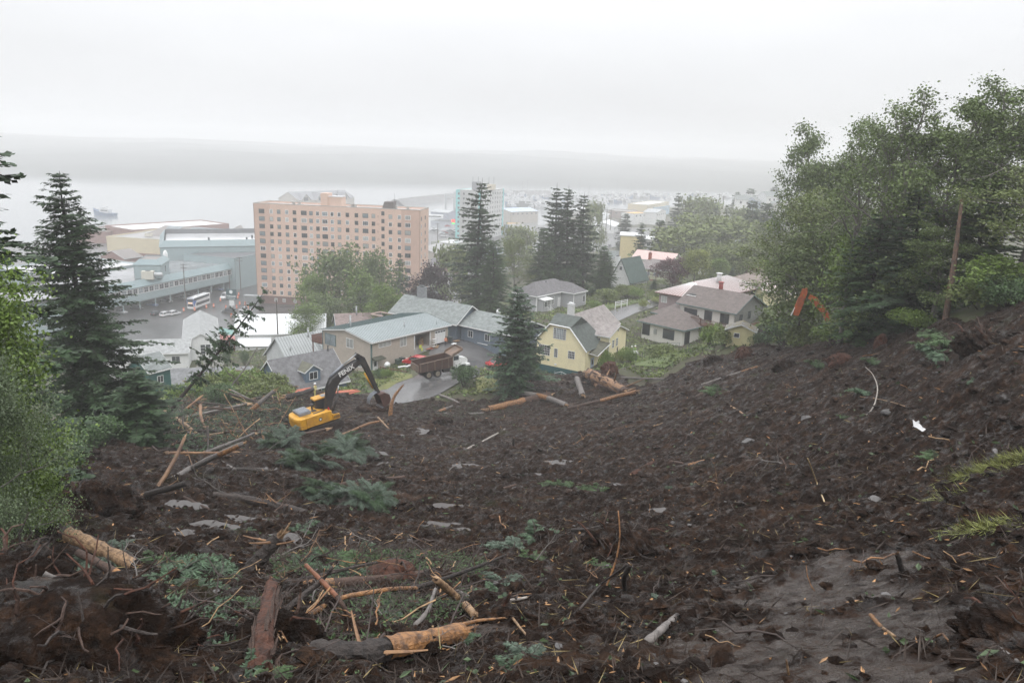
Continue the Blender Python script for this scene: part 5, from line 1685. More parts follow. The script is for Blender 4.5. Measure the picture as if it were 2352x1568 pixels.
# -- the pink apartment block
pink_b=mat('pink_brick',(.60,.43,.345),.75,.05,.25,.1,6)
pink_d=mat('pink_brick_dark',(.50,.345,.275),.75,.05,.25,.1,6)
brick_base=mat('brown_brick_base',(.17,.10,.085),.8,.15,.8)
roof_wet=mat('roof_wet_white',(.62,.63,.64),.12,.15,.1)
LP,HP,DP=63.0,37.5,14.0
PK=thing('apartment_block','tall salmon pink apartment block with twelve rows of windows','building',(-97.4,289.4,3.5),math.atan2(-7.0,62.7))
f0,fR=WF(0,0,0),WF(LP,0,PI/2)
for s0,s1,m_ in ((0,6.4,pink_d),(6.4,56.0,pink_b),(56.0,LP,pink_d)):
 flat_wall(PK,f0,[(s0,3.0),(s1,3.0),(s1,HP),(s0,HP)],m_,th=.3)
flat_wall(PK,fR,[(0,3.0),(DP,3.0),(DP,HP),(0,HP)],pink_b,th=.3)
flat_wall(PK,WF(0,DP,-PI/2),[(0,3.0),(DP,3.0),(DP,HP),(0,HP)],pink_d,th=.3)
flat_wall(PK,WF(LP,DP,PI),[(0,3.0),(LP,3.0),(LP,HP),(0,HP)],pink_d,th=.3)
mb=MB()
mb.box(.25,LP-.25,.25,DP-.25,-4,2.99)
mb.build('ground_floor',brick_base,PK)
mb=MB()
mb.box(.31,LP-.31,.31,DP-.31,HP-.75,HP-.55)
mb.build('roof',roof_wet,PK)
mb=MB()
for q in ((0,LP,-.06,.30),(0,LP,DP-.30,DP+.06),(-.06,.30,.3,DP-.3),(LP-.30,LP+.06,.3,DP-.3)):
 mb.box(q[0],q[1],q[2],q[3],HP,HP+.22)
mb.build('parapet_cap',concrete,PK)
cols=[(205,1),(312,0),(396,0),(485,0),(570,0),(673,1),(751,0),(824,0),(903,1),(983,0),(1060,0),(1149,0),(1247,0),(1344,1),(1431,0),(1533,2),(1614,0),(1710,0),(1800,1)]
rng=random.Random(77)
for r in range(12):
 z=HP-2.75-2.76*r
 for x,k in cols:
  s=(x-115)/1815*LP
  u=rng.random()
  g=glass_dark if rng.random()<.45 else (curtain if rng.random()<.5 else glass_pale)
  if k==1:
   window(PK,f0,s,z,1.85,1.35,trim_white if u<.4 else trim_dark,2,0 if u<.4 else 1,g,bar=.13)
  elif k==0:
   if u<.45:
    window(PK,f0,s,z,1.0,1.35,trim_white,1,0,g,bar=.13)
   else:
    window(PK,f0,s,z,1.15,1.35,trim_dark,0,1,g)
  else:
   window(PK,f0,s,z+1.1,1.0,1.35,trim_dark,0,0,glass_dark)
for r in range(8):
 mb=MB()
 mb.box(-.4,.4,-.03,.02,-.4,.4,f0.M((1481-115)/1815*LP,HP-2.75-2.76*r-.1,.02))
 mb.build('vent_panel',pink_d,PK)
for r in range(10):
 for s in (2.2,8.2):
  window(PK,fR,s,HP-3.2-2.76*r,.8,1.3,trim_dark if rng.random()<.6 else trim_white,0,0,glass_dark)
for s in (7.0,10.2,14.5,18):
 window(PK,WF(.25,.25,0),s,1.5,1.0,1.3,trim_white,0,1,curtain)
mb=MB()
mb.box(25.5,28.2,1.0,6,HP-.5,HP+4.6)
mb.box(28.2,33.2,1.6,6.5,HP-.5,HP+3.4)
pe=mb.build('penthouse',pink_b,PK)
mb=MB()
mb.box(28.22,33.4,1.5,6.7,HP+3.402,HP+3.6)
mb.build('penthouse_roof',roof_wet,pe)
mb=MB()
mb.prism([(48.4,HP-.5),(52.8,HP-.5),(52.8,HP+2.6),(49.4,HP+2.5)],4.0,np.array([[1,0,0,0],[0,1,0,1.2],[0,0,1,0],[0,0,0,1.]]))
mb.build('stair_hood',mat('tar_roof',(.13,.115,.11),.7,.2,1),PK)
for s in (14.0,16.2,36.5,37.6,53.0,57.5):
 mb=MB()
 mb.box(s-.45,s+.45,3.4,4.3,HP-.5,HP+.55)
 mb.box(s-.75,s+.75,3.1,4.6,HP+.7,HP+.95)
 mb.build('roof_vent',concrete,PK)
mb=MB()
mb.box(-4.5,2.5,-2.2,-.02,2.9,3.1)
for x in (-4.3,-1.2):
 mb.cyl((x,-2,-.5),(x,-2,2.9),.08,8)
mb.build('entrance_canopy',metal_grey,PK)
for x,h in ((31,2.3),(52.5,1.8)):
 mb=MB()
 mb.cyl((x,4,HP),(x,4,HP+h+3.5),.05,5)
 mb.build('aerial',trim_dark,PK)
# -- the teal tower
teal=mat('teal_render',(.24,.56,.56),.6,.05,.2)
gr_l=mat('grey_panel',(.42,.43,.42),.6,.05,.2)
gr_p=mat('pale_panel',(.56,.57,.56),.6,.05,.2)
M2=np.array([-23.5,521.0])
dl=np.array([math.cos(R_(170)),math.sin(R_(170))])
TT=thing('teal_tower','hazy ten storey tower with turquoise corner strips behind the lone spruce','building',(M2[0]+17.5*dl[0],M2[1]+17.5*dl[1],3.5),R_(-10))
WT,HT,DT=17.5,32.5,38.0
f0=WF(0,0,0)
fR=WF(WT,0,R_(78))
flat_wall(TT,f0,[(0,-1),(2.8,-1),(2.8,HT),(0,HT)],teal)
flat_wall(TT,f0,[(2.8,-1),(15.5,-1),(15.5,HT),(2.8,HT)],gr_l)
flat_wall(TT,f0,[(15.5,-1),(WT,-1),(WT,HT),(15.5,HT)],teal)
flat_wall(TT,fR,[(0,-1),(DT-2.5,-1),(DT-2.5,HT),(0,HT)],gr_p)
flat_wall(TT,fR,[(DT-2.5,-1),(DT,-1),(DT,HT),(DT-2.5,HT)],teal)
c8,s8=math.cos(R_(78))*DT,math.sin(R_(78))*DT
mb=MB()
q=[(0,0),(WT,0),(WT+c8,s8),(c8,s8)]
slab(mb,[[x,y,HT-.3] for x,y in q],.3)
mb.build('roof',gr_p,TT)
flat_wall(TT,WF(0+c8,s8,R_(78-180)),[(0,-1),(DT,-1),(DT,HT),(0,HT)],teal)
for r in range(10):
 for s in (2.0,5.4,9.0,11.4,14.0):
  window(TT,f0,s,HT-2.6-3.1*r,1.2,1.5,trim_white,1,0,glass_dark)
 for k in range(9):
  window(TT,fR,2.2+4.1*k,HT-2.6-3.1*r,1.1,1.5,trim_white,0,0,glass_dark)
mb=MB()
mb.box(9.6,14.6,5,11,HT,HT+5.2)
mb.build('lift_house',mat('dark_grey_panel',(.20,.20,.22),.6,.05,.2),TT)
mb=MB()
mb.box(18.0,23.0,14,19,HT,HT+3.6)
mb.build('lift_house',mat('cream_panel',(.55,.50,.40),.6,.05,.2),TT)
for x,y in ((10,6),(19,15),(22,17),(13,9)):
 mb=MB()
 mb.cyl((x,y,HT),(x,y,HT+8.5),.12,5)
 mb.build('mast',trim_dark,TT)
# -- generic town buildings
def block(name,label,P0,P1,depth,z0,z1,wm,rm,roofkind='flat',rise=2,wins= None,rz= None,cat='building',rimmat= None,front= True):
 P0,P1=np.array(P0[:2],float),np.array(P1[:2],float)
 L=float(np.hypot(*(P1-P0)))
 an=math.atan2(P1[1]-P0[1],P1[0]-P0[0])
 o=thing(name,label,cat,(P0[0],P0[1],z0),an)
 h=z1-z0
 walls4(o,L,depth,-2 if z0<8 else -5,h,wm,kind='flat',gab=(roofkind[-1],rise) if roofkind.startswith('gable') else None,th=.25)
 if roofkind=='flat':
  mb=MB()
  mb.box(.26,L-.26,.26,depth-.26,h-.6,h-.4)
  mb.build('roof',rm,o)
  mb=MB()
  for q in ((0,L,-.05,.26),(0,L,depth-.26,depth+.05),(-.05,.26,.26,depth-.26),(L-.26,L+.05,.26,depth-.26)):
   mb.box(*q,h,h+.18)
  mb.build('parapet_cap',rimmat or concrete,o)
 elif roofkind=='hip':
  hip(o,0,L,0,depth,h,rise,rm)
 else:
  gable(o,0,L,0,depth,h,rise,rm,roofkind[-1],.5,.3)
 for (s,z,w,hh,nv,g) in wins or []:
  window(o,WF(0,0,0),s,z,w,hh,trim_white,nv,0,g)
 return o,L,h
tealw=mat('teal_cladding',(.29,.37,.385),.55,.05,.3)
teal_roof=mat('teal_metal_roof',(.20,.27,.285),.45,.06,.3)
mans=mat('mansard_grey',(.11,.115,.125),.55,.12,.5)
creamw=mat('cream_wall',(.60,.53,.37),.7,.04,.3)
brick_m=mat('mall_brick',(.24,.125,.105),.8,.12,.8)
roof_gravel=mat('roof_gravel_wet',(.27,.265,.26),.35,.2,.15)
roof_brown=mat('mall_roof_brown',(.20,.18,.17),.55,.12,.3)
ac_m=mat('ac_cream',(.55,.53,.46),.6,.06,1)
def ac_unit(parent,x,y,z,w,d,h,m= None):
 mb=MB()
 mb.box(x,x+w,y,y+d,z+.25,z+h)
 for a in (x+.1,x+w-.25):
  for b_ in (y+.1,y+d-.25):
   mb.box(a,a+.15,b_,b_+.15,z,z+.25)
 o=mb.build('roof_unit',m or ac_m,parent)
 mb=MB()
 mb.cyl((x+w*.5,y+d*.5,z+h),(x+w*.5,y+d*.5,z+h+.12),min(w,d)*.35,12)
 mb.build('fan',trim_dark,o)
 return o
G0,G1=np.array([-139.5,247.]),np.array([-112.5,327.])
LG=float(np.hypot(*(G1-G0)))
MG=thing('teal_mall','teal clad mall with a long strip of white framed windows over the parked cars','building',(G0[0],G0[1],3.6),math.atan2(*(G1-G0)[::-1]))
f0=WF(0,0,0)
flat_wall(MG,f0,[(0,3.4),(LG,3.4),(LG,6.1),(0,6.1)],tealw)
flat_wall(MG,f0,[(0,8.0),(LG,8.0),(LG,8.5),(0,8.5)],tealw)
mb=MB()
mb.box(0,LG,.2,.4,6.1,8.0)
mb.build('window_backing',trim_dark,MG)
kw=34
for i in range(kw):
 window(MG,f0,LG*(i+.5)/kw,7.05,LG/kw-.62,1.75,trim_white,1,1,glass_dark if i%3 else glass_pale,bar=.19)
mb=MB()
slab(mb,[[-.3,-.5,8.45],[LG,-.5,8.45],[LG,1.6,10.6],[-.3,1.6,10.6]],.2)
mb.build('sloping_roof',teal_roof,MG)
mb=MB()
slab(mb,[[0,1.6,10.0],[LG-2,1.6,10.0],[LG-2,26,10.0],[-30,26,10.0],[-34,2,10.0]],.4)
mb.build('flat_roof',mat('roof_wet_slate',(.22,.225,.235),.10,.3,.08),MG)
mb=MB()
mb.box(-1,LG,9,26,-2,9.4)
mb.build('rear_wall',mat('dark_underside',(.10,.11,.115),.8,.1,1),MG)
mb=MB()
mb.box(0,LG,.3,9,3.1,3.4)
mb.build('soffit',tealw,MG)
for i in range(12):
 mb=MB()
 x=1+i*(LG-3)/11
 mb.cyl((x,.5,-1.5),(x,.5,3.1),.22,8)
 mb.build('column',tealw,MG)
fl_=WF(-34,-2.0,R_(3.0))
flat_wall(MG,fl_,[(0,-2),(34,-2),(34,9.4),(0,9.4)],tealw)
for s in (6,12.5,19,25.5,31):
 window(MG,fl_,s,7.2,3.6,1.5,trim_white,3,1,glass_pale)
 window(MG,fl_,s,3.2,3.6,1.5,trim_white,3,1,glass_pale)
def mansard(o,L,W_,z0,h,ins,m,th=.2):
 mb=MB()
 a=[[-.4,-.4,z0],[L+.4,-.4,z0],[L+.4,W_+.4,z0],[-.4,W_+.4,z0]]
 b_=[[ins,ins,z0+h],[L-ins,ins,z0+h],[L-ins,W_-ins,z0+h],[ins,W_-ins,z0+h]]
 for i in range(4):
  j=(i+1)%4
  slab(mb,[a[i],a[j],b_[j],b_[i]],th)
 return mb.build('mansard',m,o)
c0=fatz('A',1200,1100,13.6)
c1=fatz('A',1440,1100,13.6)
MC=thing('roof_cube','teal box with sloped cap standing on the mall roof beside a large air unit','building',(c0[0],c0[1],13.62),math.atan2(c1[1]-c0[1],c1[0]-c0[0]))
Lc=float(np.hypot(*(c1-c0)[:2]))
walls4(MC,Lc,14,0,5.0,tealw,kind='flat')
mansard(MC,Lc,14,5.0,1.8,1.5,teal_roof)
mb=MB()
mb.box(1.4,Lc-1.4,1.4,12.6,6.2,6.5)
mb.build('roof',roof_brown,MC)
window(MC,WF(Lc,0,PI/2),7,2.6,1.6,2.2,tealw,0,0,glass_dark)
U_=thing('roof_air_unit','large cream air unit with duct in front of the teal roof box','air unit',(c0[0]+2.5,c0[1]-3.4,13.62),math.atan2(c1[1]-c0[1],c1[0]-c0[0]))
ac_unit(U_,1.5,0,0,4.0,2.6,3.2)
mb=MB()
mb.cyl((5.6,1.3,1.9),(8.4,1.3,1.9),.8,12)
mb.build('duct',metal_grey,U_)
r0=fatz('A',1350,940,13.0)
r1=fatz('A',2100,1010,13.0)
MR_=thing('teal_mall_block','taller teal mall block with dark mansard parapet round a wet white roof','building',(r0[0]+3,r0[1]+2,5),math.atan2(r1[1]-r0[1]+30,r1[0]-r0[0]))
LR=56.
walls4(MR_,LR,46,-2,13.5,tealw,kind='flat')
mansard(MR_,LR,46,13.5,2.6,1.6,teal_roof)
mb=MB()
mb.box(2.2,LR-2.2,2.2,43.8,14.0,14.2)
mb.build('roof',roof_wet,MR_)
flat_wall(MR_,WF(2.0,43.8,0),[(0,14.2),(LR-4,14.2),(LR-4,16.4),(0,16.4)],mans)
for s,w in ((17,3.5),(41,2),(44,1.6)):
 window(MR_,WF(0,0,0),s,9.0,w,3.2,tealw,0,0,glass_dark)
for x,y in ((20,16),(36,14),(39,22)):
 mb=MB()
 mb.cyl((x,y,14.2),(x,y,15.6),.4,8)
 mb.build('roof_vent',trim_dark,MR_)
MS=thing('satellite_dish','white satellite dish edge-on upon the teal mall roof','dish',tuple(fatz('A',1490,955,15.2)))
mb=MB()
mb.tube([(0,0,0),(0,0,1.8)],.15,6)
mb.tube([(-.6,0,2.6),(-.35,0,2.6),(0,0,2.6),(.1,0,2.6)],[2.3,1.9,1.0,.2],16)
mb.build('dish',trim_white,MS, True)
w0,w1=fatz('A',2105,1190,3.8),np.array([-98.,372.,0])
block('teal_mall_end','plain teal end wall of the mall reaching behind the pink block',w0,w1,25,3.6,16.2,tealw,mans,'flat',rimmat=teal_roof)
y0,y1=fatz('A',945,725,13),fatz('A',2000,790,13)
MY,LY,HY=block('cream_mall','long cream walled mall with brick base and rooftop units beyond the teal one',y0,y1,55,4,13,creamw,roof_gravel,'flat',rimmat=creamw)
mb=MB()
mb.box(-.2,LY+.2,-.25,-.05,-2,1.6)
mb.build('brick_base',brick_m,MY)
mb=MB()
slab(mb,[[10,16,8.7],[LY+12,16,8.7],[LY+12,26,13.2],[16,26,13.2]],.3)
slab(mb,[[10,36,8.7],[LY+12,36,8.7],[LY+12,26,13.2],[16,26,13.2]],.3)
mb.build('long_roof',roof_brown,MY)
for x in (19,33,42,54):
 sk=MB()
 for i in range(6):
  slab(sk,[[x+i*1.4,22.2,12.0],[x+i*1.4+1.15,22.2,12.0],[x+i*1.4+1.15,25.2,13.35],[x+i*1.4,25.2,13.35]],.08)
 sk.build('skylight',glass_pale,MY)
for i,(x,y,w,h) in enumerate([(15,10,3.2,1.8),(26,7,3,1.4),(32,6,1.2,1.0),(35,5,2.8,1.4),(38,11,4.6,2.8),(43,6,3.2,2.0),(50,9,2.6,2.2),(56,8,2.4,2.4),(59,8,1.4,1.6),(61,9,1.2,1.4)]):
 ac_unit(MY,x,y,8.7,w,w*.7,h)
b0,b1=fatz('A',2003,850,4),fatz('A',2255,855,4)
MB_,LB,_=block('brick_entrance','brick mall entrance with pointed gable and tall window left of the pink block',b0,b1,40,4,11.5,brick_m,roof_brown,'flat')
flat_wall(MB_,WF(3.6,-.6,0),[(0,-2),(5.5,-2),(5.5,9.5),(2.75,12.5),(0,9.5)],mans,'gable_front')
gable(MB_,3.6,9.1,-.9,12,9.6,3.2,roof_brown,'y',.5,.3)
window(MB_,WF(3.6,-.6,0),2.75,5,2.8,7,trim_white,2,0,glass_dark)
v0,v1=fatz('A',1180,668,12),fatz('A',2040,612,12)
block('white_roof_mall','broad low building with a bright white roof at the water behind the cream mall',v0,v1,30,4,12,brick_m,white_metal,'flat',rimmat=brick_m)
v0,v1=fatz('A',950,690,9),fatz('A',1240,655,9)
block('grey_roof_mall','low grey roofed building left of the white roof at the water',v0,v1,22,4,9.5,brick_m,roof_gravel,'flat')
v0,v1=fatz('A',-60,1010,9),fatz('A',500,1085,9)
block('white_roof_store','wide low store with a white snow-bright roof at the far left',v0,v1,42,3.6,9.2,tealw,roof_wet,'flat')
v0,v1=fatz('A',235,1105,11),fatz('A',470,1150,11)
block('dark_roof_box','dark sloping roof box above the left teal wing',v0,v1,8,9.6,12.2,mans,mans,'flat')
v0,v1=fatz('A',900,935,6),fatz('A',1110,960,6)
block('brown_gable_store','small brown gabled store with white windows left of the teal roof box',v0,v1,10,3.6,8.0,brick_m,roof_brown,'gable_y',3,[(6,2.6,2.5,1.8,2,glass_pale)])
l0,l1=fatz('B',610,330,14),fatz('B',1215,300,14)
tan_s=mat('tan_shingle_wall',(.40,.37,.33),.7,.08,.5)
MLd,LL_,HL=block('gabled_lodge','hazy grey shingled lodge with white gable windows behind the pink roof',l0,l1,24,3.6,17.5,tan_s,shingle('lodge_roof',(.22,.225,.24)),'gable_x',5.5)
for x,w in ((2,10),(18,9),(34,10),(46,9)):
 if x+w<LL_+6:
  flat_wall(MLd,WF(x,-1.2,0),[(0,0),(w,0),(w,HL),(w/2,HL+4.5),(0,HL)],tan_s,'gable_front')
  gable(MLd,x,x+w,-1.5,10,HL,4.5,MATS['lodge_roof'],'y',.5,.4)
  window(MLd,WF(x,-1.2,0),w/2,HL+.4,w*.45,3.0,trim_white,2,1,glass_dark)
TOWN=[('B',(2045,735),(2300,760),9.5,24,mat('olive_wall',(.33,.35,.30),.7,.06,.4),roof_wet,'flat','flat roofed pale store right of the pink block'),('B',(2170,880),(2300,800),11,16,tan_s,roof_gravel,'gable_x','tan gabled store behind the dark dormer roof'),('B',(2040,990),(2330,1000),9.0,16,brick_m,shingle('dark_town_shingle',(.115,.11,.12)),'gable_x','dark shingled building right of the pink block'),('B',(2040,1085),(2290,1070),6.5,14,white_sid,white_metal,'flat','low white roofed annex below the dark shingled building'),('C',(895,480),(1190,470),10,26,tan_s,mat('roof_pale_blue_metal',(.45,.54,.66),.4,.06,.3),'gable_x','tan warehouse with a pale blue roof right of the teal tower'),('C',(818,640),(885,650),9,14,bg_,roof_gravel,'gable_y','narrow grey building at the foot of the teal tower'),('C',(890,660),(1000,665),8,16,white_sid,mat('roof_mauve_metal',(.40,.33,.32),.5,.06,.3),'gable_x','white shop with mauve roof right of the teal tower'),('C',(770,910),(900,880),8,14,bg_,mat('roof_blue_metal',(.42,.52,.66),.4,.06,.3),'flat','blue roofed shed behind the lone spruce'),('C',(1870,590),(1960,500),9,14,white_sid,metal_grey,'gable_x','white warehouse on the left of the far street'),('C',(1680,470),(1860,440),9,20,greyb,white_metal,'flat','white roofed building behind the joined conifers'),('C',(1950,465),(2240,480),10,24,mat('dull_brown_wall',(.24,.19,.17),.8,.1,.3),roof_gravel,'flat','long dull brown building at the harbour'),('D',(270,440),(425,440),11,18,white_sid,white_metal,'gable_x','white hall with a white roof at the harbour'),('D',(360,405),(590,370),15,20,creamw,white_metal,'flat','cream harbour building with pink doors'),('D',(425,430),(600,410),12,12,mat('sky_blue_wall',(.36,.50,.62),.6,.06,.4),white_metal,'flat','sky blue building under the cream harbour building'),('D',(218,500),(390,490),13,14,white_sid,mat('orange_band',(.80,.45,.12),.6,.06,.4),'flat','building with an orange front above the blue-grey house'),('D',(460,490),(560,470),14,12,white_sid,metal_grey,'gable_y','white gabled house left of the tallest hazy conifer'),('D',(0,640),(50,600),10,16,white_sid,white_metal,'gable_x','white shed beside the right kerb of the wet street'),('D',(60,985),(140,960),23.5,6,white_sid,sh_grey,'gable_y','small grey gabled roof behind the steep green roofed house'),('D',(1180,660),(1260,640),21,9,white_sid,white_metal,'flat','white box building glimpsed among the hazy trees'),('D',(1520,1080),(1620,1060),33,7,wood_deck,mans,'flat','dark brown porch house left of the right woods'),]
for f,A_,B_,zr,dp,wm,rm,rk,lb in TOWN:
 p0,p1=fatz(f,*A_,zr),fatz(f,*B_,zr)
 g=float(ground(p0[0],p0[1]))
 o,L,h=block('town_building',lb,p0,p1,dp,min(g,zr-3),zr,wm,rm,rk,2.2)
 k=max(1,int(L/5))
 for i in range(k):
  window(o,WF(0,0,0),L*(i+.5)/k,h-1.9,min(2.0,L/k*.5),1.3,trim_white,1,0,glass_dark)
# -- pavement
asphalt=mat('wet_asphalt',(.075,.074,.076),.28,.35,.12,.15,3)
asphalt2=mat('wet_road',(.10,.098,.098),.22,.3,.2,.15,3)
def strip(name,A,B,m,lift=.10,nv=6,kind='structure',sub=4):
 """sheet draped on the ground between two edge polylines of plan points"""
 def dens(Pp):
  Pp=np.array([p[:2] for p in Pp],float)
  t=np.linspace(0,len(Pp)-1,(len(Pp)-1)*sub+1)
  return np.stack([np.interp(t,np.arange(len(Pp)),Pp[:,i]) for i in (0,1)],1)
 a,b_=dens(A),dens(B)
 w=np.linspace(0,1,nv+1)[:, None, None ]
 G=a[ None ]*(1-w)+b_[ None ]*w
 z=ground(G[...,0],G[...,1])+lift
 mb=MB()
 mb.grid(np.concatenate([G,z[..., None ]],-1))
 return tag(mb.build(name,m, None, True),kind=kind)
def gpl(pts,f='P'):
 return [gp(x,y,f) for x,y in pts]
xs_,ys_=np.linspace(-330,110,90),np.linspace(222,640,90)
XX,YY=np.meshgrid(xs_,ys_)
ZZ=ground(XX,YY)
keep=(ZZ<8.5)&(ZZ>2.2)
mb=MB()
mb.grid(np.stack([XX,YY,np.where(keep,ZZ+.14,ZZ-1.5)],-1))
tag(mb.build('street',asphalt, None, True),kind='structure')
strip('road',gpl([(868,897),(905,884),(950,868),(985,848),(985,812),(1000,788),(1022,780)]),gpl([(905,930),(990,915),(1050,882),(1095,866),(1120,850),(1135,820),(1140,785)]),asphalt2,.12,10)
strip('road',gpl([(1022,780),(1030,770),(1040,760)]),gpl([(1140,785),(1140,775),(1140,765)]),asphalt,.14,8)
strip('road',[fatz('F',1530,520,30.5),fatz('F',1800,430,31.2),fatz('F',2120,335,32)],[fatz('F',1620,640,30.5),fatz('F',1850,520,31.2),fatz('F',2150,420,32)],asphalt2,.12,6)
strip('road',gpl([(1830,920),(1880,800),(1935,700),(1985,600),(2005,560)],'C'),gpl([(1940,920),(1985,800),(2010,700),(2050,600),(2060,560)],'C'),asphalt2,.14,6)
lawn_m=mat('lawn_green',(.085,.115,.032),.8,.3,.5,.5,20)
lawn_y=mat('lawn_yellow_green',(.14,.145,.045),.8,.3,.6,.5,20)
strip('lawn',[fatz('F',1440,440,30.2),fatz('F',1750,400,31),fatz('F',2040,330,31.5)],[fatz('F',1450,500,30.2),fatz('F',1760,440,31),fatz('F',2060,350,31.5)],lawn_m,.10,6)
strip('lawn',gpl([(1800,1060),(1960,1000),(2150,985),(2350,985)],'F'),gpl([(1840,1115),(2000,1120),(2150,1135),(2230,1090)],'F'),lawn_m,.16,8)
strip('lawn',gpl([(105,1250),(200,1225),(330,1250)],'F'),gpl([(130,1400),(240,1400),(380,1380)],'F'),lawn_y,.16,8)
strip('lawn',gpl([(1455,590),(1530,580),(1660,600)],'G'),gpl([(1530,740),(1600,720),(1680,700)],'G'),lawn_m,.16,6)
strip('lawn',gpl([(1045,985),(1180,940),(1300,910),(1440,930)],'E'),gpl([(1080,1090),(1200,1075),(1300,1010),(1450,960)],'E'),lawn_y,.13,6)
strip('lawn',gpl([(1070,480),(1150,490),(1250,490)],'F'),gpl([(1080,525),(1160,530),(1300,520)],'F'),lawn_m,.12,4)
strip('street',gpl([(900,470),(1100,460),(1330,440)],'I'),gpl([(930,560),(1130,545),(1330,520)],'I'),mat('gravel_lane',(.20,.195,.18),.6,.15,.4),.14,6)
# -- harbour
rock=mat('breakwater_rock',(.16,.16,.16),.85,.3,.15,.8,.6)
BK=[atz(*zp('B',1660,345),0),atz(*zp('B',2000,300),0),atz(*zp('B',2330,262),0)]
BK2=[atz(*zp('C',780,300),0),atz(*zp('C',1050,300),0),atz(*zp('C',1320,302),0)]
for q,lb in ((BK,'long grey rock breakwater slanting from behind the pink roof to the teal tower'),(BK2,'far rock breakwater right of the teal tower')):
 n=60
 t_=np.linspace(0,2,n)
 c=np.stack([np.interp(t_,[0,1,2],[p[i] for p in q]) for i in (0,1)],1)
 d=unit(np.gradient(c,axis=0))
 nn=np.stack([-d[:,1],d[:,0]],1)
 P=[]
 for o_,z in ((-13,-2),(-6,3.5),(-2,6.5),(2,6.5),(6,3.5),(13,-2)):
  r=fbm(c[:,0]/3,c[:,1]/3+o_,2,33)
  P.append(np.concatenate([c+nn*(o_+r[:, None ]),(z+1.6*r)[:, None ]],1))
 mb=MB()
 mb.grid(np.array(P))
 tag(mb.build('breakwater',rock),lb,'breakwater')
boat_w=mat('boat_white',(.55,.56,.57),.35,.05,1)
boat_b=mat('boat_blue',(.08,.14,.24),.4,.1,1)
boat_d=mat('boat_dark',(.12,.13,.13),.5,.1,1)
def boat(name,label,loc,rz,L,hm_,mast,group= None,cab=.4):
 o=thing(name,label,'boat',loc,rz,group)
 w=L*.30
 mb=MB()
 S=[]
 for x,k,zz in ((-.5,.85,0),(-.2,1,0),(.2,.95,.05),(.42,.5,.12),(.5,.05,.18)):
  S.append([[x*L,-k*w/2,L*(.11+zz)],[x*L*.96,-k*w*.35,-.4],[x*L*.96,k*w*.35,-.4],[x*L,k*w/2,L*(.11+zz)]])
 S=np.array(S)
 mb.grid(S)
 mb.add(S[:,[0,3]].reshape(-1,3)-[0,0,.25],[(0,1,3,2),(2,3,5,4),(4,5,7,6),(6,7,9,8)])
 mb.add(S[0],[(0,1,2,3)])
 mb.build('hull',hm_,o)
 mb=MB()
 mb.box(-.25*L,(.25-cab*.2)*L,-w*.32,w*.32,L*.09,L*.26)
 mb.box(-.12*L,.12*L,-w*.26,w*.26,L*.262,L*.36)
 mb.build('cabin',boat_w,o)
 mb=MB()
 mb.box((.251-cab*.2)*L,(.262-cab*.2)*L,-w*.28,w*.28,L*.17,L*.24)
 for s in (-1,1):
  mb.box(-.2*L,.1*L,s*w*.325-.02,s*w*.325+.02,L*.18,L*.23)
 mb.build('cabin_window',glass_dark,o)
 if mast:
  mb=MB()
  mb.tube([(0,0,L*.3),(0,0,mast)],[.11,.06],5)
  mb.tube([(0,0,L*.35),(-L*.42,0,L*.55)],.07,4)
  mb.tube([(0,-w*.3,mast*.75),(0,w*.3,mast*.75)],.05,4)
  mb.build('mast',boat_d,o)
 return o
protos=[]
P=fatz('A',935,540,0)
boat('ferry','blue and white motor launch out on the water left of the malls',(P[0],P[1],.2),R_(170),20,boat_b,0)
rng=random.Random(9)
hb=[]
for i in range(120):
 zx,zy=rng.uniform(860,2330),rng.uniform(318,440)
 p=fatz('C',zx,zy,0)
 if float(ground(p[0],p[1]))<-.8:
  hb.append(p)
for i in range(50):
 p=fatz('D',rng.uniform(0,1250),rng.uniform(300,345),0)
 if float(ground(p[0],p[1]))<-.8:
  hb.append(p)
kinds=[('white cabin boat moored among the hazy masts of the harbour',boat_w,0,'white cabin boats in the harbour'),('dark hulled fishing boat with a tall mast in the hazy harbour',boat_d,17,'masted fishing boats in the harbour'),('white hulled sailing boat with a bare mast in the hazy harbour',boat_w,15,'bare masted sailing boats in the harbour'),('blue hulled work boat with a short mast in the hazy harbour',boat_b,10,'blue work boats in the harbour')]
pr=[ None ]*4
for i,p in enumerate(hb):
 k=i%4
 rz=R_(rng.choice([30,210,120,300])+rng.uniform(-12,12))
 if pr[k] is None:
  pr[k]=boat('moored_boat',kinds[k][0],(p[0],p[1],.1),rz,12+2*k%5,kinds[k][1],kinds[k][2],kinds[k][3])
  o=pr[k]
 else:
  o=copy_tree(pr[k])
 o.location=(p[0],p[1],.1)
 o.rotation_euler=(0,0,rz)
 s=rng.uniform(.8,1.5)
 o.scale=(s,s,s*rng.uniform(.9,1.3))
dock=mat('dock_wood',(.26,.25,.24),.8,.15,.3)
for i,(a_,b_) in enumerate([((870,345),(1300,340)),((880,372),(1250,365)),((870,410),(1230,400)),((1650,330),(2330,325)),((1700,360),(2300,352))]):
 p,q=fatz('C',*a_,0),fatz('C',*b_,0)
 L=float(np.hypot(*(q-p)[:2]))
 o=thing('floating_dock',['farthest boat float in the left half of the harbour','middle boat float in the left half of the harbour','nearest boat float in the left half of the harbour','farther boat float on the right of the harbour','nearer boat float on the right of the harbour'][i],'dock',(p[0],p[1],0),math.atan2(q[1]-p[1],q[0]-p[0]))
 mb=MB()
 mb.box(0,L,-1.5,1.5,-.3,.6)
 mb.build('deck',dock,o)
 for x in np.arange(5,L,28):
  mb=MB()
  mb.cyl((x,1.8,-1),(x,1.8,7),.3,6)
  mb.build('piling',boat_d,o)
p=fatz('C',190,470,1)
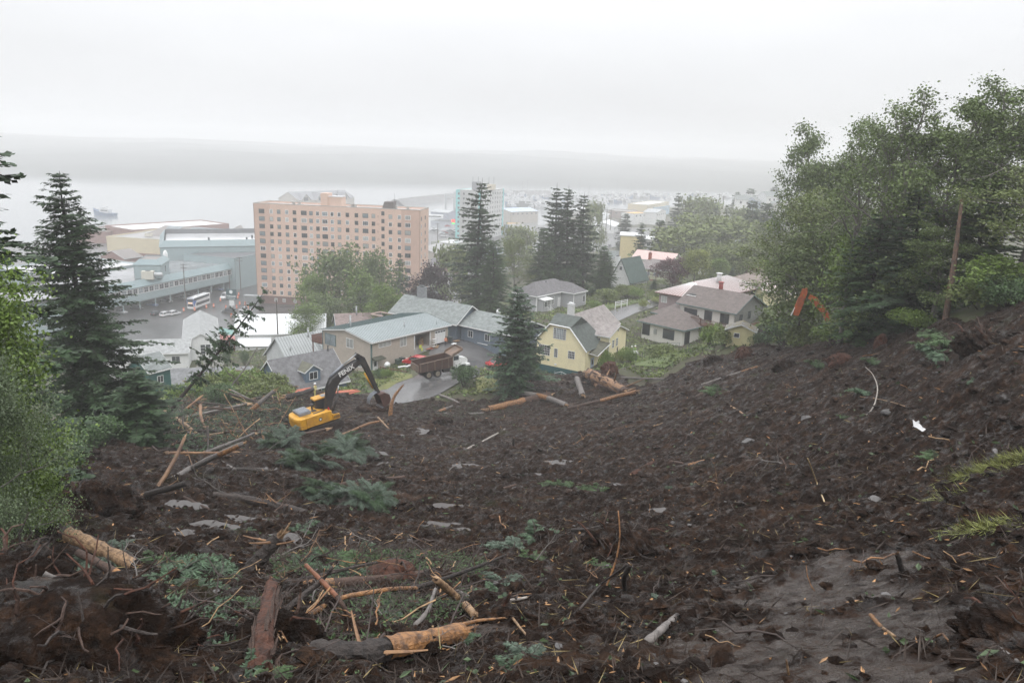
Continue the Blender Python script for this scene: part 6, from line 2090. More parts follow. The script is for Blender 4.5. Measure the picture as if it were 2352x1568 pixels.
o=thing('ferry_gantry','grey steel portal of the ferry ramp right of the pink roof','gantry',(p[0],p[1],0),R_(25))
for x in (0,9,18):
 mb=MB()
 mb.box(x-.8,x+.8,-1,1,-1,17+(x%2)*3)
 mb.build('column',metal_grey,o)
mb=MB()
mb.box(-1,19,-1.2,1.2,14,15.6)
mb.box(-1,9,-1.2,1.2,17,18)
mb.build('beam',metal_grey,o)
o=thing('pile_row','row of dark timber piles left of the teal tower','piles',(p[0]+14,p[1]-60,0),R_(35))
for i in range(12):
 mb=MB()
 mb.cyl((i*2.6,0,-1),(i*2.6,0,8.5),.4,6)
 mb.build('pile',boat_d,o)
p=fatz('C',120,480,4)
block('dock_shed','long grey roofed terminal shed left of the ferry ramp',fatz('C',30,475,7),fatz('C',215,490,7),14,3,7,mat('bluish_wall',(.30,.32,.38),.6,.06,.3),metal_grey,'gable_x',1.6)
# -- poles
pole_m=mat('pole_wood',(.085,.07,.06),.8,.2,2)
def pole(label,top,base,d,r=.15,arms=1,rz=0,lamp= False):
 B_=at(*base,d)
 r_=ray(*top)
 k=math.hypot(B_[0],B_[1])/math.hypot(r_[0],r_[1])
 h=(C0+r_*k)[2]-B_[2]
 o=thing('utility_pole' if not lamp else 'street_lamp',label,'pole' if not lamp else 'street lamp',tuple(B_),rz)
 mb=MB()
 mb.tube([(0,0,-2),(0,0,h)],[r,r*.7],8)
 mb.build('post',pole_m if not lamp else metal_grey,o)
 for i in range(arms):
  mb=MB()
  z=h-.5-i*1.1
  mb.box(-1.2,1.2,-.08,.08,z-.07,z+.07)
  for x in (-1.1,-.6,.6,1.1):
   mb.cyl((x,0,z+.07),(x,0,z+.3),.06,6)
  mb.build('crossarm',pole_m,o)
 if lamp:
  for s in lamp:
   mb=MB()
   mb.tube([(0,0,h-.2),(s*.8,0,h+.25),(s*1.9,0,h+.3)],.05,5)
   mb.box(s*1.9-.4,s*1.9+.4,-.15,.15,h+.22,h+.38)
   mb.build('lamp_arm',metal_grey,o)
 return B_,h,o
pole('utility pole with crossarm standing in front of the window gallery',zp('A',1655,965),zp('A',1655,1300),285,.2,2)
pole('utility pole at the teal end wall left of the pink block',zp('A',2135,905),zp('A',2147,1205),318,.2,2)
pole('short pole below the window gallery behind the white van',zp('A',2045,1055),zp('A',2048,1180),312,.18,0)
pole('dark pole with bare top behind the white roofed house ridge',zp('A',2182,1310),zp('A',2195,1455),215,.16,0)
pole('dark pole standing before the white metal roof',zp('B',375,1365),zp('B',383,1640),172,.15,0)
b_,h_,o=pole('pole with a white transformer can in the alders below the pink block',zp('B',1485,1130),zp('B',1487,1420),190,.14,1)
mb=MB()
mb.cyl((-.5,0,h_-4.2),(-.5,0,h_-2.6),.34,12)
mb.build('transformer',trim_white,o)
pole('tall hazy utility pole at the left edge of the right woods',zp('D',1772,300),zp('D',1748,640),300,.22,2)
for i,(x,y,yb) in enumerate([(1130,285,420),(1178,310,410),(1055,305,390)]):
 pole(['left','middle','right'][[2,0,1].index(i) if i<3 else 0] and ['nearest of three faint poles above the hazy trees','rightmost of three faint poles above the hazy trees','leftmost of three faint poles above the hazy trees'][i],zp('D',x,y),zp('D',x-4,yb),430,.2,1)
for i,(x,y,yb) in enumerate([(1925,450,690),(1975,455,640),(1880,500,650)]):
 pole(['utility pole on the left kerb halfway along the wet street','utility pole at the far end of the wet street','utility pole by the white warehouse on the wet street'][i],zp('C',x,y),zp('C',x-4,yb),400+40*(i==1),.2,1)
pole('twin armed lamp post at the far left quay',zp('A',380,715),zp('A',388,830),385,.12,0,0,(-1,1))
pole('single armed lamp post at the far left quay',zp('A',180,768),zp('A',178,838),385,.12,0,0,(1,))
pole('grey pole in the car park right of the pink block',zp('C',100,600),zp('C',100,780),420,.2,1)
pole('thin pole at the foot of the teal tower',zp('C',850,640),zp('C',846,860),400,.16,0)
for i,(a_,b_,d0,d1,lb) in enumerate([((595,1010-290),(1108,640),172,190,'upper power line sagging in front of the alders'),((640,705),(920,655),172,190,'lower power line sagging in front of the alders'),((420,600),(545,652),285,318,'power line along the window gallery')]):
 p,q=at(*a_,d0),at(*b_,d1)
 t_=np.linspace(0,1,12)
 c=p+(q-p)*t_[:, None ]
 c[:,2]-=4*t_*(1-t_)*1.2
 mb=MB()
 mb.tube(c,.03,4)
 tag(mb.build('power_line',trim_dark),lb,'wire')
# -- vehicles
tyre_m=mat('tyre_rubber',(.022,.021,.021),.8,.2,5,.4,20)
rim_m=mat('rim_tan',(.30,.26,.20),.5,.15,4)
rim_g=mat('rim_grey',(.38,.39,.40),.35,.1,4,metal=.6)
lamp_red=mat('lamp_red',(.45,.02,.02),.3,0)
lamp_clear=mat('lamp_clear',(.75,.75,.70),.15,0)
lamp_amber=mat('lamp_amber',(.75,.28,.03),.3,0)
def wheel(parent,x,y,r,w,rm,side=-1,lug= False):
 mb=MB()
 n=20
 th=np.arange(n)*2*np.pi/n
 prof=[(.62*r,-w/2*.8),(.93*r,-w/2),(r,-w/2*.7),(r,w/2*.7),(.93*r,w/2),(.62*r,w/2*.8)]
 P=np.array([[[a*math.cos(t_),b_,a*math.sin(t_)] for t_ in th] for a,b_ in prof])
 P=np.concatenate([P,P[:,:1]],1)
 mb.grid(P)
 if lug:
  for t_ in th[::1]:
   M=np.eye(4)
   M[:3,0]=[math.cos(t_),0,math.sin(t_)]
   M[:3,2]=[-math.sin(t_),0,math.cos(t_)]
   M[:3,3]=[r*math.cos(t_),0,r*math.sin(t_)]
   mb.box(-.03,.03,-w*.42,w*.42,-.04,.04,M)
 o=mb.build('wheel',tyre_m,parent, False,(x,y,r))
 mb=MB()
 mb.tube([(0,-w*.36,0),(0,w*.36,0)],r*.63,n)
 mb.tube([(0,side*w*.36,0),(0,side*w*.30,0)],[r*.55,r*.45],n)
 mb.tube([(0,side*w*.37,0),(0,side*w*.46,0)],[r*.22,r*.18],10)
 for k in range(6):
  a=k*math.pi/3
  mb.tube([(r*.38*math.cos(a),side*w*.37,r*.38*math.sin(a)),(r*.38*math.cos(a),side*w*.42,r*.38*math.sin(a))],r*.05,5)
 mb.build('rim',rm,o)
 return o
def car(label,loc,rz,paint,L=4.3,Wc=1.75,H_c=1.45,kind='hatch',group= None,name='parked_car',cat='car',scale=1):
 o=thing(name,label,cat,loc,rz,group)
 o.scale=(scale,)*3
 w=Wc/2
 low=[(-L/2,.35),(-L/2+.05,.75),(-L/2+.12,.88),(L/2-1.1,.90),(L/2-.15,.72),(L/2,.55),(L/2-.03,.32)]
 if kind=='truck':
  cab=[(-.35,.90),(-.20,H_c),(.75,H_c),(1.25,.90)]
 elif kind=='van':
  low=[(-L/2,.35),(-L/2+.03,1.2),(L/2-.9,1.2),(L/2-.1,.95),(L/2,.6),(L/2-.03,.32)]
  cab=[(-L/2+.03,1.2),(-L/2+.15,H_c),(L/2-1.5,H_c),(L/2-.85,1.2)]
 elif kind=='hatch':
  cab=[(-L/2+.12,.88),(-L/2+.55,H_c-.06),(-.2,H_c),(.45,H_c-.05),(L/2-1.05,.90)]
 else:
  cab=[(-L/2+.75,.88),(-L/2+1.25,H_c-.03),(.0,H_c),(.45,H_c-.05),(L/2-1.1,.90)]
 mb=MB()
 sec=[(-w,0),(-w*.96,.0),(w*.96,0),(w,0)]
 n=len(low)
 rings=[]
 for y,ins in ((-w,.06),(-w*.9,0),(w*.9,0),(w,.06)):
  rings.append([[x*(1-ins*.6),y,z-(ins*.5 if z>.6 else 0)] for x,z in low])
 R2=np.array(rings)
 for i in range(3):
  k=mb.n
  mb.add(np.concatenate([R2[i],R2[i+1]]),[(j,(j+1)%n,(j+1)%n+n,j+n) for j in range(n)])
 mb.add(R2[0],[tuple(range(n-1,-1,-1))])
 mb.add(R2[3],[tuple(range(n))])
 wr=w*.78
 c=cab
 k=len(c)
 tops=c[1:-1]
 mb.add([[x,-wr,z] for x,z in tops]+[[x,wr,z] for x,z in tops],[tuple(range(len(tops)-1,-1,-1)) if False else (i,i+1,i+1+len(tops),i+len(tops)) for i in range(len(tops)-1)])
 for x0,x1 in ((c[0],c[1]),(c[-1],c[-2])):
  for s in (-1,1):
   mb.tube([(x0[0],s*w*.93,x0[1]),(x1[0],s*wr,x1[1])],.05,4)
 for s in (-1,1):
  mx=(c[1][0]+c[-2][0])/2
  mb.tube([(mx,s*w*.935,.9 if kind!='van' else 1.2),(mx,s*(wr+.01),H_c-.03)],.045,4)
  mb.tube([(x,s*wr,z) for x,z in tops],.04,4)
 mb.build('body',paint,o)
 g=MB()
 gi=[(x*.985,z-.02) for x,z in c]
 a=[[x,-(w*.92 if i in (0,k-1) else wr),z] for i,(x,z) in enumerate(gi)]
 b_=[[x,(w*.92 if i in (0,k-1) else wr),z] for i,(x,z) in enumerate(gi)]
 g.add(a+b_,[tuple(range(k)),tuple(range(2*k-1,k-1,-1))]+[(i+1,i,i+k,i+k+1) for i in range(k-1)])
 g.build('window_glass',glass_dark if kind!='van' else glass_dark,o)
 if kind=='van':
  v=MB()
  for s in (-1,1):
   q=[(-L/2+.1,1.18),(-L/2+.16,H_c-.03),(.55,H_c-.03),(.55,1.18)]
   v.add([[x,s*(w*.93 if z<1.3 else wr+.02),z] for x,z in q],[(0,1,2,3)])
  v.build('side_panel',paint,o)
 for x in (-L*.31,L*.31):
  for s in (-1,1):
   wheel(o,x,s*(w-.10),.32,.2,rim_g,s)
 for s in (-1,1):
  mb=MB()
  mb.box(L/2-.16,L/2-.02,s*w*.72-.16,s*w*.72+.16,.60,.72)
  mb.build('headlight',lamp_clear,o)
  mb=MB()
  mb.box(-L/2-.01,-L/2+.1,s*w*.80-.10,s*w*.80+.10,.66,.86)
  mb.build('tail_lamp',lamp_red,o)
 return o
def paint(n,c):
 return mat('paint_'+n,c,.25,.03,1,coat=.6)
pw,pd,pr_,pb,ps=paint('white',(.72,.73,.74)),paint('black',(.025,.026,.03)),paint('red',(.42,.020,.022)),paint('blue',(.05,.09,.18)),paint('silver',(.36,.37,.39))
P=gp(*zp('E',1480,838))
car('red hatchback parked close behind the dump truck',(P[0],P[1],P[2]+.1),R_(158),pr_,4.2,1.72,1.5,'hatch')
P=gp(*zp('F',300,1135))
car('red car mostly hidden behind the cedar in front of the yellow house',(P[0]+.9,P[1]+1.0,P[2]+.1),R_(30),pr_,4.3,1.75,1.45,'sedan')
P=gp(*zp('A',2190,1395))
car('white pickup van on the grass in front of the green roof',(P[0],P[1],P[2]+.1),R_(160),pw,4.8,1.85,1.75,'truck')
P=gp(*zp('A',2030,1405))
car('dark jeep beside the white pickup above the green roof',(P[0],P[1],P[2]+.1),R_(200),pd,4.2,1.8,1.75,'hatch')
P=atz(*zp('A',2020,1275),3.8)
car('white service van heading down the wet street past the barrels',(P[0],P[1],P[2]),R_(-108),pw,5.6,2.0,2.3,'van',name='van',cat='van')
for i in range(9):
 t_=.10+.085*i
 p=G0+(G1-G0)*t_+np.array([1.4,-.6])*-1.2
 car(['first','second','third','fourth','fifth','sixth','seventh','eighth','last'][i]+' car from the left in the dark row under the window gallery',(p[0],p[1],3.75),R_(-17),[pd,ps,pd,pb,pd][i%5],4.5,1.8,1.45,'sedan','cars parked under the gallery')
for i,(x,y) in enumerate([(1400,1430),(1480,1435),(1555,1425)]):
 P=gp(*zp('A',x,y))
 car(['dark car in the lane beside the gallery columns','white roofed car in the lane nearest the grey roof','white car behind the double deck bus, in the lane'][i],(P[0],P[1],P[2]+.15),R_(70),[pd,pw,pw][i],4.5,1.8,1.6,'hatch')
rng=random.Random(4)
for i,(x,y) in enumerate([(60,665),(85,690),(45,690),(150,715),(180,710),(215,700),(245,695),(280,690),(165,745),(290,730),(300,715),(70,672),(210,640),(135,735),(255,735)]):
 P=atz(*zp('C',x,y),3.8)
 car('car parked on the wet lot between the pink block and the teal tower',(P[0],P[1],3.75),R_(15+180*(i%2)),[pw,ps,pd,pw,pr_,ps,pd,pw][i%8],4.6,1.85,1.55,['sedan','hatch','truck'][i%3],'cars on the lot by the teal tower')
for i,(x,y) in enumerate([(270,950),(310,950),(350,948),(400,948),(440,950),(270,830),(300,832)]):
 P=atz(*zp('A',x,y),3.6)
 car('pale car parked in the row on the far left quay',(P[0],P[1],3.7),R_(80),[pw,pw,ps,pw,pb,pw,ps][i],4.8,1.85,1.7,'truck' if i%2 else 'hatch','cars parked on the far left quay')
P=atz(*zp('A',365,838),3.6)
car('white box van on the far left quay under the twin lamp',(P[0],P[1],3.7),R_(170),pw,8.5,2.5,3.6,'van',name='van',cat='van')
for i,(x,y,lb,c_,k) in enumerate([(1995,625,'dark car at the far end of the wet street',pd,'sedan'),(2020,600,'silver car farthest up the wet street',ps,'sedan'),(1948,690,'white truck with amber lights coming down the wet street',pw,'truck'),(1915,715,'grey car parked left of the white truck on the wet street',ps,'sedan'),(1890,735,'white car parked second on the left kerb of the wet street',pw,'hatch'),(1868,755,'dark car parked third on the left kerb of the wet street',pd,'hatch'),(1835,795,'white box van nearest on the left kerb of the wet street',pw,'van'),(1962,860,'dark truck with plants in its bed at the right kerb of the wet street',pd,'truck'),(810,828,'white car by the thin pole at the foot of the teal tower',pw,'sedan'),(885,800,'dark car in the lane right of the teal tower',pd,'sedan'),(925,765,'white car parked in front of the mauve roof',pw,'hatch')]):
 P=gp(*zp('C',x,y))
 car(lb,(P[0],P[1],P[2]+.2),R_(-100),c_,4.8 if k!='van' else 6.2,1.9,1.6 if k!='van' else 2.9,k,name='van' if k=='van' else 'parked_car',cat='van' if k=='van' else 'car')
P=gp(*zp('D',1440,1118))
car('red pickup glimpsed behind the yellow hip roofed house',(P[0],P[1],P[2]+.3),R_(10),pr_,5.2,1.9,1.9,'truck')
bus_y=mat('bus_yellow',(.75,.40,.06),.4,.05,1)
def bus(label,loc,rz,L,H_b,pm,decks=1,front= None):
 o=thing('bus',label,'bus',loc,rz)
 mb=MB()
 w=1.25
 prof=[(-w,.35),(-w,H_b-.25),(-w+.2,H_b),(w-.2,H_b),(w,H_b-.25),(w,.35)]
 M=np.array([[0,1,0,-L/2],[1,0,0,0],[0,0,1,0],[0,0,0,1.]])
 mb.prism(prof,L,M)
 mb.build('body',pm,o)
 for d in range(decks):
  z0=1.25+d*1.9
  for s in (-1,1):
   mb=MB()
   mb.box(-L/2+.5,L/2-(.3 if d else 1.8),s*w-.015,s*w+.015,z0,z0+.95)
   mb.build('side_window',glass_dark,o)
 mb=MB()
 mb.box(L/2-.01,L/2+.02,-w+.12,w-.12,1.1,2.1)
 mb.build('windscreen',glass_dark,o)
 if front:
  mb=MB()
  for s in (-1,1):
   mb.add([[L/2-.02,s*(w+.012),.9],[L/2-2.2,s*(w+.012),1.25+1.9-.05],[L/2-1.5,s*(w+.012),H_b-.3],[L/2,s*(w+.012),H_b-.3]],[(0,1,2,3)])
  mb.box(L/2-.005,L/2+.012,-w,w,2.2,2.55)
  mb.box(L/2-.005,L/2+.012,-w,-w+.12,2.55,H_b-.3)
  mb.box(L/2-.005,L/2+.012,w-.12,w,2.55,H_b-.3)
  mb.box(L/2-.4,L/2+.01,-w+.2,w-.2,H_b+.003,H_b+.02)
  mb.build('front_livery',front,o)
  mb=MB()
  mb.box(L/2-.005,L/2+.015,-w+.13,w-.13,2.75,H_b-.4)
  mb.build('upper_windscreen',glass_dark,o)
  em=bpy.data.materials.new('destination_glow')
  em.use_nodes= True
  em.node_tree.nodes['Principled BSDF'].inputs['Emission Color'].default_value=(1,.42,.05,1)
  em.node_tree.nodes['Principled BSDF'].inputs['Emission Strength'].default_value=1.2
  mb=MB()
  mb.box(L/2+.014,L/2+.03,-.85,.85,2.27,2.5)
  mb.build('destination_display',em,o)
  mb=MB()
  for x in (-L*.2,L*.15):
   mb.box(x,x+.8,-.4,.4,H_b+.004,H_b+.08)
  mb.build('roof_hatch',trim_white,o)
 for x in (-L*.28,L*.30):
  for s in (-1,1):
   wheel(o,x,s*(w-.14),.5,.28,rim_g,s)
 return o
P=atz(*zp('A',1700,1376),3.8)
Pb=atz(*zp('A',1880,1310),3.8)
bd=unit((P-Pb)[:2])
bus('white and blue double deck bus with orange display on the wet street',(P[0]-bd[0]*5.8,P[1]-bd[1]*5.8,3.76),math.atan2(bd[1],bd[0]),11.6,4.25,pw,2,paint('bus_blue',(.07,.17,.46)))
P=atz(*zp('C',930,645),3.6)
bus('yellow school bus parked right of the teal tower',(P[0],P[1],3.7),R_(5),11,3.1,bus_y)
P=atz(*zp('C',80,553),3.6)
bus('white coach parked near the ferry ramp',(P[0],P[1],3.7),R_(5),13,3.4,pw)
cone_o=mat('barrel_orange',(.80,.16,.025),.5,.05,1)
B_first= None
for i,(x,y) in enumerate([(2015,1366),(2110,1364),(2137,1330),(2062,1440),(2187,1335),(2212,1372),(1840,1362),(1638,1388),(2128,1250),(2120,1275),(1905,1352),(1965,1300),(1735,1385)]):
 P=atz(*zp('A',x,y),3.75)
 if B_first is None:
  o=thing('traffic_barrel','x','barrel',P)
  mb=MB()
  mb.cyl((0,0,.05),(0,0,1.15),.34,12,.27)
  mb.build('drum',cone_o,o)
  for z in (.4,.75):
   mb=MB()
   mb.tube([(0,0,z),(0,0,z+.14)],.335,12, False)
   mb.build('white_band',trim_white,o)
  mb=MB()
  mb.box(-.4,.4,-.4,.4,0,.06)
  mb.build('foot',tyre_m,o)
  B_first=o
 else:
  o=copy_tree(B_first)
 o.location=tuple(P)
 o['label']='orange and white traffic barrel standing on the wet street by the bus'
 o['group']='traffic barrels on the street'
P=atz(*zp('A',2070,1385),3.75)
o=thing('sign_board','dark teal roadside sign with white lettering left of the pink block','sign',(P[0],P[1],P[2]-.3),R_(-8))
for x in (-.1,.1):
 mb=MB()
 mb.box(x-.12,x+.12,-.1,.1,0,3.0)
 mb.build('post',trim_white,o)
mb=MB()
mb.box(-1.9,1.9,-.25,.25,4.4,8.2)
mb.build('panel',mat('sign_teal',(.030,.075,.085),.5,.05,1),o)
mb=MB()
mb.box(-.9,.9,-.15,.15,2.2,4.2)
mb.build('lower_panel',trim_white,o)
mb=MB()
mb.tube([(0,-.262,7.2),(0,-.27,7.2)],.65,16)
mb.box(-1.5,1.5,-.27,-.255,4.75,4.9)
mb.build('emblem',mat('sign_white',(.75,.77,.77),.5,0),o)
def text(parent,s,loc,rot,size,m,ext=.01,name='lettering',bold=0):
 cu=bpy.data.curves.new('lettering_curve','FONT')
 cu.body=s
 cu.size=size
 cu.extrude=ext
 cu.offset=bold
 cu.align_x='CENTER'
 cu.align_y='CENTER'
 tmp=bpy.data.objects.new('lettering_curve',cu)
 COL.objects.link(tmp)
 me_=bpy.data.meshes.new_from_object(tmp.evaluated_get(bpy.context.evaluated_depsgraph_get()))
 bpy.data.objects.remove(tmp)
 bpy.data.curves.remove(cu)
 me_.materials.clear()
 me_.materials.append(m)
 t_=link(name,me_,parent)
 t_.matrix_local=Matrix.Translation(loc)@rot
 return t_
text(o,'TONGASS',(0,-.262,5.6),Matrix.Rotation(PI/2,4,'X'),.78,MATS['sign_white'],.01,'lettering',.02)
P=atz(*zp('C',270,650),3.8)
o=thing('fuel_price_sign','small red and green lit price sign in front of the teal tower','sign',(P[0],P[1],3.6),R_(0))
mb=MB()
mb.box(-.15,.15,-.15,.15,0,6)
mb.build('post',creamw,o)
for z,c_,e_ in ((4.2,(.9,.04,.02),1.0),(2.9,(.05,.7,.15),.8)):
 em=bpy.data.materials.new('lit_panel')
 em.use_nodes= True
 bs=em.node_tree.nodes['Principled BSDF']
 bs.inputs['Base Color'].default_value=c_+(1,)
 bs.inputs['Emission Color'].default_value=c_+(1,)
 bs.inputs['Emission Strength'].default_value=e_
 mb=MB()
 mb.box(-1.2,1.2,-.3,.3,z,z+(2.2 if z>4 else 1.0))
 mb.build('lit_panel',em,o)
# -- dump truck
Pa,Pb=gp(*zp('P',986,876)),gp(*zp('P',1066,854))
dv=np.array([math.cos(R_(34)),math.sin(R_(34))])
Pb=Pa+np.array([dv[0],dv[1],0])*5.2
Pb[2]=float(ground(Pb[0],Pb[1]))
zt=(Pa[2]+Pb[2])/2+.14
DT_=thing('dump_truck','muddy dump truck with white cab and rusty brown tipping body on the wet road','truck',(Pa[0],Pa[1],zt),math.atan2(dv[1],dv[0]))
DT_.rotation_euler=(0,-.03,math.atan2(dv[1],dv[0]))
rust=mat('truck_rust',(.045,.026,.021),.6,.45,1.2,.4,6,col2=(.085,.043,.030))
rust_in=mat('truck_rust_inside',(.11,.085,.068),.6,.4,.8,.3,6,col2=(.20,.13,.09))
cabw=mat('cab_white',(.70,.71,.70),.35,.12,1.2)
chas=mat('chassis_black',(.03,.028,.027),.7,.2,2)
TW=2.45
for x in (0.0,1.38):
 for y in (.17,.52,TW-.52,TW-.17):
  wheel(DT_,x,y,.56,.30,rim_m if y in (.17,TW-.17) else chas,-1 if y<1 else 1, True)
for y in (.17,TW-.17):
 wheel(DT_,5.15,y,.56,.32,rim_m,-1 if y<1 else 1, True)
mb=MB()
for y in (.75,TW-.95):
 mb.box(-1.2,6.3,y,y+.2,.75,1.05)
for x in (0,1.38,5.15):
 mb.box(x-.1,x+.1,.2,TW-.2,.46,.66)
mb.box(2.3,3.3,.12,.7,.55,1.05)
mb.build('chassis',chas,DT_)
bx0,bx1,by0,by1,bz0,bz1=-1.45,3.75,.0,TW,1.15,2.55
mb=MB()
mb.box(bx0,bx1,by0,by1,bz0-.05,bz0+.1)
for y in (by0,by1-.09):
 mb.prism([(bx0,bz0+.1),(bx1,bz0+.1),(bx1,bz1+.1),(bx0,bz1-.25)],.09,np.array([[1,0,0,0],[0,1,0,y],[0,0,1,0],[0,0,0,1.]]))
mb.box(bx1-.1,bx1,by0+.09,by1-.09,bz0+.1,bz1+.1)
mb.build('tipping_body',rust,DT_)
mb=MB()
for y in (by0,by1):
 s=-1 if y==by0 else 1
 for x in (-1.35,-.3,.8,1.9,2.95,3.6):
  mb.box(x,x+.12,min(y,y+s*.08),max(y,y+s*.08),bz0,bz1-.12+(x-bx0)/5.2*.2)
 mb.tube([(bx0,y,bz1-.25),(bx1,y,bz1+.1)],.08,5)
mb.build('rib',rust_in,DT_)
mb=MB()
mb.box(bx0-.12,bx0-.03,by0+.05,by1-.05,bz0,bz1-.45)
mb.build('tailgate',rust_in,DT_)
mb=MB()
slab(mb,[[bx1-.05,by0+.1,bz1+.15],[bx1-.05,by1-.1,bz1+.15],[bx1+1.55,by1-.1,bz1+.85],[bx1+1.55,by0+.1,bz1+.85]],.08)
for y in (by0+.02,by1-.1):
 mb.prism([(bx1-.05,bz1+.05),(bx1+1.55,bz1+.75),(bx1+1.55,bz1+1.12),(bx1-.05,bz1+.45)],.08,np.array([[1,0,0,0],[0,1,0,y],[0,0,1,0],[0,0,0,1.]]))
mb.box(bx1+1.55,bx1+1.63,by0+.1,by1-.1,bz1+.76,bz1+1.14)
mb.build('cab_shield',rust_in,DT_)
mb=MB()
mb.box(3.95,5.1,.30,TW-.30,1.0,1.9)
mb.box(3.95,4.9,.34,TW-.34,2.52,2.64)
for x in (3.98,4.88):
 for y in (.34,TW-.42):
  mb.box(x-.04,x+.04,y,y+.08,1.9,2.52)
mb.build('cab',cabw,DT_)
mb=MB()
mb.box(4.0,4.86,.37,TW-.37,1.9,2.51)
mb.build('cab_window',glass_dark,DT_)
mb=MB()
mb.box(4.05,4.8,.265,.30,1.0,1.95)
dd=mb.build('door',cabw,DT_)
mb=MB()
mb.box(4.1,4.2,.23,.265,1.5,1.55)
mb.build('handle',chas,dd)
mb=MB()
mb.prism([(5.102,1.0),(6.35,1.0),(6.4,1.75),(6.2,1.98),(5.102,2.15)],1.25,np.array([[1,0,0,0],[0,1,0,.6],[0,0,1,0],[0,0,0,1.]]))
mb.build('bonnet',cabw,DT_)
for s,y in ((-1,.02),(1,TW-.62)):
 mb=MB()
 th=np.linspace(R_(10),R_(170),9)
 P0=np.array([[[5.15+.74*math.cos(a),yy,.60+.72*math.sin(a)] for a in th] for yy in (y,y+.6)])
 mb.grid(P0)
 mb.grid(P0+[0,0,.05])
 mb.box(5.85,6.5,y,y+.6,1.0,1.25)
 mb.build('mudguard',cabw,DT_)
 mb=MB()
 mb.cyl((6.5,y+.3,1.12),(6.56,y+.3,1.12),.12,12)
 mb.build('headlight',lamp_clear,DT_)
mb=MB()
mb.box(6.5,6.65,.2,TW-.2,.6,.85)
mb.build('bumper',chas,DT_)
mb=MB()
mb.box(6.41,6.45,.75,TW-.75,1.05,1.7)
mb.build('grille',chas,DT_)
mb=MB()
mb.cyl((5.0,.45,1.35),(5.0,.45,1.95),.2,12)
mb.build('air_filter',cabw,DT_)
# -- yellow excavator
Ea,Eb=mp_(*zp('J',1330,668)),mp_(*zp('J',1640,545))
dv=unit((Eb-Ea)[:2])
an=R_(40)
dv=np.array([math.cos(an),math.sin(an)])
pitch=R_(7)
mid=mp_(*zp('J',1440,640))+np.array([-dv[1],dv[0],0])*1.25
EX=thing('excavator','yellow excavator with black boom clearing logs on the mud','excavator',(mid[0],mid[1],mz(mid[0],mid[1])+.22),an)
EX.rotation_euler=(0,-pitch,an)
EX.scale=(.86,.86,.86)
ey=mat('digger_yellow',(.70,.36,.02),.45,.10,1.1,.15,9,col2=(.46,.23,.03))
eb=mat('digger_black',(.020,.022,.026),.5,.1,2.5,col2=(.055,.045,.040))
egr=mat('digger_grey',(.20,.215,.24),.5,.1,2)
emud=mat('digger_muddy_steel',(.040,.030,.026),.7,.4,3,.4,12)
for y in (-1.25,1.25):
 mb=MB()
 LT,RT=4.2,.42
 pts=[(x,RT+RT*math.sin(a)) for x,a in []]
 out_=[]
 for a in np.linspace(PI/2,-PI/2,8):
  out_.append((LT/2-RT+RT*math.cos(a),RT+RT*math.sin(a)))
 for a in np.linspace(-PI/2,-3*PI/2,8):
  out_.append((-LT/2+RT+RT*math.cos(a),RT+RT*math.sin(a)))
 mb.prism(out_,.6,np.array([[1,0,0,0],[0,1,0,y-.3],[0,0,1,0],[0,0,0,1.]]))
 tr=mb.build('track',emud,EX)
 mb=MB()
 per=np.array(out_+[out_[0]])
 seg=np.r_[0,np.cumsum(np.hypot(*np.diff(per,axis=0).T))]
 for s in np.arange(0,seg[-1],.19):
  p=np.array([np.interp(s,seg,per[:,i]) for i in (0,1)])
  q=np.array([np.interp((s+.02)%seg[-1],seg,per[:,i]) for i in (0,1)])
  d=unit(q-p)
  M=np.eye(4)
  M[:3,0],M[:3,2],M[:3,3]=[d[0],0,d[1]],[-d[1],0,d[0]],[p[0],y,p[1]]
  mb.box(0,.16,-.32,.32,-.02,.05,M)
 mb.build('track_shoe',emud,tr)['kind']='stuff'
 mb=MB()
 for x in np.linspace(-1.5,1.5,7):
  mb.cyl((x,y-.34,.35),(x,y+.34,.35),.16,10)
 mb.build('roller',emud,tr)
mb=MB()
mb.box(-1.2,1.2,-.95,.95,.45,.8)
mb.cyl((0,0,.8),(0,0,1.02),.75,20)
mb.build('undercarriage',emud,EX)
def rbox(mb,poly,y0,y1,r=.12):
 n=len(poly)
 c=np.mean(poly,0)
 P=[]
 for y,k in ((y0,r),(y0+r,0),(y1-r,0),(y1,r)):
  P.append([[c[0]+(p[0]-c[0])*(1-k*.5),y,c[1]+(p[1]-c[1])*(1-k*.5)] for p in poly])
 P=np.array(P)
 for i in range(3):
  mb.add(np.concatenate([P[i],P[i+1]]),[(j,(j+1)%n,(j+1)%n+n,j+n) for j in range(n)])
 mb.add(P[0],[tuple(range(n))])
 mb.add(P[3],[tuple(range(n-1,-1,-1))])
mb=MB()
n=9
rows=[]
for z,k in ((1.05,.93),(1.3,1.0),(1.95,1.0),(2.15,.93),(2.2,.8)):
 ang_=np.linspace(-PI/2,PI/2,n)
 rows.append([[-2.0-1.0*math.cos(a)**.6*k if abs(a)<1.55 else -2.0,1.45*math.sin(a)*(1 if k>.9 else k+.08),z] for a in ang_])
Rw=np.array(rows)
mb.grid(Rw)
mb.poly(Rw[-1][::-1].tolist()+[[-1.3,-1.3,2.2],[-1.3,1.3,2.2]][::1])
mb.poly(Rw[0].tolist())
mb.build('counterweight',ey,EX)
mb=MB()
rbox(mb,[(-2.0,1.05),(1.0,1.05),(1.0,2.12),(.55,2.2),(-2.0,2.2)],-1.45,-.55)
rbox(mb,[(-2.0,1.05),(1.0,1.05),(1.0,1.75),(-.1,2.15),(-2.0,2.2)],-.54,1.45)
rbox(mb,[(1.0,1.05),(1.85,1.05),(1.85,1.55),(1.0,1.72)],-1.44,-.65)
mb.build('body',ey,EX)
mb=MB()
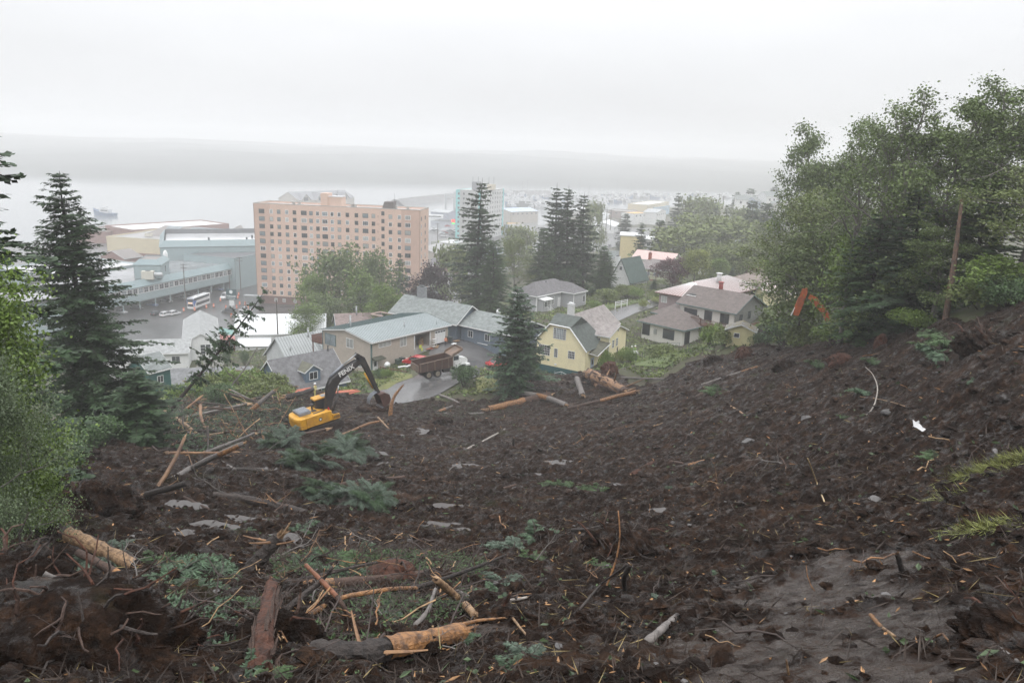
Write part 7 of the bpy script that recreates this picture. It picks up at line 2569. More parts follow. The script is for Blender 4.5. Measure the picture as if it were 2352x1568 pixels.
mb.box(-2.25,-.95,-.6,1.1,2.205,2.5)
mb.box(-2.15,-1.05,-.5,1.0,2.5,2.56)
for i in range(5):
 mb.box(-2.05+i*.22,-1.95+i*.22,-.4,.9,2.561,2.59)
mb.build('engine_cover',egr,EX)
mb=MB()
mb.box(-.85,.45,-.95,-.7,2.205,2.23)
mb.box(-.7,-.2,-.35,.1,2.205,2.24)
mb.box(1.15,1.75,-1.35,-.75,1.66,1.70)
for i in range(6):
 mb.box(1.1+i*.12,1.16+i*.12,-1.46,-1.44,1.2,1.5)
mb.build('grille',eb,EX)
mb=MB()
mb.tube([(-.4,.35,2.1),(-.4,.35,2.75)],.10,8)
mb.tube([(-.4,.35,2.75),(-.4,.35,2.85)],[.22,.16],12)
mb.build('exhaust',eb,EX)
mb=MB()
mb.cyl((.85,-1.0,2.2),(.85,-1.0,2.5),.13,10,.02)
mb.build('marker_cone',lamp_red,EX)
mb=MB()
mb.tube([(-.4,-1.458,1.62),(-.4,-1.47,1.62)],.2,16)
mb.build('badge',eb,EX)
mb=MB()
mb.tube([(-.4,-1.472,1.62),(-.4,-1.478,1.62)],.13,5)
mb.build('badge',lamp_clear,EX)
mb=MB()
for x in (.1,1.75):
 for y in (.5,1.4):
  mb.box(x-.05,x+.05,y-.05,y+.05,1.5,3.0)
mb.box(.05,1.8,.45,1.45,1.1,1.9)
mb.build('cab_frame',eb,EX)
mb=MB()
mb.box(.1,1.76,.49,1.41,1.9,2.98)
mb.build('cab_glass',glass_dark,EX)
mb=MB()
rbox(mb,[(.0,3.0),(1.85,3.0),(1.8,3.14),(.05,3.14)],.42,1.48,.06)
mb.build('cab_roof',ey,EX)
mb=MB()
mb.box(1.0,1.6,.55,1.3,3.142,3.17)
mb.build('roof_hatch',egr,EX)
def beam(mb,prof,hw):
 """prof: list of (x, z_top, z_bot) stations"""
 V_=[]
 for x0,zt_,x1,zb_ in prof:
  V_.append([[x0,-hw,zt_],[x0,hw,zt_],[x1,hw,zb_],[x1,-hw,zb_]])
 V_=np.array(V_)
 n=len(V_)
 mb.add(V_.reshape(-1,3),[(i*4+j,i*4+(j+1)%4,(i+1)*4+(j+1)%4,(i+1)*4+j) for i in range(n-1) for j in range(4)]+[(3,2,1,0),tuple(range((n-1)*4,n*4))])
BY=-.12
bo=thing('x','x','x')
bpy.data.objects.remove(bo)
mb=MB()
beam(mb,[(.75,1.75,1.25,1.55),(1.05,3.0,1.75,2.85),(1.5,4.6,2.45,4.1),(2.1,5.15,2.9,4.65),(3.6,5.85,3.9,5.15),(5.6,6.45,5.75,5.95),(5.95,6.4,5.95,6.05)],.30)
boom=mb.build('boom',eb,EX, False,(0,BY,0))
text(boom,'FENIX',(3.75,-.305,5.60),Matrix.Rotation(-R_(17),4,'Y')@Matrix.Rotation(PI/2,4,'X'),.72,mat('lettering_white',(.78,.78,.76),.5,0),.006,'lettering',.02)
mb=MB()
beam(mb,[(5.35,7.15,5.05,6.9),(6.15,6.45,5.55,6.0),(6.55,5.2,6.0,5.1),(7.35,2.4,7.0,2.35),(7.5,1.9,7.25,1.85)],.24)
mb.build('stick',eb,EX, False,(0,BY,0))
mb=MB()
mb.cyl((1.9,0,5.35),(3.6,0,6.25),.13,10)
mb.build('cylinder',egr,EX, True,(0,BY,0))
mb=MB()
mb.cyl((3.6,0,6.25),(5.25,0,7.0),.075,10)
mb.build('piston_rod',rim_g,EX, True,(0,BY,0))
for y in (-.42,.42):
 mb=MB()
 mb.cyl((1.55,y,1.7),(2.3,y,3.3),.12,10)
 mb.build('cylinder',eb,EX, True,(0,BY,0))
 mb=MB()
 mb.cyl((2.3,y,3.3),(2.55,y,4.3),.07,10)
 mb.build('piston_rod',rim_g,EX, True,(0,BY,0))
mb=MB()
mb.cyl((6.0,0,4.6),(6.75,0,2.6),.1,10)
mb.build('cylinder',ey,EX, True,(0,BY,0))
for k,dy in enumerate((-.22,-.1,.05)):
 mb=MB()
 mb.tube([(1.0,dy,2.2),(1.25,dy,4.3),(1.75,dy,5.2),(3.4,dy,6.0),(5.0,dy,6.45),(5.6,dy,6.2)],.035,5)
 mb.build('hose',tyre_m,EX, True,(0,BY,0))
mb=MB()
arc=[(7.05,1.9),(7.75,1.95),(8.35,1.55),(8.45,.95),(8.1,.45),(7.45,.25)]
for i in range(len(arc)-1):
 a,b_=arc[i],arc[i+1]
 mb.add([[a[0],-.7,a[1]],[b_[0],-.7,b_[1]],[b_[0],.7,b_[1]],[a[0],.7,a[1]]],[(0,1,2,3)])
 a2,b2=(a[0]-.07,a[1]-.07),(b_[0]-.07,b_[1]+.02)
for y in (-.7,.7):
 mb.add([[p[0],y,p[1]] for p in arc]+[[p[0],y+.05*(1 if y>0 else -1),p[1]] for p in arc],[tuple(range(6)),tuple(range(11,5,-1))]+[(i,i+6,(i+1)%6+6,(i+1)%6) for i in range(6)])
mb.build('bucket',mat('bucket_rust',(.075,.036,.028),.6,.35,2),EX, False,(0,BY,0))
for i in range(5):
 mb=MB()
 y=-.6+i*.3
 mb.tube([(7.5,y,.27),(7.2,y,.22)],[.07,.02],5)
 mb.build('tooth',egr,EX, False,(0,BY,0))
mb=MB()
for y in (-.25,0,.25):
 mb.tube([(7.1,y,2.1),(6.5,y,1.9),(6.1,y,1.5),(5.95,y,1.0)],[.09,.08,.07,.03],5)
mb.build('thumb',egr,EX, False,(0,BY,0))
# -- orange excavator in the trees (only the boom stands clear)
OB=at(*zp('G',2300,800),78)
eo=mat('digger_orange',(.50,.105,.02),.5,.2,1.6,.3,8,col2=(.20,.055,.02))
gz_=float(ground(OB[0],OB[1]))
OX=thing('excavator','orange excavator boom sticking out of the shrubs in front of the woods','excavator',(OB[0],OB[1],gz_),R_(155))
zb_=at(*zp('G',2260,790),78)[2]-gz_
def gl(zx,zy):
 """picture point -> (x, z) in the boom's vertical plane"""
 a=zp('G',zx,zy)
 r=ray(*a)
 ca_,sa_=math.cos(R_(155)),math.sin(R_(155))
 A_=np.array([[r[0],-ca_],[r[1],-sa_]])
 d,x=np.linalg.solve(A_,[OB[0],OB[1]])
 return x,(C0+r*d)[2]-gz_
mb=MB()
st=[((2215,790),(2290,775)),((2210,690),(2275,680)),((2160,610),(2215,580)),((2075,520),(2120,470)),((2030,470),(2050,430))]
beam(mb,[gl(*b_)+gl(*a) for a,b_ in st],.26)
mb.build('boom',eo,OX)
mb=MB()
st=[((1965,370),(2022,365)),((1955,400),(2020,420)),((1925,480),(1990,500)),((1880,590),(1950,610)),((1870,650),(1925,660))]
beam(mb,[gl(*b_)+gl(*a) for a,b_ in st],.22)
mb.build('stick',eo,OX)
mb=MB()
a,b_=gl(1930,470),gl(1885,575)
mb.cyl((a[0],-.3,a[1]),(b_[0],-.3,b_[1]),.10,10)
mb.build('cylinder',eo,OX)
mb=MB()
a,b_=gl(1885,575),gl(1840,665)
mb.cyl((a[0],-.3,a[1]),(b_[0],-.3,b_[1]),.06,8)
mb.build('piston_rod',trim_white,OX)
mb=MB()
a,b_=gl(2105,470),gl(2215,600)
mb.cyl((a[0],-.36,a[1]),(b_[0],-.36,b_[1]),.10,10)
mb.build('cylinder',eo,OX)
mb=MB()
mb.box(-4.2,-1.2,-1.4,1.4,1.0,2.3)
mb.build('body',eo,OX)
for y in (-1.2,1.2):
 mb=MB()
 mb.box(-4.4,-.4,y-.3,y+.3,.0,.8)
 mb.build('track',emud,OX)
for p_ in ((1955,540),(2213,655)):
 mb=MB()
 a=gl(*p_)
 mb.cyl((a[0],-.30,a[1]),(a[0],-.36,a[1]),.11,10)
 mb.build('work_lamp',lamp_clear,OX)
# -- logs, roots and branches on the mud
nrng=np.random.RandomState(42)
pyr=random.Random(17)
def onmud(pts,lift=0.0,f='P'):
 out_=[]
 li=[lift]*len(pts) if np.isscalar(lift) else list(lift)
 j=int(np.argmin(li))
 a=zp(f,*pts[j])
 d0=depth_of(_march(a[0],a[1], lambda x,y:mud_base(x,y)+li[j],3,160))
 stand=max(li)-min(li)>.9
 for i,q in enumerate(pts):
  u=lift if np.isscalar(lift) else lift[i]
  a=zp(f,q[0],q[1])
  p=_march(a[0],a[1], lambda x,y:mud_base(x,y)+u,3,160)
  if stand or not .75<depth_of(p)/d0<1.33:
   p=at(a[0],a[1],d0)
  out_.append(p)
 return np.array(out_)
def smooth(P,n):
 t=np.linspace(0,len(P)-1,n)
 Q=np.stack([np.interp(t,np.arange(len(P)),P[:,i]) for i in range(3)],1)
 for _ in range(2):
  Q[1:-1]=(Q[:-2]+2*Q[1:-1]+Q[2:])/4
 return Q
def splinters(P0,d,r,n,parent,m,L=.9):
 mb=MB()
 for i in range(n):
  o_=rdir(nrng,1)[0]
  o_-=d*(o_@d)
  a=P0+unit(o_)*r*.62*nrng.rand()-d*r*.3
  b_=a+(d+.22*nrng.normal(size=3))*r*L*(1+2.2*nrng.rand())
  mb.tube([a,(a+b_)/2+.03*nrng.normal(size=3)*r,b_],[r*.34,r*.24,r*.04],4)
 return mb.build('splintered_end',m,parent)
def log(label,pts,wpx,m=bark,lift= None,ends=(1,1),bare= None,taper=.75,f='P',name='log',stubs=0,n=14,em= None):
 """a trunk or branch through picture positions; wpx is its thickness there in the photograph's pixels"""
 P=onmud(pts,0 if lift is None else lift,f)
 dm=depth_of(P.mean(0))
 r0=wpx*(.60 if dm>20 else .85)/2*dm/F
 if lift is None:
  P[:,2]+=r0*.5
 P=smooth(P,n)
 o=thing(name,label,'log' if r0>.06 else 'branch',tuple(P[0]))
 Q=P-P[0]
 rad=r0*np.linspace(1,taper,n)*(1+.14*(nrng.rand(n)-.5))
 mb=MB()
 mb.tube(Q,rad,13 if r0>.12 else 7, True,.5 if m is wood_rot or 'shattered' in label else .22,nrng)
 mb.build('stem',m,o,r0<.12)
 if m is wood_rot or 'shattered' in label:
  sb=MB()
  for _ in range(int(26+60*r0)):
   j=nrng.randint(0,n-3)
   a=rdir(nrng,1)[0]*[1,1,.6]
   ax_=unit(Q[j+2]-Q[j])
   a=unit(a-ax_*(a@ax_))*rad[j]*(.85+.35*nrng.rand())
   k_=1+nrng.rand()*3
   e_=min(n-1,j+2+nrng.randint(3))
   sb.tube([Q[j]+a,(Q[j]+Q[e_])/2+a*1.08,Q[e_]+a*(1.0+.5*nrng.rand())],[.03*k_*r0+.006,.05*k_*r0+.006,.004],4)
  sb.build('fibres',[wood_rot,RT][nrng.randint(2)],o)['kind']='stuff'
 em=em or wood_pale
 k=max(3,int(5+r0*14))
 if ends[0]:
  splinters(Q[0],unit(Q[0]-Q[1]),rad[0],k,o,em)
 if ends[1]:
  splinters(Q[-1],unit(Q[-1]-Q[-2]),rad[-1],k,o,em)
 if bare:
  i0,i1,mm=int(bare[0]*(n-1)),int(bare[1]*(n-1))+1,bare[2]
  q=Q[i0:i1+1]
  if len(q)>2:
   t=unit(np.gradient(q,axis=0))
   a=unit(np.cross(t,[0,0,1]))
   b_=np.cross(t,a)
   toC=unit(C0-(P[0]+q.mean(0)))
   th0=math.atan2(toC@b_[0],toC@a[0])
   th=np.linspace(th0-1.1,th0+1.1,9)+.5*(nrng.rand()-.5)
   wob=1+.22*(nrng.rand(len(q),1)-.5)*np.abs(np.linspace(-1,1,9))
   G=q[:, None ]+(rad[i0:i1+1, None ]*(1.07+.08*nrng.rand(len(q),9)))[..., None ]*(np.cos(th*wob)[..., None ]*a[:, None ]+np.sin(th*wob)[..., None ]*b_[:, None ])
   sb=MB()
   sb.grid(G)
   sb.build('bare_wood',mm,o)
 for i in range(stubs):
  j=nrng.randint(2,n-2)
  d=rdir(nrng,1)[0]
  d[2]=abs(d[2])
  sb=MB()
  L=r0*(2+3*nrng.rand())
  sb.tube([Q[j],Q[j]+d*(rad[j]+L*.6),Q[j]+d*(rad[j]+L)+[0,0,.02]],[rad[j]*.22,rad[j]*.14,.01],5)
  sb.build('branch_stub',wood_stick,o)
 return o
O_,PL,ST,RT=wood_orange,wood_pale,wood_stick,bark_red
log('big foreground log with dark bark at the left and torn orange wood at the right',[(715,1500),(850,1498),(960,1474),(1060,1452)],66,bark,[.05,.10,.14,.16],(0,1),(.45,1.0,O_),.8,n=22,stubs=3,em=O_)
log('long thin splinter curling off the right end of the big orange foreground log',[(1040,1440),(1095,1424),(1160,1418)],13,O_,[.25,.3,.3],(0,1), None,.4)
log('long arching orange branch without bark in the foreground',[(676,1432),(777,1372),(897,1352),(966,1350)],13,RT,[.0,.28,.35,.15],(0,1),(.0,.95,wood_orange),.9,n=18)
log('curved reddish branch crossing over the arching orange one',[(704,1298),(745,1339),(777,1372),(815,1435)],13,RT,[.45,.55,.45,.0],(1,0),(.0,.6,mat('bark_peeled_red',(.20,.075,.035),.6,.35,6)),.9,n=18)
log('black wet limb leaning up behind the crossed branches',[(655,1400),(734,1337),(765,1300)],19,bark,[.1,.5,.8],(0,1), None,.5,n=14,stubs=3)
log('dark limb running behind the crossed branches toward the brush',[(665,1337),(815,1301),(911,1282)],11,bark,[.15,.3,.2],(0,1), None,.6,n=14,stubs=3)
log('thick half buried trunk behind the crossed branches with a pale cut left end',[(682,1345),(800,1338),(900,1327),(985,1318)],30,bark_red,[.05,.12,.12,.05],(1,0),(.0,.16,O_),.85)
log('long dark bent limb reaching right toward the green hemlock sprays',[(908,1361),(979,1342),(1034,1323),(1102,1299),(1162,1274)],15,bark,[.1,.25,.3,.4,.5],(0,1), None,.5,n=18,stubs=4)
log('flat pale split plank of wood standing out of the foreground brush',[(1001,1329),(1050,1372)],21,PL,[.75,.25],(1,1), None,1.0)
log('short pale split chunk below the flat plank',[(1069,1389),(1090,1412)],24,PL,[.15,.1],(1,1), None,.9)
log('grey branch with torn end left of the pale plank stump',[(1052,1357),(1095,1380),(1115,1384)],12,bark_grey,.12,(0,1))
log('dark mossy snag standing out of the mud left of centre',[(570,1315),(640,1232)],42,bark,[.05,1.05],(0,1), None,.85,stubs=3)
log('big rotten red-brown stump leaning in the left foreground',[(598,1545),(603,1470),(622,1345)],60,wood_rot,[.0,.30,.75],(0,1), None,.62,n=16,em=wood_rot)
log('broken log with long splinters at its left end near the left border',[(150,1222),(230,1258),(313,1298)],40,bark,[.55,.35,.1],(1,0),(.1,.95,PL),.9,n=16)
log('straight maroon barked log lying below the splintered one at the left',[(180,1268),(260,1310),(352,1362)],24,bark_red,[.55,.35,.1],(0,1),(.55,.8,O_),.85,n=16)
log('weathered brown stick over the dark root mass at the left',[(100,1318),(165,1345),(259,1409)],18,bark_grey,[.9,.75,.3],(0,1), None,.7)
log('long dark trunk joined to the upturned root plate at the left',[(232,1175),(330,1140),(433,1113)],28,bark, None,(0,0),(.3,.5,PL),.8,stubs=4)
log('smooth grey bent trunk lying in front of the tall left spruce',[(388,1112),(440,1078),(498,1050),(560,1022)],30,bark_grey, None,(1,1),(.72,.9,O_),.6,n=18,stubs=3)
log('long level log stretching right from the grey bent trunk',[(470,1083),(560,1080),(640,1088),(740,1098)],20,bark, None,(0,0), None,.85,stubs=4)
log('log continuing the level one past the fallen hemlock top',[(760,1120),(830,1108),(928,1098)],19,bark_red, None,(0,0), None,.8,stubs=3)
log('thick dark trunk half sunk in the puddled mud at the left',[(490,1142),(560,1150),(640,1165),(705,1184)],32,bark, None,(0,1), None,.95,stubs=5)
log('short dark log lying over a puddle at the left',[(422,1144),(450,1158),(482,1174)],17,bark_red, None,(0,1))
log('short log left of the dark fallen hemlock top',[(500,1058),(540,1080)],15,bark_grey, None,(1,0))
log('long splintered orange trunk in front of the yellow excavator',[(735,1022),(770,1005),(809,989),(845,972),(875,967)],13,O_,[.05,.2,.35,.5,.55],(1,1), None,.7,n=16)
log('tall curved splinter of pale wood standing by the digger bucket',[(896,958),(899,925),(908,905),(926,884)],17,O_,[.0,1.2,2.3,3.1],(0,1), None,.4,n=12)
log('forked shards at the tip of the splintered orange trunk',[(868,958),(884,975),(892,983)],8,PL,[.7,.4,.2],(1,1))
log('long stripped log lying at the toe of the slide below the road',[(1120,944),(1180,930),(1220,920),(1262,911)],24,bark_red, None,(1,1),(.05,.5,O_),1.2,n=18)
log('broken log resting across the long toe log',[(1186,901),(1230,907),(1265,915),(1300,930)],20,bark_grey,[.3,.5,.5,.3],(0,1),(.4,.6,O_),.9)
log('long slanting trunk with peeled orange top right of the toe logs',[(1303,938),(1360,925),(1410,912),(1464,899)],14,bark_red,[.2,.3,.5,.7],(0,1),(.5,1,O_),1.1,n=16)
log('round log lying end-on to the camera in front of the yellow house',[(1325,872),(1332,893),(1338,912)],22,bark_grey, None,(0,1), None,1.05)
log('massive shattered trunk heaped against the yellow house',[(1352,858),(1380,872),(1410,886),(1440,902)],46,bark_red,[1.2,1.0,.7,.3],(1,1),(.1,.9,wood_stick),.75,n=18,stubs=3)
log('shorter shattered trunk under the massive one',[(1360,868),(1376,890)],26,bark_red,[.6,.3],(1,0),(.1,.9,wood_stick))
log('thin grey log with cut orange butt at the toe of the slide',[(1006,948),(1030,938),(1046,932)],13,bark_grey, None,(1,0),(.0,.3,O_))
log('pale thin log angled behind the cut butt log',[(1010,908),(1035,917),(1055,927)],10,bark_grey, None,(0,0))
log('straight brown pole lying level at the toe of the slide',[(1019,951),(1080,951),(1139,948)],9,bark_grey, None,(0,0),n=14)
log('pale grey log at the foot of the right slope near the lawn',[(1420,868),(1470,870),(1525,872)],9,bark_grey, None,(0,0))
log('long bare pole lying on the right slope below the crest',[(1611,885),(1680,862),(1741,843)],9,bark_grey, None,(0,1),(.75,.98,O_),.8,n=14)
log('long dark trunk on the right slope near the centre right',[(1379,1121),(1480,1096),(1570,1072),(1660,1052)],17,bark, None,(0,1),(.75,.9,O_),.9,n=18,stubs=4)
log('pale birch log with torn end right of centre',[(1360,1166),(1400,1158),(1444,1146)],12,bark_pale, None,(0,1), None,1.2)
log('thin pale birch pole rising to the right from the birch log',[(1444,1136),(1510,1125),(1568,1118)],6,bark_pale, None,(0,0))
log('reddish brown bark chunk on the slope above the long dark trunk',[(1450,1096),(1475,1082),(1499,1066)],24,wood_rot, None,(1,1), None,.8)
log('rust brown log end above the right end of the long dark trunk',[(1540,1062),(1568,1066)],14,RT, None,(1,0))
log('dark brown log at the right border of the slope',[(2278,866),(2320,856),(2370,842)],13,bark, None,(1,0))
log('white curved birch branch standing on the right slope',[(1981,964),(2008,935),(2018,890),(2005,858),(1988,843)],5.5,bark_pale,[.05,.2,.6,.8,.8],(0,1), None,.5,n=18)
log('pale straight stick standing on the right slope',[(1895,1155),(1876,1108),(1855,1052)],6,mat('stick_straw',(.48,.36,.20),.6,.2,6),[.0,.15,.3],(0,1), None,.8)
log('two metre peeled orange pole in the middle of the right slope',[(1871,940),(1930,933),(1995,928)],7,PL, None,(1,1), None,.8)
log('thin arched cane right of the white curved birch branch',[(1956,908),(2020,916),(2060,926),(2090,937)],4,PL,.15,(0,0))
log('short pale splinter on the slope below the lawn',[(1678,932),(1700,945),(1718,960)],8,PL,.1,(1,1))
log('dark log with orange chips in the middle of the mud',[(1147,1076),(1190,1070),(1235,1062)],13,bark, None,(1,0))
log('pale dead branch with lichen in the middle of the mud',[(1074,1030),(1100,1018),(1130,1002),(1160,985)],9,bark_pale,.05,(0,1))
log('dark branch beside the lichen covered one',[(1025,1004),(1055,1012),(1090,1016)],10,bark, None,(0,1))
log('dark upright stake in the middle of the mud',[(1179,1026),(1180,1005)],9,bark,[.0,.9],(0,1))
log('brown log lying between the two centre puddles',[(1138,1128),(1165,1122),(1185,1115)],15,bark_red, None,(1,0))
log('long pale log leaning in the left debris pile',[(367,934),(420,970),(471,1012)],13,bark_red,[.9,.6,.2],(1,1),(.1,.9,PL),.9)
log('vertical grey pole standing in the left debris pile',[(420,980),(419,930)],8,bark_grey,[.3,2.6],(0,1))
log('brown log lying low in the left debris pile',[(397,1020),(450,1005),(512,993)],12,bark_red,[.3,.4,.6],(1,1),(.75,1,PL))
log('orange tipped trunk across the top of the left debris pile',[(498,893),(540,908),(588,921),(620,926)],10,bark_red,[1.6,1.3,1.0,.8],(1,1),(.0,.2,O_))
log('thick broken trunk jutting up from the left debris pile',[(577,942),(605,918),(630,897)],19,bark_grey,[.6,1.3,2.0],(1,1),(.0,.3,O_))
log('mossy log ending at the pink boards by the dormer cottage',[(655,912),(690,904),(718,894)],21,bark,[1.0,1.1,1.2],(1,1))
log('level brown log deep in the left debris pile',[(500,990),(560,988),(615,990)],11,bark_red,.3,(0,1))
log('short upright broken post left of the excavator counterweight',[(607,1020),(602,990)],10,wood_stick,[.1,1.2],(0,1))
log('thin leaning trunk behind the left debris pile',[(520,900),(560,850),(590,800)],6,bark_grey,[.6,1.8,3.2],(0,1))
log('broken trunk standing black in the right foreground',[(1436,1360),(1432,1325),(1448,1296)],15,bark,[.0,.45,.8],(0,1), None,.9)
log('long thin orange twig rising over the small root mound',[(1385,1365),(1415,1290),(1425,1230),(1420,1172)],6,O_,[.0,.6,1.0,1.2],(0,0), None,.6)
log('dark branch with cut end on the left of the small root mound',[(1312,1217),(1350,1215),(1382,1208)],13,bark,.35,(0,1), None,.9)
log('dark bent limb right of the black broken trunk',[(1332,1398),(1380,1340),(1440,1297)],7,bark,.2,(0,0))
log('grey log half sunk in the right foreground mud',[(1488,1472),(1520,1445),(1555,1415)],22,bark_grey,.05,(0,1), None,.9)
log('brown rotten log at the edge of the wet mud',[(1560,1378),(1590,1350),(1618,1328)],18,bark_grey,.02,(0,0), None,.7)
log('black upright stub in the wet mud on the right',[(2075,1322),(2060,1270)],17,bark,[.0,.5],(0,1), None,.7)
log('short orange stick in the wet mud on the right',[(2000,1412),(2025,1440),(2055,1460)],11,PL,.05,(1,0),(.0,.5,O_))
log('pale stick standing at the bottom of the wet mud',[(1812,1552),(1806,1515)],7,PL,[.0,.2],(0,1))
log('dead root lying on the dark bank at the lower right',[(2272,1472),(2320,1505),(2370,1545)],14,bark_grey,.08,(0,0))
log('orange bark shard standing right of the hemlock sprays',[(1145,1425),(1160,1385),(1172,1362)],11,wood_rot,[.0,.3,.5],(0,1))
log('pale thin stick lying right of the big orange log',[(1173,1412),(1190,1435),(1213,1462)],8,PL,.08,(0,1))
log('lichen spotted branch under the hemlock sprays',[(1150,1381),(1185,1376),(1210,1371)],9,bark_pale,.1,(0,1))
log('birch stem leaning in front of the crossed branches',[(955,1435),(985,1400),(1000,1352)],14,bark_grey,[.1,.2,.45],(0,0), None,.7)
log('tall broken trunk without branches standing at the wood edge',[(2173,726),(2180,665)],16,mat('bark_peeling',(.06,.045,.038),.8,.3,5,.6,20,col2=(.17,.095,.06)),[0,0],(0,0), None,.7,name='snag')
sn=[o for o in COL.objects if o.name.startswith('snag')][0]
base=mp_(2173,728)
for ch in list(sn.children):
 bpy.data.objects.remove(ch)
sn.location=tuple(base)
sn['category']='tree trunk'
top=at(2209,463,depth_of(base))
Q=smooth(np.array([[0,0,-.5],(top-base)*.5+[.05,0,0],top-base]),16)
mb=MB()
mb.tube(Q,np.linspace(.22,.10,16),10, True,.2,nrng)
mb.build('trunk',MATS['bark_peeling'],sn)
splinters(Q[-1],np.array([0,0,1.]),.12,4,sn,wood_pale)
def rootmass(label,pos,w,h,nroot=14,m= None,seed=0,d= None,rootr=.05):
 """upturned root plate: lump of soil with roots sticking out"""
 P=mp_(*pos) if d is None else np.array([*at(*pos,d)[:2],0])
 P[2]=mz(P[0],P[1])
 rs=np.random.RandomState(seed)
 o=thing('root_mass',label,'roots',tuple(P))
 u=np.linspace(0,2*PI,110)
 v=np.linspace(-.55*PI/2,PI/2,60)
 U_,V_=np.meshgrid(u,v)
 X_,Y_,Z_=np.cos(U_)*np.cos(V_),np.sin(U_)*np.cos(V_),np.sin(V_)
 k=1+.30*fbm(X_*1.3+seed,Y_*1.3+Z_,2,seed)+.34*fbm(X_*3.4+Z_*2,Y_*3.4-Z_*2,4,seed+5)+.16*np.abs(fbm(X_*9+Z_*7,Y_*9-Z_*8,4,seed+9))-.05*np.abs(fbm(X_*26+Z_*20,Y_*26-Z_*22,2,seed+13))
 G=np.stack([w/2*np.cos(U_)*np.cos(V_)*k,w/2*.75*np.sin(U_)*np.cos(V_)*k,h*(.15+.85*np.sin(V_))*(.75+.25*k)],-1)
 mb=MB()
 mb.grid(G)
 mb.build('soil_clump',m or MUD,o, True)
 for i in range(nroot):
  a,e=rs.rand()*6.28,rs.rand()*1.2
  s=np.array([w/2*math.cos(a)*math.cos(e)*.7,w/2*.75*math.sin(a)*math.cos(e)*.7,h*math.sin(e)*.8])
  dd=unit(s+[0,0,.15*w]+.3*rs.normal(size=3))
  pts=[s]
  for j in range(5):
   dd=unit(dd+.35*rs.normal(size=3)-[0,0,.05])
   pts.append(pts[-1]+dd*w*(.09 if w<2.3 else .055)*(.6+rs.rand()))
  mb=MB()
  mb.tube(pts,np.linspace(rootr,.008,6)*(.5+rs.rand()),5)
  mb.build('root',[bark,bark_red,wood_rot][i%3],o)
 return o
rootmass('huge dark upturned root mass filling the lower left corner',(150,1560),2.5,.78,60,seed=3,d=8.9,rootr=.022)
rootmass('dark hump of roots right of the huge root mass',(355,1540),1.0,.62,30,seed=4,d=9.4,rootr=.02)
rootmass('ragged root wad at the left border above the huge root mass',(30,1330),1.7,.8,34,seed=5,d=12,rootr=.025)
rootmass('upturned root plate at the end of the long dark trunk on the left',(225,1190),2.4,1.2,16,seed=6)
rootmass('small root mound with tangled roots right of centre',(1425,1275),1.9,.75,16,seed=7,rootr=.03)
rootmass('red-brown root stump on the crest beside the mossy shed',(1708,826),1.8,1.5,16,wood_rot,seed=8)
rootmass('root clump on the crest left of the red-brown root stump',(1640,835),2.2,1.0,12,seed=9)
rootmass('red root tangle below the torn wall of the yellow house',(1400,860),2.2,1.8,14,wood_rot,seed=10)
rootmass('root tangle on the right slope below the orange digger',(1805,850),1.9,.9,14,seed=11)
rootmass('second root tangle on the slope, right of the first below the digger',(1930,838),1.8,.9,14,wood_rot,seed=12)
rootmass('large root tangle high on the slope at the right',(2250,800),2.2,.9,18,seed=13)
rootmass('dark root clump in front of the digger tracks',(820,1030),2.4,.9,14,seed=14)
rootmass('black root clump at the left of the level toe pole',(1015,975),2.2,.9,14,seed=15)
rootmass('small dark tree stump standing on the slope near the woods',(2022,800),.9,1.1,6,wood_rot,seed=16)
rootmass('brown root lump in the foreground brush',(900,1330),1.0,.4,18,wood_rot,seed=17,rootr=.02)
rootmass('dark soil clump with roots under the left end of the big orange log',(640,1470),1.0,.4,10,seed=18,rootr=.025)
rootmass('mossy soil hump at the lower right corner',(2310,1560),1.0,.32,20,seed=19,d=7.4,rootr=.02)
# --- green sprays torn from hemlocks
def spray_mesh(seed,n=7,L=1.0,lw=.05,dens=70,mt=needle_cut,flat=.3):
 rs=np.random.RandomState(seed)
 w,g=MB(),MB()
 PP,DD,LL=[],[],[]
 for i in range(n):
  a=rs.rand()*6.28
  d=unit(np.array([math.cos(a),math.sin(a),flat*rs.rand()+.1]))
  Lb=L*(.5+.6*rs.rand())
  s=np.linspace(0,1,6)
  P=d*(Lb*s)[:, None ]
  P[:,2]+=Lb*(.25*s-.45*s**2)+.05
  w.tube(P,np.linspace(.012,.004,6),3, False)
  k=dens
  u=.1+.9*rs.rand(k)
  b_=np.stack([np.interp(u,s,P[:,j]) for j in range(3)],1)
  sd=np.where(rs.rand(k)<.5,1,-1)
  dirs=unit(np.stack([d[0]*.8-d[1]*sd,d[1]*.8+d[0]*sd,-.35-.3*rs.rand(k)],1)+.25*rs.normal(size=(k,3)))
  PP.append(b_)
  DD.append(dirs)
  LL.append(Lb*.34*(1.15-.8*u)*(.5+.8*rs.rand(k)))
 P,D,Lg=np.concatenate(PP),np.concatenate(DD),np.concatenate(LL)
 up=np.tile([0,0,1.0],(len(P),1))+.5*rs.normal(size=(len(P),3))
 for f0,f1,sw in ((0,.7,0),(.2,.7,.7),(.2,.7,-.7),(.45,.95,.6),(.45,.95,-.6),(.6,1,0)):
  S=unit(np.cross(D,up))
  leaves(g,P+D*(Lg*f0)[:, None ],unit(D+S*sw),up,Lg*(f1-f0),lw*(.5+Lg*2.0)*.5)
 return w.mesh('sprig_stem',twig_dark, True),g.mesh('sprig_needles',mt)
SPR=[spray_mesh(i,7+i%3,1.0,.06,80,[needle_cut,needle_mid,needle_blue][i%3]) for i in range(6)]
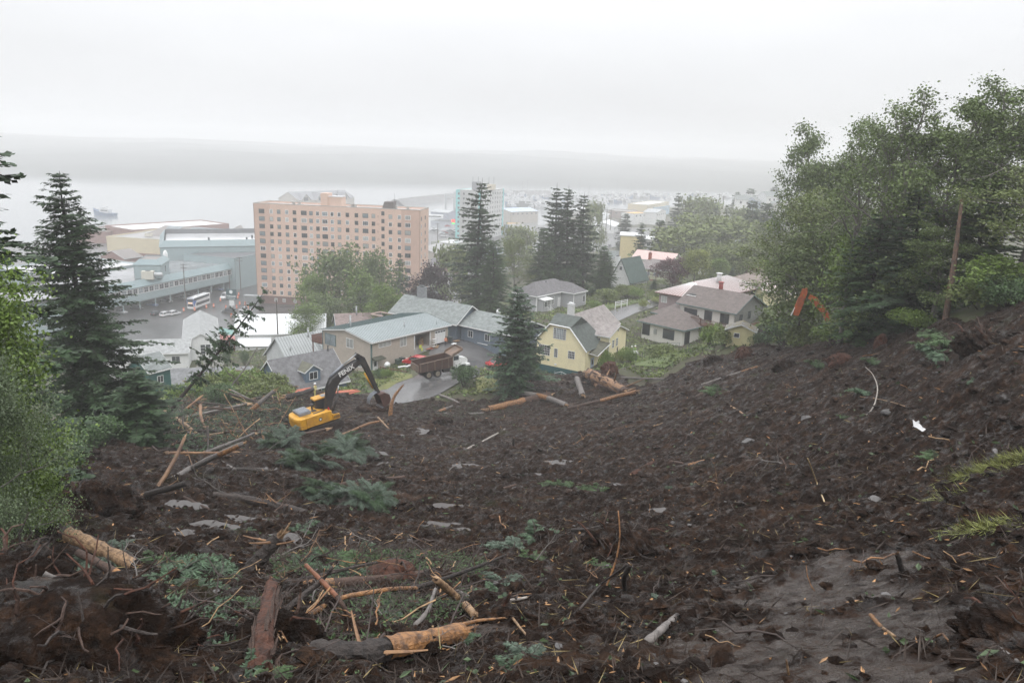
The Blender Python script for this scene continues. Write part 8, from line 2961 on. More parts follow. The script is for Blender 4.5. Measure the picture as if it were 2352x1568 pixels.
def spray(label,px,py,wpx,k=0,lift=.0,group= None,P= None,sz= None):
 P=mp_(px,py) if P is None else P
 s=wpx*depth_of(P)/F/1.25
 o=thing('hemlock_spray',label,'greenery',(P[0],P[1],P[2]+lift+.03),pyr.random()*6.28,group)
 o.scale=(s,s,s*(sz or 1))
 link('stem',SPR[k%6][0],o)
 link('needles',SPR[k%6][1],o)
 return o
for i,(px,py,w,k,lb) in enumerate([(1230,1240,90,0,'bright green hemlock spray, the rounded one right of centre in the foreground'),(1180,1265,90,2,'silvery green hemlock spray left of the rounded bright one'),(1215,1280,70,1,'small dark green spray just below the rounded bright one'),(1150,1345,80,2,'pale hemlock spray at the end of the long dark bent limb'),(1135,1372,70,0,'low green spray below the pale one by the dark bent limb'),(1215,1520,90,2,'silver-green spray near the bottom edge right of the orange log'),(1180,1545,70,0,'green spray at the bottom edge beside the silver-green one'),(575,1545,110,0,'green spray at the bottom edge left of the rotten red stump'),(620,1560,80,1,'dark spray at the bottom edge under the rotten red stump'),(395,1340,150,0,'broad bright green hemlock bough left of the rotten red stump'),(360,1300,120,1,'dark green bough beside the maroon log'),(440,1365,110,0,'green bough between the maroon log and the rotten stump'),(255,1270,70,2,'silvery tuft on top of the splintered left log'),(205,1300,80,2,'pale tuft below the splintered left log'),(620,1310,90,1,'dark bough right of the mossy snag'),(560,1400,100,1,'dark green bough at the left of the rotten red stump'),(690,1300,90,0,'green spray under the crossed branches, upper left'),(760,1290,110,1,'dark green spray behind the crossed branches'),(830,1275,80,0,'green spray right of the dark limbs in the foreground'),(740,1390,100,1,'dark spray below the arching orange branch'),(800,1330,90,0,'green spray between the arching branch and the buried trunk'),(880,1410,60,2,'silver tuft above the big orange log'),(905,1425,40,2,'small silver tuft at the left of the orange wood'),(1060,1480,60,0,'small green spray at the right foot of the big orange log'),(1470,1410,50,0,'small fresh spray left of the wet mud'),(1515,1392,55,2,'pale fresh spray left of the wet mud, right one of the pair'),(1650,1335,40,0,'little green tuft at the top of the wet mud'),(1370,1300,60,1,'dark tuft left of the small root mound'),(1375,1130,70,1,'flat green spray on the mud below the long dark trunk'),(1560,1130,60,0,'thin green spray right of the long dark trunk'),(1250,1115,40,1,'lonely tuft in the middle of the mud, left of a pair'),(1290,1112,45,1,'lonely tuft in the middle of the mud, right of a pair'),(2190,790,110,1,'large dark hemlock bough high on the right slope'),(2120,800,90,1,'dark bough left of the large one high on the right slope'),(2160,822,120,0,'spread green bough below the two dark ones high on the slope'),(2010,835,70,1,'dark green bough on the slope under the small stump'),(1880,840,70,1,'flat green bough on the slope left of the second root tangle'),(1995,905,60,0,'green clump beside the white curved birch branch'),(1935,960,40,1,'little green tuft at the foot of the white curved birch branch'),(1650,905,60,1,'dim green patch of needles under the bare pole'),(2240,880,40,0,'small green tuft at the right border of the slope'),(1780,1060,40,1,'tuft of needles on the slope right of the bark chunk'),(2150,1060,60,1,'dull green tuft left of the straw grass'),(560,1225,40,0,'slim green frond standing in the puddled mud, left of a pair'),(690,1220,60,0,'slim green frond standing in the puddled mud, right of a pair')]):
 spray(lb,px,py,w,k,.02)
SPB=[spray_mesh(20+i,9,1.0,.030,150,[needle_blue,needle_dark][i%2]) for i in range(4)]
for i,(px,py,w,lb) in enumerate([((660),1030,130,'dark fallen hemlock top just below the excavator'),(700,1075,150,'drooping mass of the fallen hemlock top left of the level logs'),(800,1060,150,'drooping mass of the fallen hemlock top right of the level logs'),(770,1040,120,'upper boughs of the fallen hemlock below the digger tracks'),(770,1160,140,'brushy grey-green hemlock top lying left of the centre'),(850,1165,150,'brushy grey-green hemlock top lying at the centre left'),(725,1150,110,'small brushy top at the end of the sunken trunk')]):
 P=mp_(px,py)
 o=thing('fallen_treetop',lb,'fallen tree',tuple(P),i*1.3)
 s=w*depth_of(P)/F/1.6
 for j in range(7):
  a=pyr.random()*6.28
  st_,nd=SPB[(j+i)%4]
  for nm,me_ in (('branch',st_),('needles',nd)):
   q=link(nm,me_,o,(math.cos(a)*s*.45*pyr.random(),math.sin(a)*s*.45*pyr.random(),.15+.5*s*pyr.random()*.6))
   q.rotation_euler=(pyr.uniform(-.5,.5),pyr.uniform(-.5,.5),a*3)
   q.scale=(s*.62,)*3
# --- loose sticks, one by one
ok=(MASK>.9)&(RR>7.2)&(RR<112)
ci=np.argwhere(ok)
kinds=[('thin pale splintered stick lying on the churned mud',mat('stick_pale',(.33,.21,.11),.6,.4,9),'pale sticks on the mud'),('thin dark wet stick lying on the churned mud',twig_dark,'dark sticks on the mud'),('thin orange peeled stick lying on the churned mud',wood_orange,'orange sticks on the mud')]
SM=[]
for k in range(9):
 n=6
 s=np.linspace(-.5,.5,n)
 P=np.stack([s,.10*nrng.normal()*np.sin(s*3)+.02*nrng.normal(size=n),.05*nrng.normal(size=n)+.03],1)
 mb=MB()
 mb.tube(P,np.linspace(.020,.011,n),5)
 SM.append(mb.mesh('stick',kinds[k%3][1], True))
for i in range(190):
 c=ci[nrng.randint(len(ci))]
 x,y,z=GX[c[0],c[1]],GY[c[0],c[1]],MZ[c[0],c[1]]
 k=nrng.randint(9)
 o=link('stick',SM[k], None,(x,y,z+.03))
 r=math.hypot(x,y)
 L=(.18+.75*nrng.rand()**2)*(1+r/40)
 o.scale=(L,L*.9,L*.9)
 o.rotation_euler=(nrng.normal()*.2,-.1+nrng.normal()*.35,nrng.rand()*6.28)
 tag(o,kinds[k%3][0],'stick',kinds[k%3][2])
LBP=[(385,1000),(400,940),(440,915),(520,880),(610,860),(680,900),(690,950),(640,1000),(540,1040),(430,1060)]
LQ=np.array([mp_(*q)[:2] for q in LBP])
c_=0
while c_<70:
 x,y=LQ.min(0)+(LQ.max(0)-LQ.min(0))*nrng.rand(2)
 if not inside(LQ,np.array([x]),np.array([y]))[0]:
  continue
 k=nrng.randint(9)
 o=link('stick',SM[k], None,(x,y,mz(x,y)+.4+1.2*nrng.rand()))
 L=1.0+3.2*nrng.rand()**2
 o.scale=(L,2.2,2.2)
 o.rotation_euler=(0,nrng.normal()*.5,nrng.rand()*6.28)
 tag(o,['pale','dark','orange'][k%3]+' broken stick poking out of the left debris pile','stick',['pale','dark','orange'][k%3]+' sticks in the left debris pile')
 c_+=1
LQ=np.array([mp_(*q)[:2] for q in [(600,1300),(880,1250),(1120,1270),(1180,1390),(1100,1480),(760,1540),(560,1520),(420,1400),(480,1290)]])
c_=0
while c_<110:
 x,y=LQ.min(0)+(LQ.max(0)-LQ.min(0))*nrng.rand(2)
 if not inside(LQ,np.array([x]),np.array([y]))[0]:
  continue
 k=nrng.choice([1,4,7,1,4,7,0,2,5])
 o=link('stick',SM[k], None,(x,y,mz(x,y)+.06+.32*nrng.rand()))
 L=.4+1.3*nrng.rand()**2
 o.scale=(L,.55+.5*nrng.rand(),.6)
 o.rotation_euler=(0,nrng.normal()*.35,nrng.rand()*6.28)
 tag(o,['pale','dark','orange'][k%3]+' broken stick tangled in the foreground brush','stick',['pale','dark','orange'][k%3]+' sticks in the foreground brush')
 c_+=1
BR=[]
for k in range(5):
 rs=np.random.RandomState(60+k)
 mb=MB()
 def limb(p,d,L,r,lv):
  n=7
  q=[p]
  for _ in range(n-1):
   d=unit(d+.22*rs.normal(size=3)-[0,0,.04])
   q.append(q[-1]+d*L/(n-1))
  mb.tube(q,np.linspace(r,r*.3,n),5 if lv else 3, True)
  if lv:
   for _ in range(6 if lv==2 else 4):
    j=rs.randint(1,n)
    limb(q[j],unit(d+1.0*rs.normal(size=3)),L*(.3+.3*rs.rand()),r*.42,lv-1)
 limb(np.zeros(3),np.array([1.,0,.12]),1.0,.022,2)
 BR.append(mb.mesh('dead_branch',[twig_dark,bark_red,bark_grey,twig_dark,wood_stick][k], True))
def scatter(n,pts,fn):
 Lq=np.array([mp_(*q)[:2] for q in pts])
 c_=0
 while c_<n:
  x,y=Lq.min(0)+(Lq.max(0)-Lq.min(0))*nrng.rand(2)
  if inside(Lq,np.array([x]),np.array([y]))[0]:
   fn(c_,x,y)
   c_+=1
FGP=[(600,1290),(880,1240),(1150,1260),(1480,1240),(1480,1330),(1180,1400),(1100,1500),(760,1555),(300,1560),(150,1400),(300,1260),(480,1280)]
LFP=[(375,1010),(400,940),(440,910),(520,870),(610,850),(685,895),(690,960),(660,1040),(560,1070),(300,1150),(330,1040)]
MDP=[(300,1160),(700,1000),(1150,960),(1460,920),(1800,870),(2200,780),(2300,1050),(1900,1200),(1300,1180),(700,1240)]
for n,pts,where,s0,up in ((95,FGP,'in the foreground tangle',.9,.12),(70,LFP,'in the left debris pile',3.2,.6),(60,MDP,'on the open mud slope',1.6,.08)):
 def put(i,x,y):
  k=nrng.randint(5)
  o=link('dead_branch',BR[k], None,(x,y,mz(x,y)+.05+up*nrng.rand()))
  s=s0*(.45+.9*nrng.rand())
  o.scale=(s,s,s*.6)
  o.rotation_euler=(nrng.rand()*6.28,-.05+.25*nrng.normal(),nrng.rand()*6.28)
  nm=['black twiggy dead branch ','red-barked dead branch ','grey dead branch ','black twiggy dead branch ','pale brown dead branch '][k]
  tag(o,nm+where,'branch',nm+where)
 scatter(n,pts,put)
TKM=[]
for k in range(4):
 n=9
 P=np.stack([np.linspace(-.5,.5,n),.03*np.sin(np.linspace(0,3,n)+k),0*np.linspace(0,1,n)],1)
 mb=MB()
 mb.tube(P,np.linspace(.026,.017,n),9, True,.22,nrng)
 eb_=MB()
 for s_,q in ((-1,P[0]),(1,P[-1])):
  for _ in range(4):
   a=q+.010*nrng.normal(size=3)
   eb_.tube([a-[s_*.01,0,0],a+[s_*(.03+.05*nrng.rand()),.008*nrng.normal(),.008*nrng.normal()]],[.011,.002],4)
 TKM.append((mb.mesh('stem',[bark,bark_red,bark_grey,wood_stick][k], False),eb_.mesh('splintered_end',wood_pale)))
def putlog(i,x,y):
 k=nrng.randint(4)
 nm=['dark barked trunk ','red-brown trunk ','grey trunk ','stripped brown trunk '][k]+'tangled in the left debris pile'
 o=thing('log',nm,'log',(x,y,mz(x,y)+.25+.9*nrng.rand()),0,nm)
 link('stem',TKM[k][0],o)
 link('splintered_end',TKM[k][1],o)
 s=3.0+4.5*nrng.rand()
 o.scale=(s,s*.9,s*.9)
 o.rotation_euler=(0,.22*nrng.normal(),nrng.rand()*6.28)
scatter(46,LFP,putlog)
# --- litter nobody could count
ok2=np.argwhere((MASK>.5)&(RR>5)&((wetk<.25)|(np.sin(GX*91.7+GY*57.3)>.985)))
def pick(n):
 c=ok2[nrng.randint(len(ok2),size=n)]
 return np.stack([GX[c[:,0],c[:,1]]+.05*nrng.normal(size=n),GY[c[:,0],c[:,1]]+.05*nrng.normal(size=n),MZ[c[:,0],c[:,1]]],1),RR[c[:,0],c[:,1]]
def twigs(name,n,L0,W0,m,up=.25,zoff=.02):
 P,r=pick(n)
 D=unit(nrng.normal(size=(n,3))*[1,1,up])
 L=L0*(.4+1.2*nrng.rand(n)**2)*(1+r/45)
 Wd=W0*(.5+nrng.rand(n))*(1+r/30)
 mb=MB()
 P=P+[0,0,zoff]
 for nn in ([0,0,1.],[1.,.3,0]):
  leaves(mb,P-D*(L*.5)[:, None ],D,np.tile(nn,(n,1))+.2*nrng.normal(size=(n,3)),L,Wd)
 tag(mb.build(name,m),kind='stuff')
twigs('wood_chips',2600,.14,.022,mat('chip_wood',(.36,.20,.09),.6,.3,4,island=.5))
twigs('twig_litter',20000,.38,.014,mat('twig_litter',(.040,.027,.020),.7,.3,4,island=.5),.35,.03)
twigs('straw_litter',2600,.34,.010,mat('straw_litter',(.26,.20,.09),.7,.3,4,island=.5),.25,.03)
twigs('needle_litter',2400,.12,.05,mat('needle_litter',(.055,.085,.035),.6,.3,4,island=.5),.3,.03)
def lumps(name,n,s0,m,flat=.6,zoff=.0,pw=2.5):
 P,r=pick(n)
 V0=np.array([[1,0,0],[0,1,0],[-1,0,0],[0,-1,0],[.1,0,1],[0,.1,-1],[.6,.6,.5],[-.6,.6,.4],[-.6,-.6,.5],[.6,-.6,.4]],float)
 Fc=[(0,6,9),(0,1,6),(1,7,6),(1,2,7),(2,8,7),(2,3,8),(3,9,8),(3,0,9),(6,7,4),(7,8,4),(8,9,4),(9,6,4),(1,0,5),(2,1,5),(3,2,5),(0,3,5)]
 s=s0*(.35+1.3*nrng.rand(n)**pw)*(1+r/32)
 a=nrng.rand(n)*6.28
 V=V0[ None ]*(1+.45*(nrng.rand(n,10,1)-.5))+.18*nrng.normal(size=(n,10,3))
 V[...,2]*=flat
 ca_,sa_=np.cos(a)[:, None ],np.sin(a)[:, None ]
 X=np.stack([V[...,0]*ca_-V[...,1]*sa_,V[...,0]*sa_+V[...,1]*ca_,V[...,2]],-1)*s[:, None, None ]+P[:, None ]+[0,0,zoff]
 mb=MB()
 off=(np.arange(n)*10)[:, None, None ]+np.array(Fc)[ None ]
 mb.v.append(X.reshape(-1,3))
 mb.n=n*10
 mb.f=list(map(tuple,off.reshape(-1,3).tolist()))
 mb.mi=[0]*len(mb.f)
 tag(mb.build(name,m),kind='stuff')
lumps('mud_clods',15000,.085,MUD)
lumps('stones',900,.030,mat('stone_grey',(.075,.07,.068),.5,.3,5,.3,20,island=.5),.5,.01)
for i,(px,py,w,lb) in enumerate([(1720,1020,34,'pale flat stone on the right slope below the short splinter'),(2290,1040,24,'grey stone at the right edge of the slope'),(1855,968,34,'flat pale slab stone left of the birch branch'),(2037,1050-100,30,'grey boulder right of the white birch branch'),(1417,1118,22,'whitish stone right of the centre mud'),(2010,1060+90,30,'grey stone beside the pale straight stick'),(1275,1518,30,'grey rounded stone near the bottom edge'),(1665,1200+40,20,'grey stone above the wet mud'),(2035,1370,26,'buried pale stone in the right hand mud'),(1415,1118-160,18,'stone near the toe of the right slope')]):
 P=mp_(px,py)
 s=w/2*depth_of(P)/F
 V0=rdir(np.random.RandomState(i),26)*s
 bm_=__import__('bmesh').new()
 for v_ in V0:
  bm_.verts.new((v_[0]*1.1,v_[1],v_[2]*.6))
 __import__('bmesh').ops.convex_hull(bm_,input=bm_.verts)
 me_=bpy.data.meshes.new('boulder')
 bm_.to_mesh(me_)
 me_.materials.append(MATS['stone_grey'])
 tag(link('boulder',me_, None,(P[0],P[1],P[2]+s*.25)),lb,'stone')
def brush(name,pts,n,hgt,m,leaf=.16,w=.05):
 Pl=np.array([mp_(*q)[:2] for q in pts])
 lo,hi=Pl.min(0),Pl.max(0)
 X=lo+(hi-lo)*nrng.rand(n*4,2)
 X=X[inside(Pl,X[:,0],X[:,1])][:n]
 n=len(X)
 z=mud_base(X[:,0],X[:,1])+hgt*np.clip(.35+1.1*fbm(X[:,0]/2.6,X[:,1]/2.6,3,131),0,1.4)*nrng.rand(n)**.6
 mb=MB()
 leaves(mb,np.stack([X[:,0],X[:,1],z],1),unit(nrng.normal(size=(n,3))*[1,1,.5]),np.array([0,0,1.])+.6*nrng.normal(size=(n,3)),leaf*(.5+nrng.rand(n)),w*(.6+nrng.rand(n)))
 tag(mb.build(name,m),kind='stuff')
LB_=[(372,1000),(375,940),(430,905),(520,862),(620,838),(690,890),(700,925),(660,985),(560,1030),(430,1050)]
brush('brush_needles',LB_,15000,1.5,needle_dark,.34,.07)
brush('brush_needles',LB_,6000,1.7,needle_cut,.30,.07)
brush('brush_twigs',LB_,2600,1.7,MATS['twig_litter'],1.1,.03)
brush('brush_twigs',LB_,500,1.7,MATS['chip_wood'],.8,.05)
TB=[(905,932),(985,925),(1060,922),(1130,912),(1190,890),(1240,870),(1300,900),(1180,960),(1040,965),(930,965)]
brush('brush_twigs',TB,2600,.5,MATS['twig_litter'],.8,.03)
brush('brush_needles',TB,2200,.4,needle_dark,.25,.06)
FB=[(640,1290),(900,1260),(1120,1280),(1110,1400),(900,1460),(680,1480),(560,1440)]
brush('brush_needles',FB,12000,.28,needle_mid,.09,.03)
brush('brush_twigs',FB,6000,.35,MATS['twig_litter'],.38,.010)
FL=[(300,1290),(520,1290),(600,1400),(560,1480),(420,1480),(330,1400)]
brush('brush_needles',FL,9000,.25,needle_cut,.09,.03)
gb=MB()
for (px,py,w,n) in [(2290,1075,1.0,700),(2330,1060,.8,500),(2240,1090,.6,300),(2290,1215,.5,260),(2230,1225,.4,160),(2180,1145,.4,120)]:
 P=mp_(px,py)
 X=P[:2]+nrng.normal(size=(n,2))*w*.45
 z=mud_base(X[:,0],X[:,1])+.05
 leaves(gb,np.stack([X[:,0],X[:,1],z],1),unit(np.array([-.8,-.35,.45])+.35*nrng.normal(size=(n,3))),np.array([0,0,1.])+.5*nrng.normal(size=(n,3)),.30*(.5+nrng.rand(n)),np.full(n,.012))
tag(gb.build('straw_grass',mat('straw_grass',(.24,.26,.08),.6,.3,4,island=.4)),kind='stuff')
P=mp_(2122,992)
u=np.linspace(0,1,12)
U_,V_=np.meshgrid(u,u)
G=np.stack([(U_-.5)*.8,(V_-.5)*.32,.16+.22*fbm(U_*3,V_*3,3,151)-.12*U_],-1)
G[...,0]+=.25*fbm(V_*3,U_*2,2,152)
mb=MB()
mb.grid(G)
o=mb.build('plastic_sheet',mat('plastic_white',(.60,.60,.60),.35,.03,2), None, True,(P[0],P[1],P[2]))
o.rotation_euler=(.1,.25,-.6)
tag(o,'crumpled white plastic sheet lying on the right slope','plastic sheet')
for (px,py,w,h,sd,lb) in [(770,985,4.2,.8,31,'churned mud heap under the tracks of the excavator'),(860,945,3.6,1.0,32,'mud heap under the excavator bucket')]:
 rootmass(lb,(px,py),w,h,5,seed=sd,rootr=.03)
# -- people
skin_m=mat('skin',(.42,.24,.17),.55,.05,5)
hi_y=mat('hi_vis_yellow',(.62,.72,.05),.6,.08,4)
hi_o=mat('hi_vis_orange',(.80,.20,.04),.6,.08,4)
cloth_d=mat('cloth_dark',(.03,.035,.045),.8,.15,4)
cloth_t=mat('cloth_turnout',(.62,.56,.22),.7,.12,4)
helm_w=mat('helmet_white',(.75,.76,.76),.3,.03,2)
hair_m=mat('hair_brown',(.06,.04,.03),.8,.2,6)
def person(label,loc,rz,top,legs,pose='stand',head='helmet',band= None,sc=1.0):
 o=thing('person',label,'person',loc,rz)
 o.scale=(sc,)*3
 J={}
 if pose=='sit':
  hip,kn,ft=.48,[(.42,.50),(.42,.50)],[(.50,.06),(.56,.06)]
 else:
  hip,kn,ft=.93,[(.03,.50),(-.02,.50)],[(.0,.08),(-.05,.08)]
 V_,E_,Rd,part=[],[],[],[]
 def add(p,r,par,pt):
  V_.append(p)
  Rd.append(r)
  part.append(pt)
  if par is not None:
   E_.append((par,len(V_)-1))
  return len(V_)-1
 lean=.12 if pose=='sit' else .02
 h=hip
 pel=add((0,0,h),(.15,.13), None,1)
 wa=add((lean*.3,0,h+.18),(.145,.11),pel,0)
 ch=add((lean*.8,0,h+.36),(.165,.125),wa,0)
 sh=add((lean,0,h+.48),(.13,.10),ch,0)
 nk=add((lean*1.1,0,h+.58),(.058,.06),sh,2)
 hd=add((lean*1.3+.015,0,h+.68),(.082,.095),nk,2)
 add((lean*1.3+.01,0,h+.79),(.075,.085),hd,2)
 nose=add((lean*1.3+.105,0,h+.67),(.014,.014),hd,2)
 for k,s in enumerate((-1,1)):
  th=add((.0 if pose!='sit' else .06,s*.10,h-.06),(.10,.095),pel,1)
  kx,kz=kn[k]
  k_=add((kx,s*.12,kz),(.068,.066),th,1)
  fx,fz=ft[k]
  a_=add((fx,s*.13,fz),(.045,.045),k_,1)
  add((fx+.17,s*.15,fz-.035),(.045,.035),a_,3)
  u0=add((lean,s*.20,h+.46),(.065,.065),sh,0)
  ex,ez=(.10,.22) if pose!='sit' else (.16,.24)
  el=add((ex,s*.27,h+ez),(.047,.047),u0,0)
  wx,wz=(.26,.12) if pose=='sit' or k==0 else (.14,-.02)
  wr=add((wx,s*.20,h+wz),(.034,.034),el,0)
  pm_=add((wx+.06,s*.185,h+wz-.03),(.034,.022),wr,2)
  for f_ in range(4):
   q=add((wx+.115,s*(.165+.015*f_),h+wz-.05),(.010,.010),pm_,2)
   add((wx+.14+.006*(f_%3),s*(.165+.015*f_),h+wz-.085),(.008,.008),q,2)
  add((wx+.085,s*.145,h+wz-.055),(.010,.010),pm_,2)
 me_=bpy.data.meshes.new('body')
 me_.from_pydata(V_,E_,[])
 b_=bpy.data.objects.new('body_tmp',me_)
 COL.objects.link(b_)
 md=b_.modifiers.new('skin','SKIN')
 for i,r in enumerate(Rd):
  me_.skin_vertices[0].data[i].radius=r
 me_.skin_vertices[0].data[0].use_root= True
 sb=b_.modifiers.new('sub','SUBSURF')
 sb.levels=sb.render_levels=1
 me2=bpy.data.meshes.new_from_object(b_.evaluated_get(bpy.context.evaluated_depsgraph_get()))
 bpy.data.objects.remove(b_)
 me2.materials.clear()
 for m_ in (top,legs,skin_m,cloth_d):
  me2.materials.append(m_)
 A_=np.array(V_)
 co_=np.zeros(len(me2.vertices)*3)
 me2.vertices.foreach_get('co',co_)
 co_=co_.reshape(-1,3)
 for p in me2.polygons:
  c_=co_[list(p.vertices)].mean(0)
  p.material_index=part[int(np.argmin(((A_-c_)**2).sum(1)))]
  p.use_smooth= True
 me2.name='body'
 link('body',me2,o)
 hx,hz=lean*1.3+.01,h+.78
 mb=MB()
 n=14
 th=np.linspace(0,2*PI,n)
 P=np.array([[[hx+r_*1.12*math.cos(a),r_*math.sin(a),hz+z_] for a in th] for r_,z_ in ((.155 if head=='helmet' else .10,.0),(.118,.01),(.112,.07),(.08,.115),(.01,.13))])
 mb.grid(P)
 mb.build('helmet' if head=='helmet' else 'hair',helm_w if head=='helmet' else hair_m,o, True)
 for s in (-1,1):
  mb=MB()
  mb.cyl((hx+.085,s*.032,h+.715),(hx+.096,s*.032,h+.715),.011,6)
  mb.build('eye',cloth_d,o)
  mb=MB()
  mb.tube([(hx,s*.085,h+.69),(hx-.01,s*.10,h+.71),(hx,s*.09,h+.74)],.014,5)
  mb.build('ear',skin_m,o)
 mb=MB()
 mb.tube([(hx+.092,-.025,h+.635),(hx+.098,0,h+.632),(hx+.092,.025,h+.635)],.007,4)
 mb.build('mouth',mat('lip',(.25,.09,.08),.5,0),o)
 if band:
  for z_ in (.22,.36):
   mb=MB()
   mb.tube([(lean*.5,0,h+z_),(lean*.5,0,h+z_+.05)],.18,14, False)
   mb.build('reflective_band',band,o)
 return o
band=mat('reflective',(.65,.66,.64),.3,.05,2)
hz_=hw
v=hloc(10.6,-.05,gz-.45)
person('person in yellow-green rain suit sitting on the edge of the carport floor',v,ang_h:=(hz_.to_euler().z-PI/2),hi_y,hi_y,'sit','hair')
v=hloc(9.85,1.3,gz)
person('person in a yellow vest and white helmet standing inside the carport',v,ang_h,hi_y,cloth_d,'stand','helmet',band)
P=gp(*zp('E',1766,655))
person('person in an orange vest standing behind the dump truck by the garage door',(P[0],P[1],P[2]+.05),ang_h-.2,hi_o,cloth_d,'stand','hair',band)
P=gp(*zp('F',1795,1000))
person('left one of two helmeted people beside the torn yellow wall',(P[0],P[1],P[2]),-2.2,cloth_d,cloth_d,'stand','helmet')
P=gp(*zp('F',1832,995))
person('right one of two helmeted people beside the torn yellow wall',(P[0],P[1],P[2]),-2.6,mat('cloth_green',(.25,.42,.10),.7,.1,3),cloth_d,'stand','helmet')
P=gp(*zp('E',500,1180))
person('person in pale yellow turnout gear behind the excavator cab',(P[0],P[1],P[2]+.5),-.3,cloth_t,cloth_t,'stand','helmet')
# -- small things about the houses
red_p=mat('red_plank',(.42,.12,.07),.7,.25,3,rnd=.25)
for i,(a,b_,w) in enumerate([((752,908),(775,898),.5),((768,912),(822,896),.9),((800,914),(826,902),.5),((640,908),(714,893),1.1),((668,922),(712,910),.7)]):
 p,q=at(*a,96),at(*b_,97)
 p[2],q[2]=mz(p[0],p[1])+.5,mz(q[0],q[1])+.8
 o=thing('broken_board',['short red and white board leaning behind the digger boom','long orange-red broken wall panel behind the digger boom','red splintered board under the broken wall panel','salmon wall panel lying under the mossy log','pink panel piece left of the firefighter'][i],'board',tuple(p))
 mb=MB()
 d=unit(q-p)
 M=np.eye(4)
 M[:3,0],M[:3,1]=d,unit(np.cross([0,0,1.],d))
 M[:3,2]=np.cross(M[:3,0],M[:3,1])
 L=float(np.linalg.norm(q-p))
 for k in range(4):
  mb=MB()
  mb.box(.08*k,L*(1-.07*((k*7)%3)),-w/2+w*k/4,-w/2+w*(k+.92)/4,0,.04,M)
  mb.build('plank',red_p,o)
for i,(x,y) in enumerate([(1840,1085),(1910,1050),(1935,1025),(2065,985),(2300,965),(2400,1000)]):
 P=gp(*zp('F',x,y))
 o=thing('fence_post',['leftmost','second','third','fourth','fifth','last'][i]+' thin black post of the broken garden fence on the lawn','post',tuple(P),0,'garden fence posts')
 mb=MB()
 mb.cyl((0,0,-.3),(.03*i,0,1.75),.035,6)
 mb.cyl((.03*i,0,1.75),(.03*i,0,1.8),.05,6)
 mb.build('post',trim_dark,o)
for i,(a,b_) in enumerate([((1845,880),(2070,850)),((2070,850),(2310,855)),((1945,900),(2085,1028))]):
 p,q=fat('F',*a,110),fat('F',*b_,110)
 mb=MB()
 mb.tube([p,(p+q)/2-[0,0,.05],q],.025,4)
 tag(mb.build('fence_rail',trim_dark),['left top rail of the broken garden fence','right top rail of the broken garden fence','fallen rail slanting over the lawn'][i],'rail')
P0,P1=fatz('F',1620,475,31.0),fatz('F',1750,430,31.4)
o=thing('white_fence','short tilted white rail fence beside the street behind the bungalow','fence',tuple(P0),math.atan2(P1[1]-P0[1],P1[0]-P0[0]))
L=float(np.hypot(*(P1-P0)[:2]))
for z in (.45,.85,1.2):
 mb=MB()
 mb.box(0,L,-.03,.03,z,z+.13)
 mb.build('rail',trim_white,o)
for x in (0,L/2,L):
 mb=MB()
 mb.box(x-.07,x+.07,-.07,.07,-.3,1.4)
 mb.build('post',trim_white,o)
P=gp(*zp('F',1800,1010))
o=thing('propane_tank','pale horizontal propane tank at the foot of the torn yellow wall','tank',tuple(P),R_(10))
mb=MB()
mb.tube([(-1.05,0,.7),(-1.0,0,.7),(-.85,0,.7),(.85,0,.7),(1.0,0,.7),(1.05,0,.7)],[.05,.28,.42,.42,.28,.05],14)
mb.build('tank',greyb,o, True)
for x in (-.6,.6):
 mb=MB()
 mb.box(x-.08,x+.08,-.3,.3,-.2,.35)
 mb.build('foot',concrete,o)
for (f_,x,y,d,lb) in (('E',1195,835,114,'white satellite dish in the bush by the back door'),('F',350,520,140,'white satellite dish at the end of the grey shingle roof')):
 P=fat(f_,x,y,d)
 o=thing('satellite_dish',lb,'dish',tuple(P),R_(30))
 mb=MB()
 mb.tube([(0,0,-.9),(0,0,0),(0,-.1,.1)],.03,6)
 mb.build('mount',metal_grey,o)
 mb=MB()
 mb.tube([(0,-.28,.12),(0,-.2,.1),(0,-.1,.08),(0,-.06,.07)],[.48,.38,.2,.04],18)
 mb.build('dish',trim_white,o, True)
for i,(x,y,w,h,m_,lb) in enumerate([(100,780,.9,.9,mat('plywood_a',(.16,.11,.08),.7,.2,3),'brown plywood sheet leaning on the blue wall, the left one'),(185,778,1.1,1.0,mat('plywood_b',(.27,.15,.10),.7,.2,3),'rusty red sheet leaning on the blue wall, the right one')]):
 P=fat('F',x,y,136)
 P[2]=float(ground(P[0],P[1]))+.12
 o=thing('plywood_sheet',lb,'board',tuple(P),R_(-37))
 mb=MB()
 mb.box(-w/2,w/2,-.02,.02,0,h+.3)
 q=mb.build('sheet',m_,o)
 q.rotation_euler=(-.22,0,0)
P=fat('F',195,800,134.5)
P[2]=float(ground(P[0],P[1]))+.15
o=thing('aluminium_ladder','aluminium ladder lying on its side in front of the blue wall','ladder',tuple(P),R_(-37))
for z in (0,.45):
 mb=MB()
 mb.box(-1.8,1.8,-.03,.03,z,z+.06)
 mb.build('rail',metal_grey,o)
for k in range(11):
 mb=MB()
 mb.cyl((-1.7+k*.34,0,.06),(-1.7+k*.34,0,.45),.02,6)
 mb.build('rung',metal_grey,o)
P0,P1=fat('F',5,775,137),fat('F',240,815,133.5)
o=thing('white_beam','long white trim beam lying in front of the blue wall','beam',(P0[0],P0[1],float(ground(P0[0],P0[1]))+.14),math.atan2(P1[1]-P0[1],P1[0]-P0[0]))
mb=MB()
mb.box(0,float(np.hypot(*(P1-P0)[:2])),-.15,.15,0,.1)
mb.build('plank',trim_white,o)
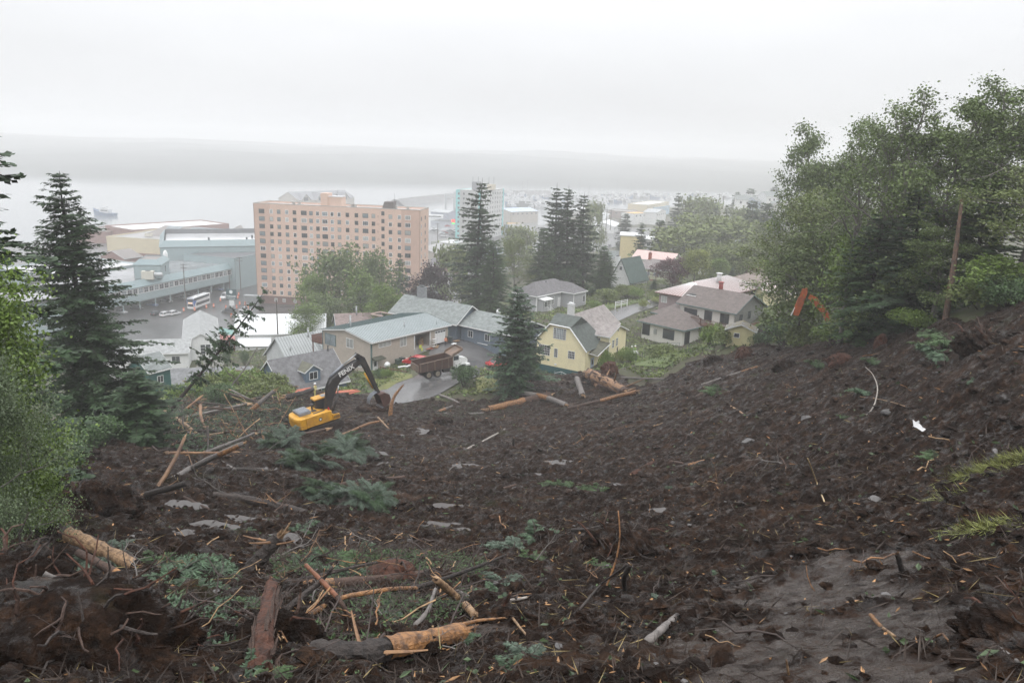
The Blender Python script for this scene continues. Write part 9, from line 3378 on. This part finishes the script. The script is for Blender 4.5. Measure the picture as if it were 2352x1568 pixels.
for i,(x,y,lb) in enumerate([(1000,468,'left blue garden chair beside the bungalow stair'),(985,480,'right blue garden chair beside the bungalow stair')]):
 P=fat('F',x,y+20,158)
 P[2]=float(ground(P[0],P[1]))+.1
 o=thing('garden_chair',lb,'chair',tuple(P),R_(-60+20*i))
 cb=mat('chair_blue',(.05,.28,.62),.5,.05,2)
 mb=MB()
 for k in range(4):
  slab(mb,[[-.3+k*.16,-.3,.38],[-.17+k*.16,-.3,.38],[-.17+k*.16,.3,.3],[-.3+k*.16,.3,.3]],.03)
 mb.build('seat',cb,o)
 mb=MB()
 for k in range(4):
  slab(mb,[[-.3+k*.16,.28,.3],[-.17+k*.16,.28,.3],[-.17+k*.16,.55,1.0],[-.3+k*.16,.55,1.0]],.03)
 mb.build('backrest',cb,o)
 for sx in (-.33,.33):
  for sy in (-.28,.3):
   mb=MB()
   mb.box(sx-.03,sx+.03,sy-.04,sy+.04,-.1,.5)
   mb.build('leg',cb,o)
for i,(x,y,w,h,m_,lb,rz) in enumerate([(1345,870,1.3,.35,trim_white,'white pipe length dropped left of the dump truck',.3),(1405,862,.9,.3,trim_white,'short white pipe behind the truck wheels',.9)]):
 P=gp(*zp('E',x,y))
 o=thing('white_pipe',lb,'pipe',(P[0],P[1],P[2]+.3),rz)
 mb=MB()
 mb.tube([(-w/2,0,0),(w/2,0,.1)],.14,12)
 mb.build('tube',m_,o, True)
for i,(x,y) in enumerate([(1655,670),(1605,685),(1870,610),(1850,640),(1690,660)]):
 P=gp(*zp('E',x,y))
 o=thing('scrap_board',['brown plywood board lying in front of the carport','small red-brown board lying by the carport step','pale plank on the rubble right of the bins','white crumpled sheet on the parking place','tan board beside the brown plywood'][i],'board',(P[0],P[1],P[2]+.2),.4*i)
 mb=MB()
 mb.box(-.7+.1*i,.7,-.4+.06*i,.4,0,.05)
 mb.build('plank',[card,red_p,wood_pale,trim_white,card][i],o)
P0,P1=gp(*zp('E',1130,905)),gp(*zp('E',1450,900))
o=thing('wood_rail_fence','low wooden rail fence below the back wall of the beige house','fence',tuple(P0),math.atan2(P1[1]-P0[1],P1[0]-P0[0]))
L=float(np.hypot(*(P1-P0)[:2]))
mb=MB()
mb.box(0,L,-.04,.04,.85,.97)
mb.build('rail',wood_deck,o)
for x in np.linspace(.1,L-.1,4):
 mb=MB()
 mb.box(x-.06,x+.06,-.06,.06,-.8,.9)
 mb.build('post',wood_deck,o)
_ex=[]
for o in COL.objects:
 if o.get('kind')=='structure' and (o.name.startswith('road') or o.name.startswith('lawn')):
  v_=np.zeros(len(o.data.vertices)*3)
  o.data.vertices.foreach_get('co',v_)
  _ex.append((o.name.startswith('lawn'),v_.reshape(-1,3)[:,:2]))
n=210000
A_=nrng.rand(n)*2.0-1.0
D_=84+190*nrng.rand(n)**1.2
X=np.stack([D_*A_*.62,D_+0*A_],1)
k=sdist(SLIDE,X[:,0],X[:,1])<-.6
for isl,pts in _ex:
 lo,hi=pts.min(0),pts.max(0)
 m_=(X[:,0]>lo[0]-1)&(X[:,0]<hi[0]+1)&(X[:,1]>lo[1]-1)&(X[:,1]<hi[1]+1)
 ii=np.where(m_)[0]
 if len(ii):
  dd=((X[ii, None ]-pts[ None ])**2).sum(-1).min(1)
  if isl:
   pass
  else:
   k[ii]&=dd>1.1
k&=ground(X[:,0],X[:,1])>9
X=X[k]
cl=fbm(X[:,0]/4,X[:,1]/4,3,171)
X=X[cl>-.25]
cl=cl[cl>-.25]
n=len(X)
z=ground(X[:,0],X[:,1])+.08
for nm,m_,sel,Lf,Wf in (('garden_growth',leaf_olive,cl>.05,.42,.30),('garden_growth',mat('growth_green',(.075,.12,.035),.6,.3,.4,island=.5),cl<=.05,.30,.20)):
 P=np.stack([X[:,0],X[:,1],z],1)[sel]
 k_=len(P)
 mb=MB()
 leaves(mb,P,unit(nrng.normal(size=(k_,3))*[1,1,.4]+[0,0,.35]),nrng.normal(size=(k_,3)),Lf*(.5+nrng.rand(k_)),Wf*(.6+nrng.rand(k_)))
 tag(mb.build(nm,m_),kind='stuff')
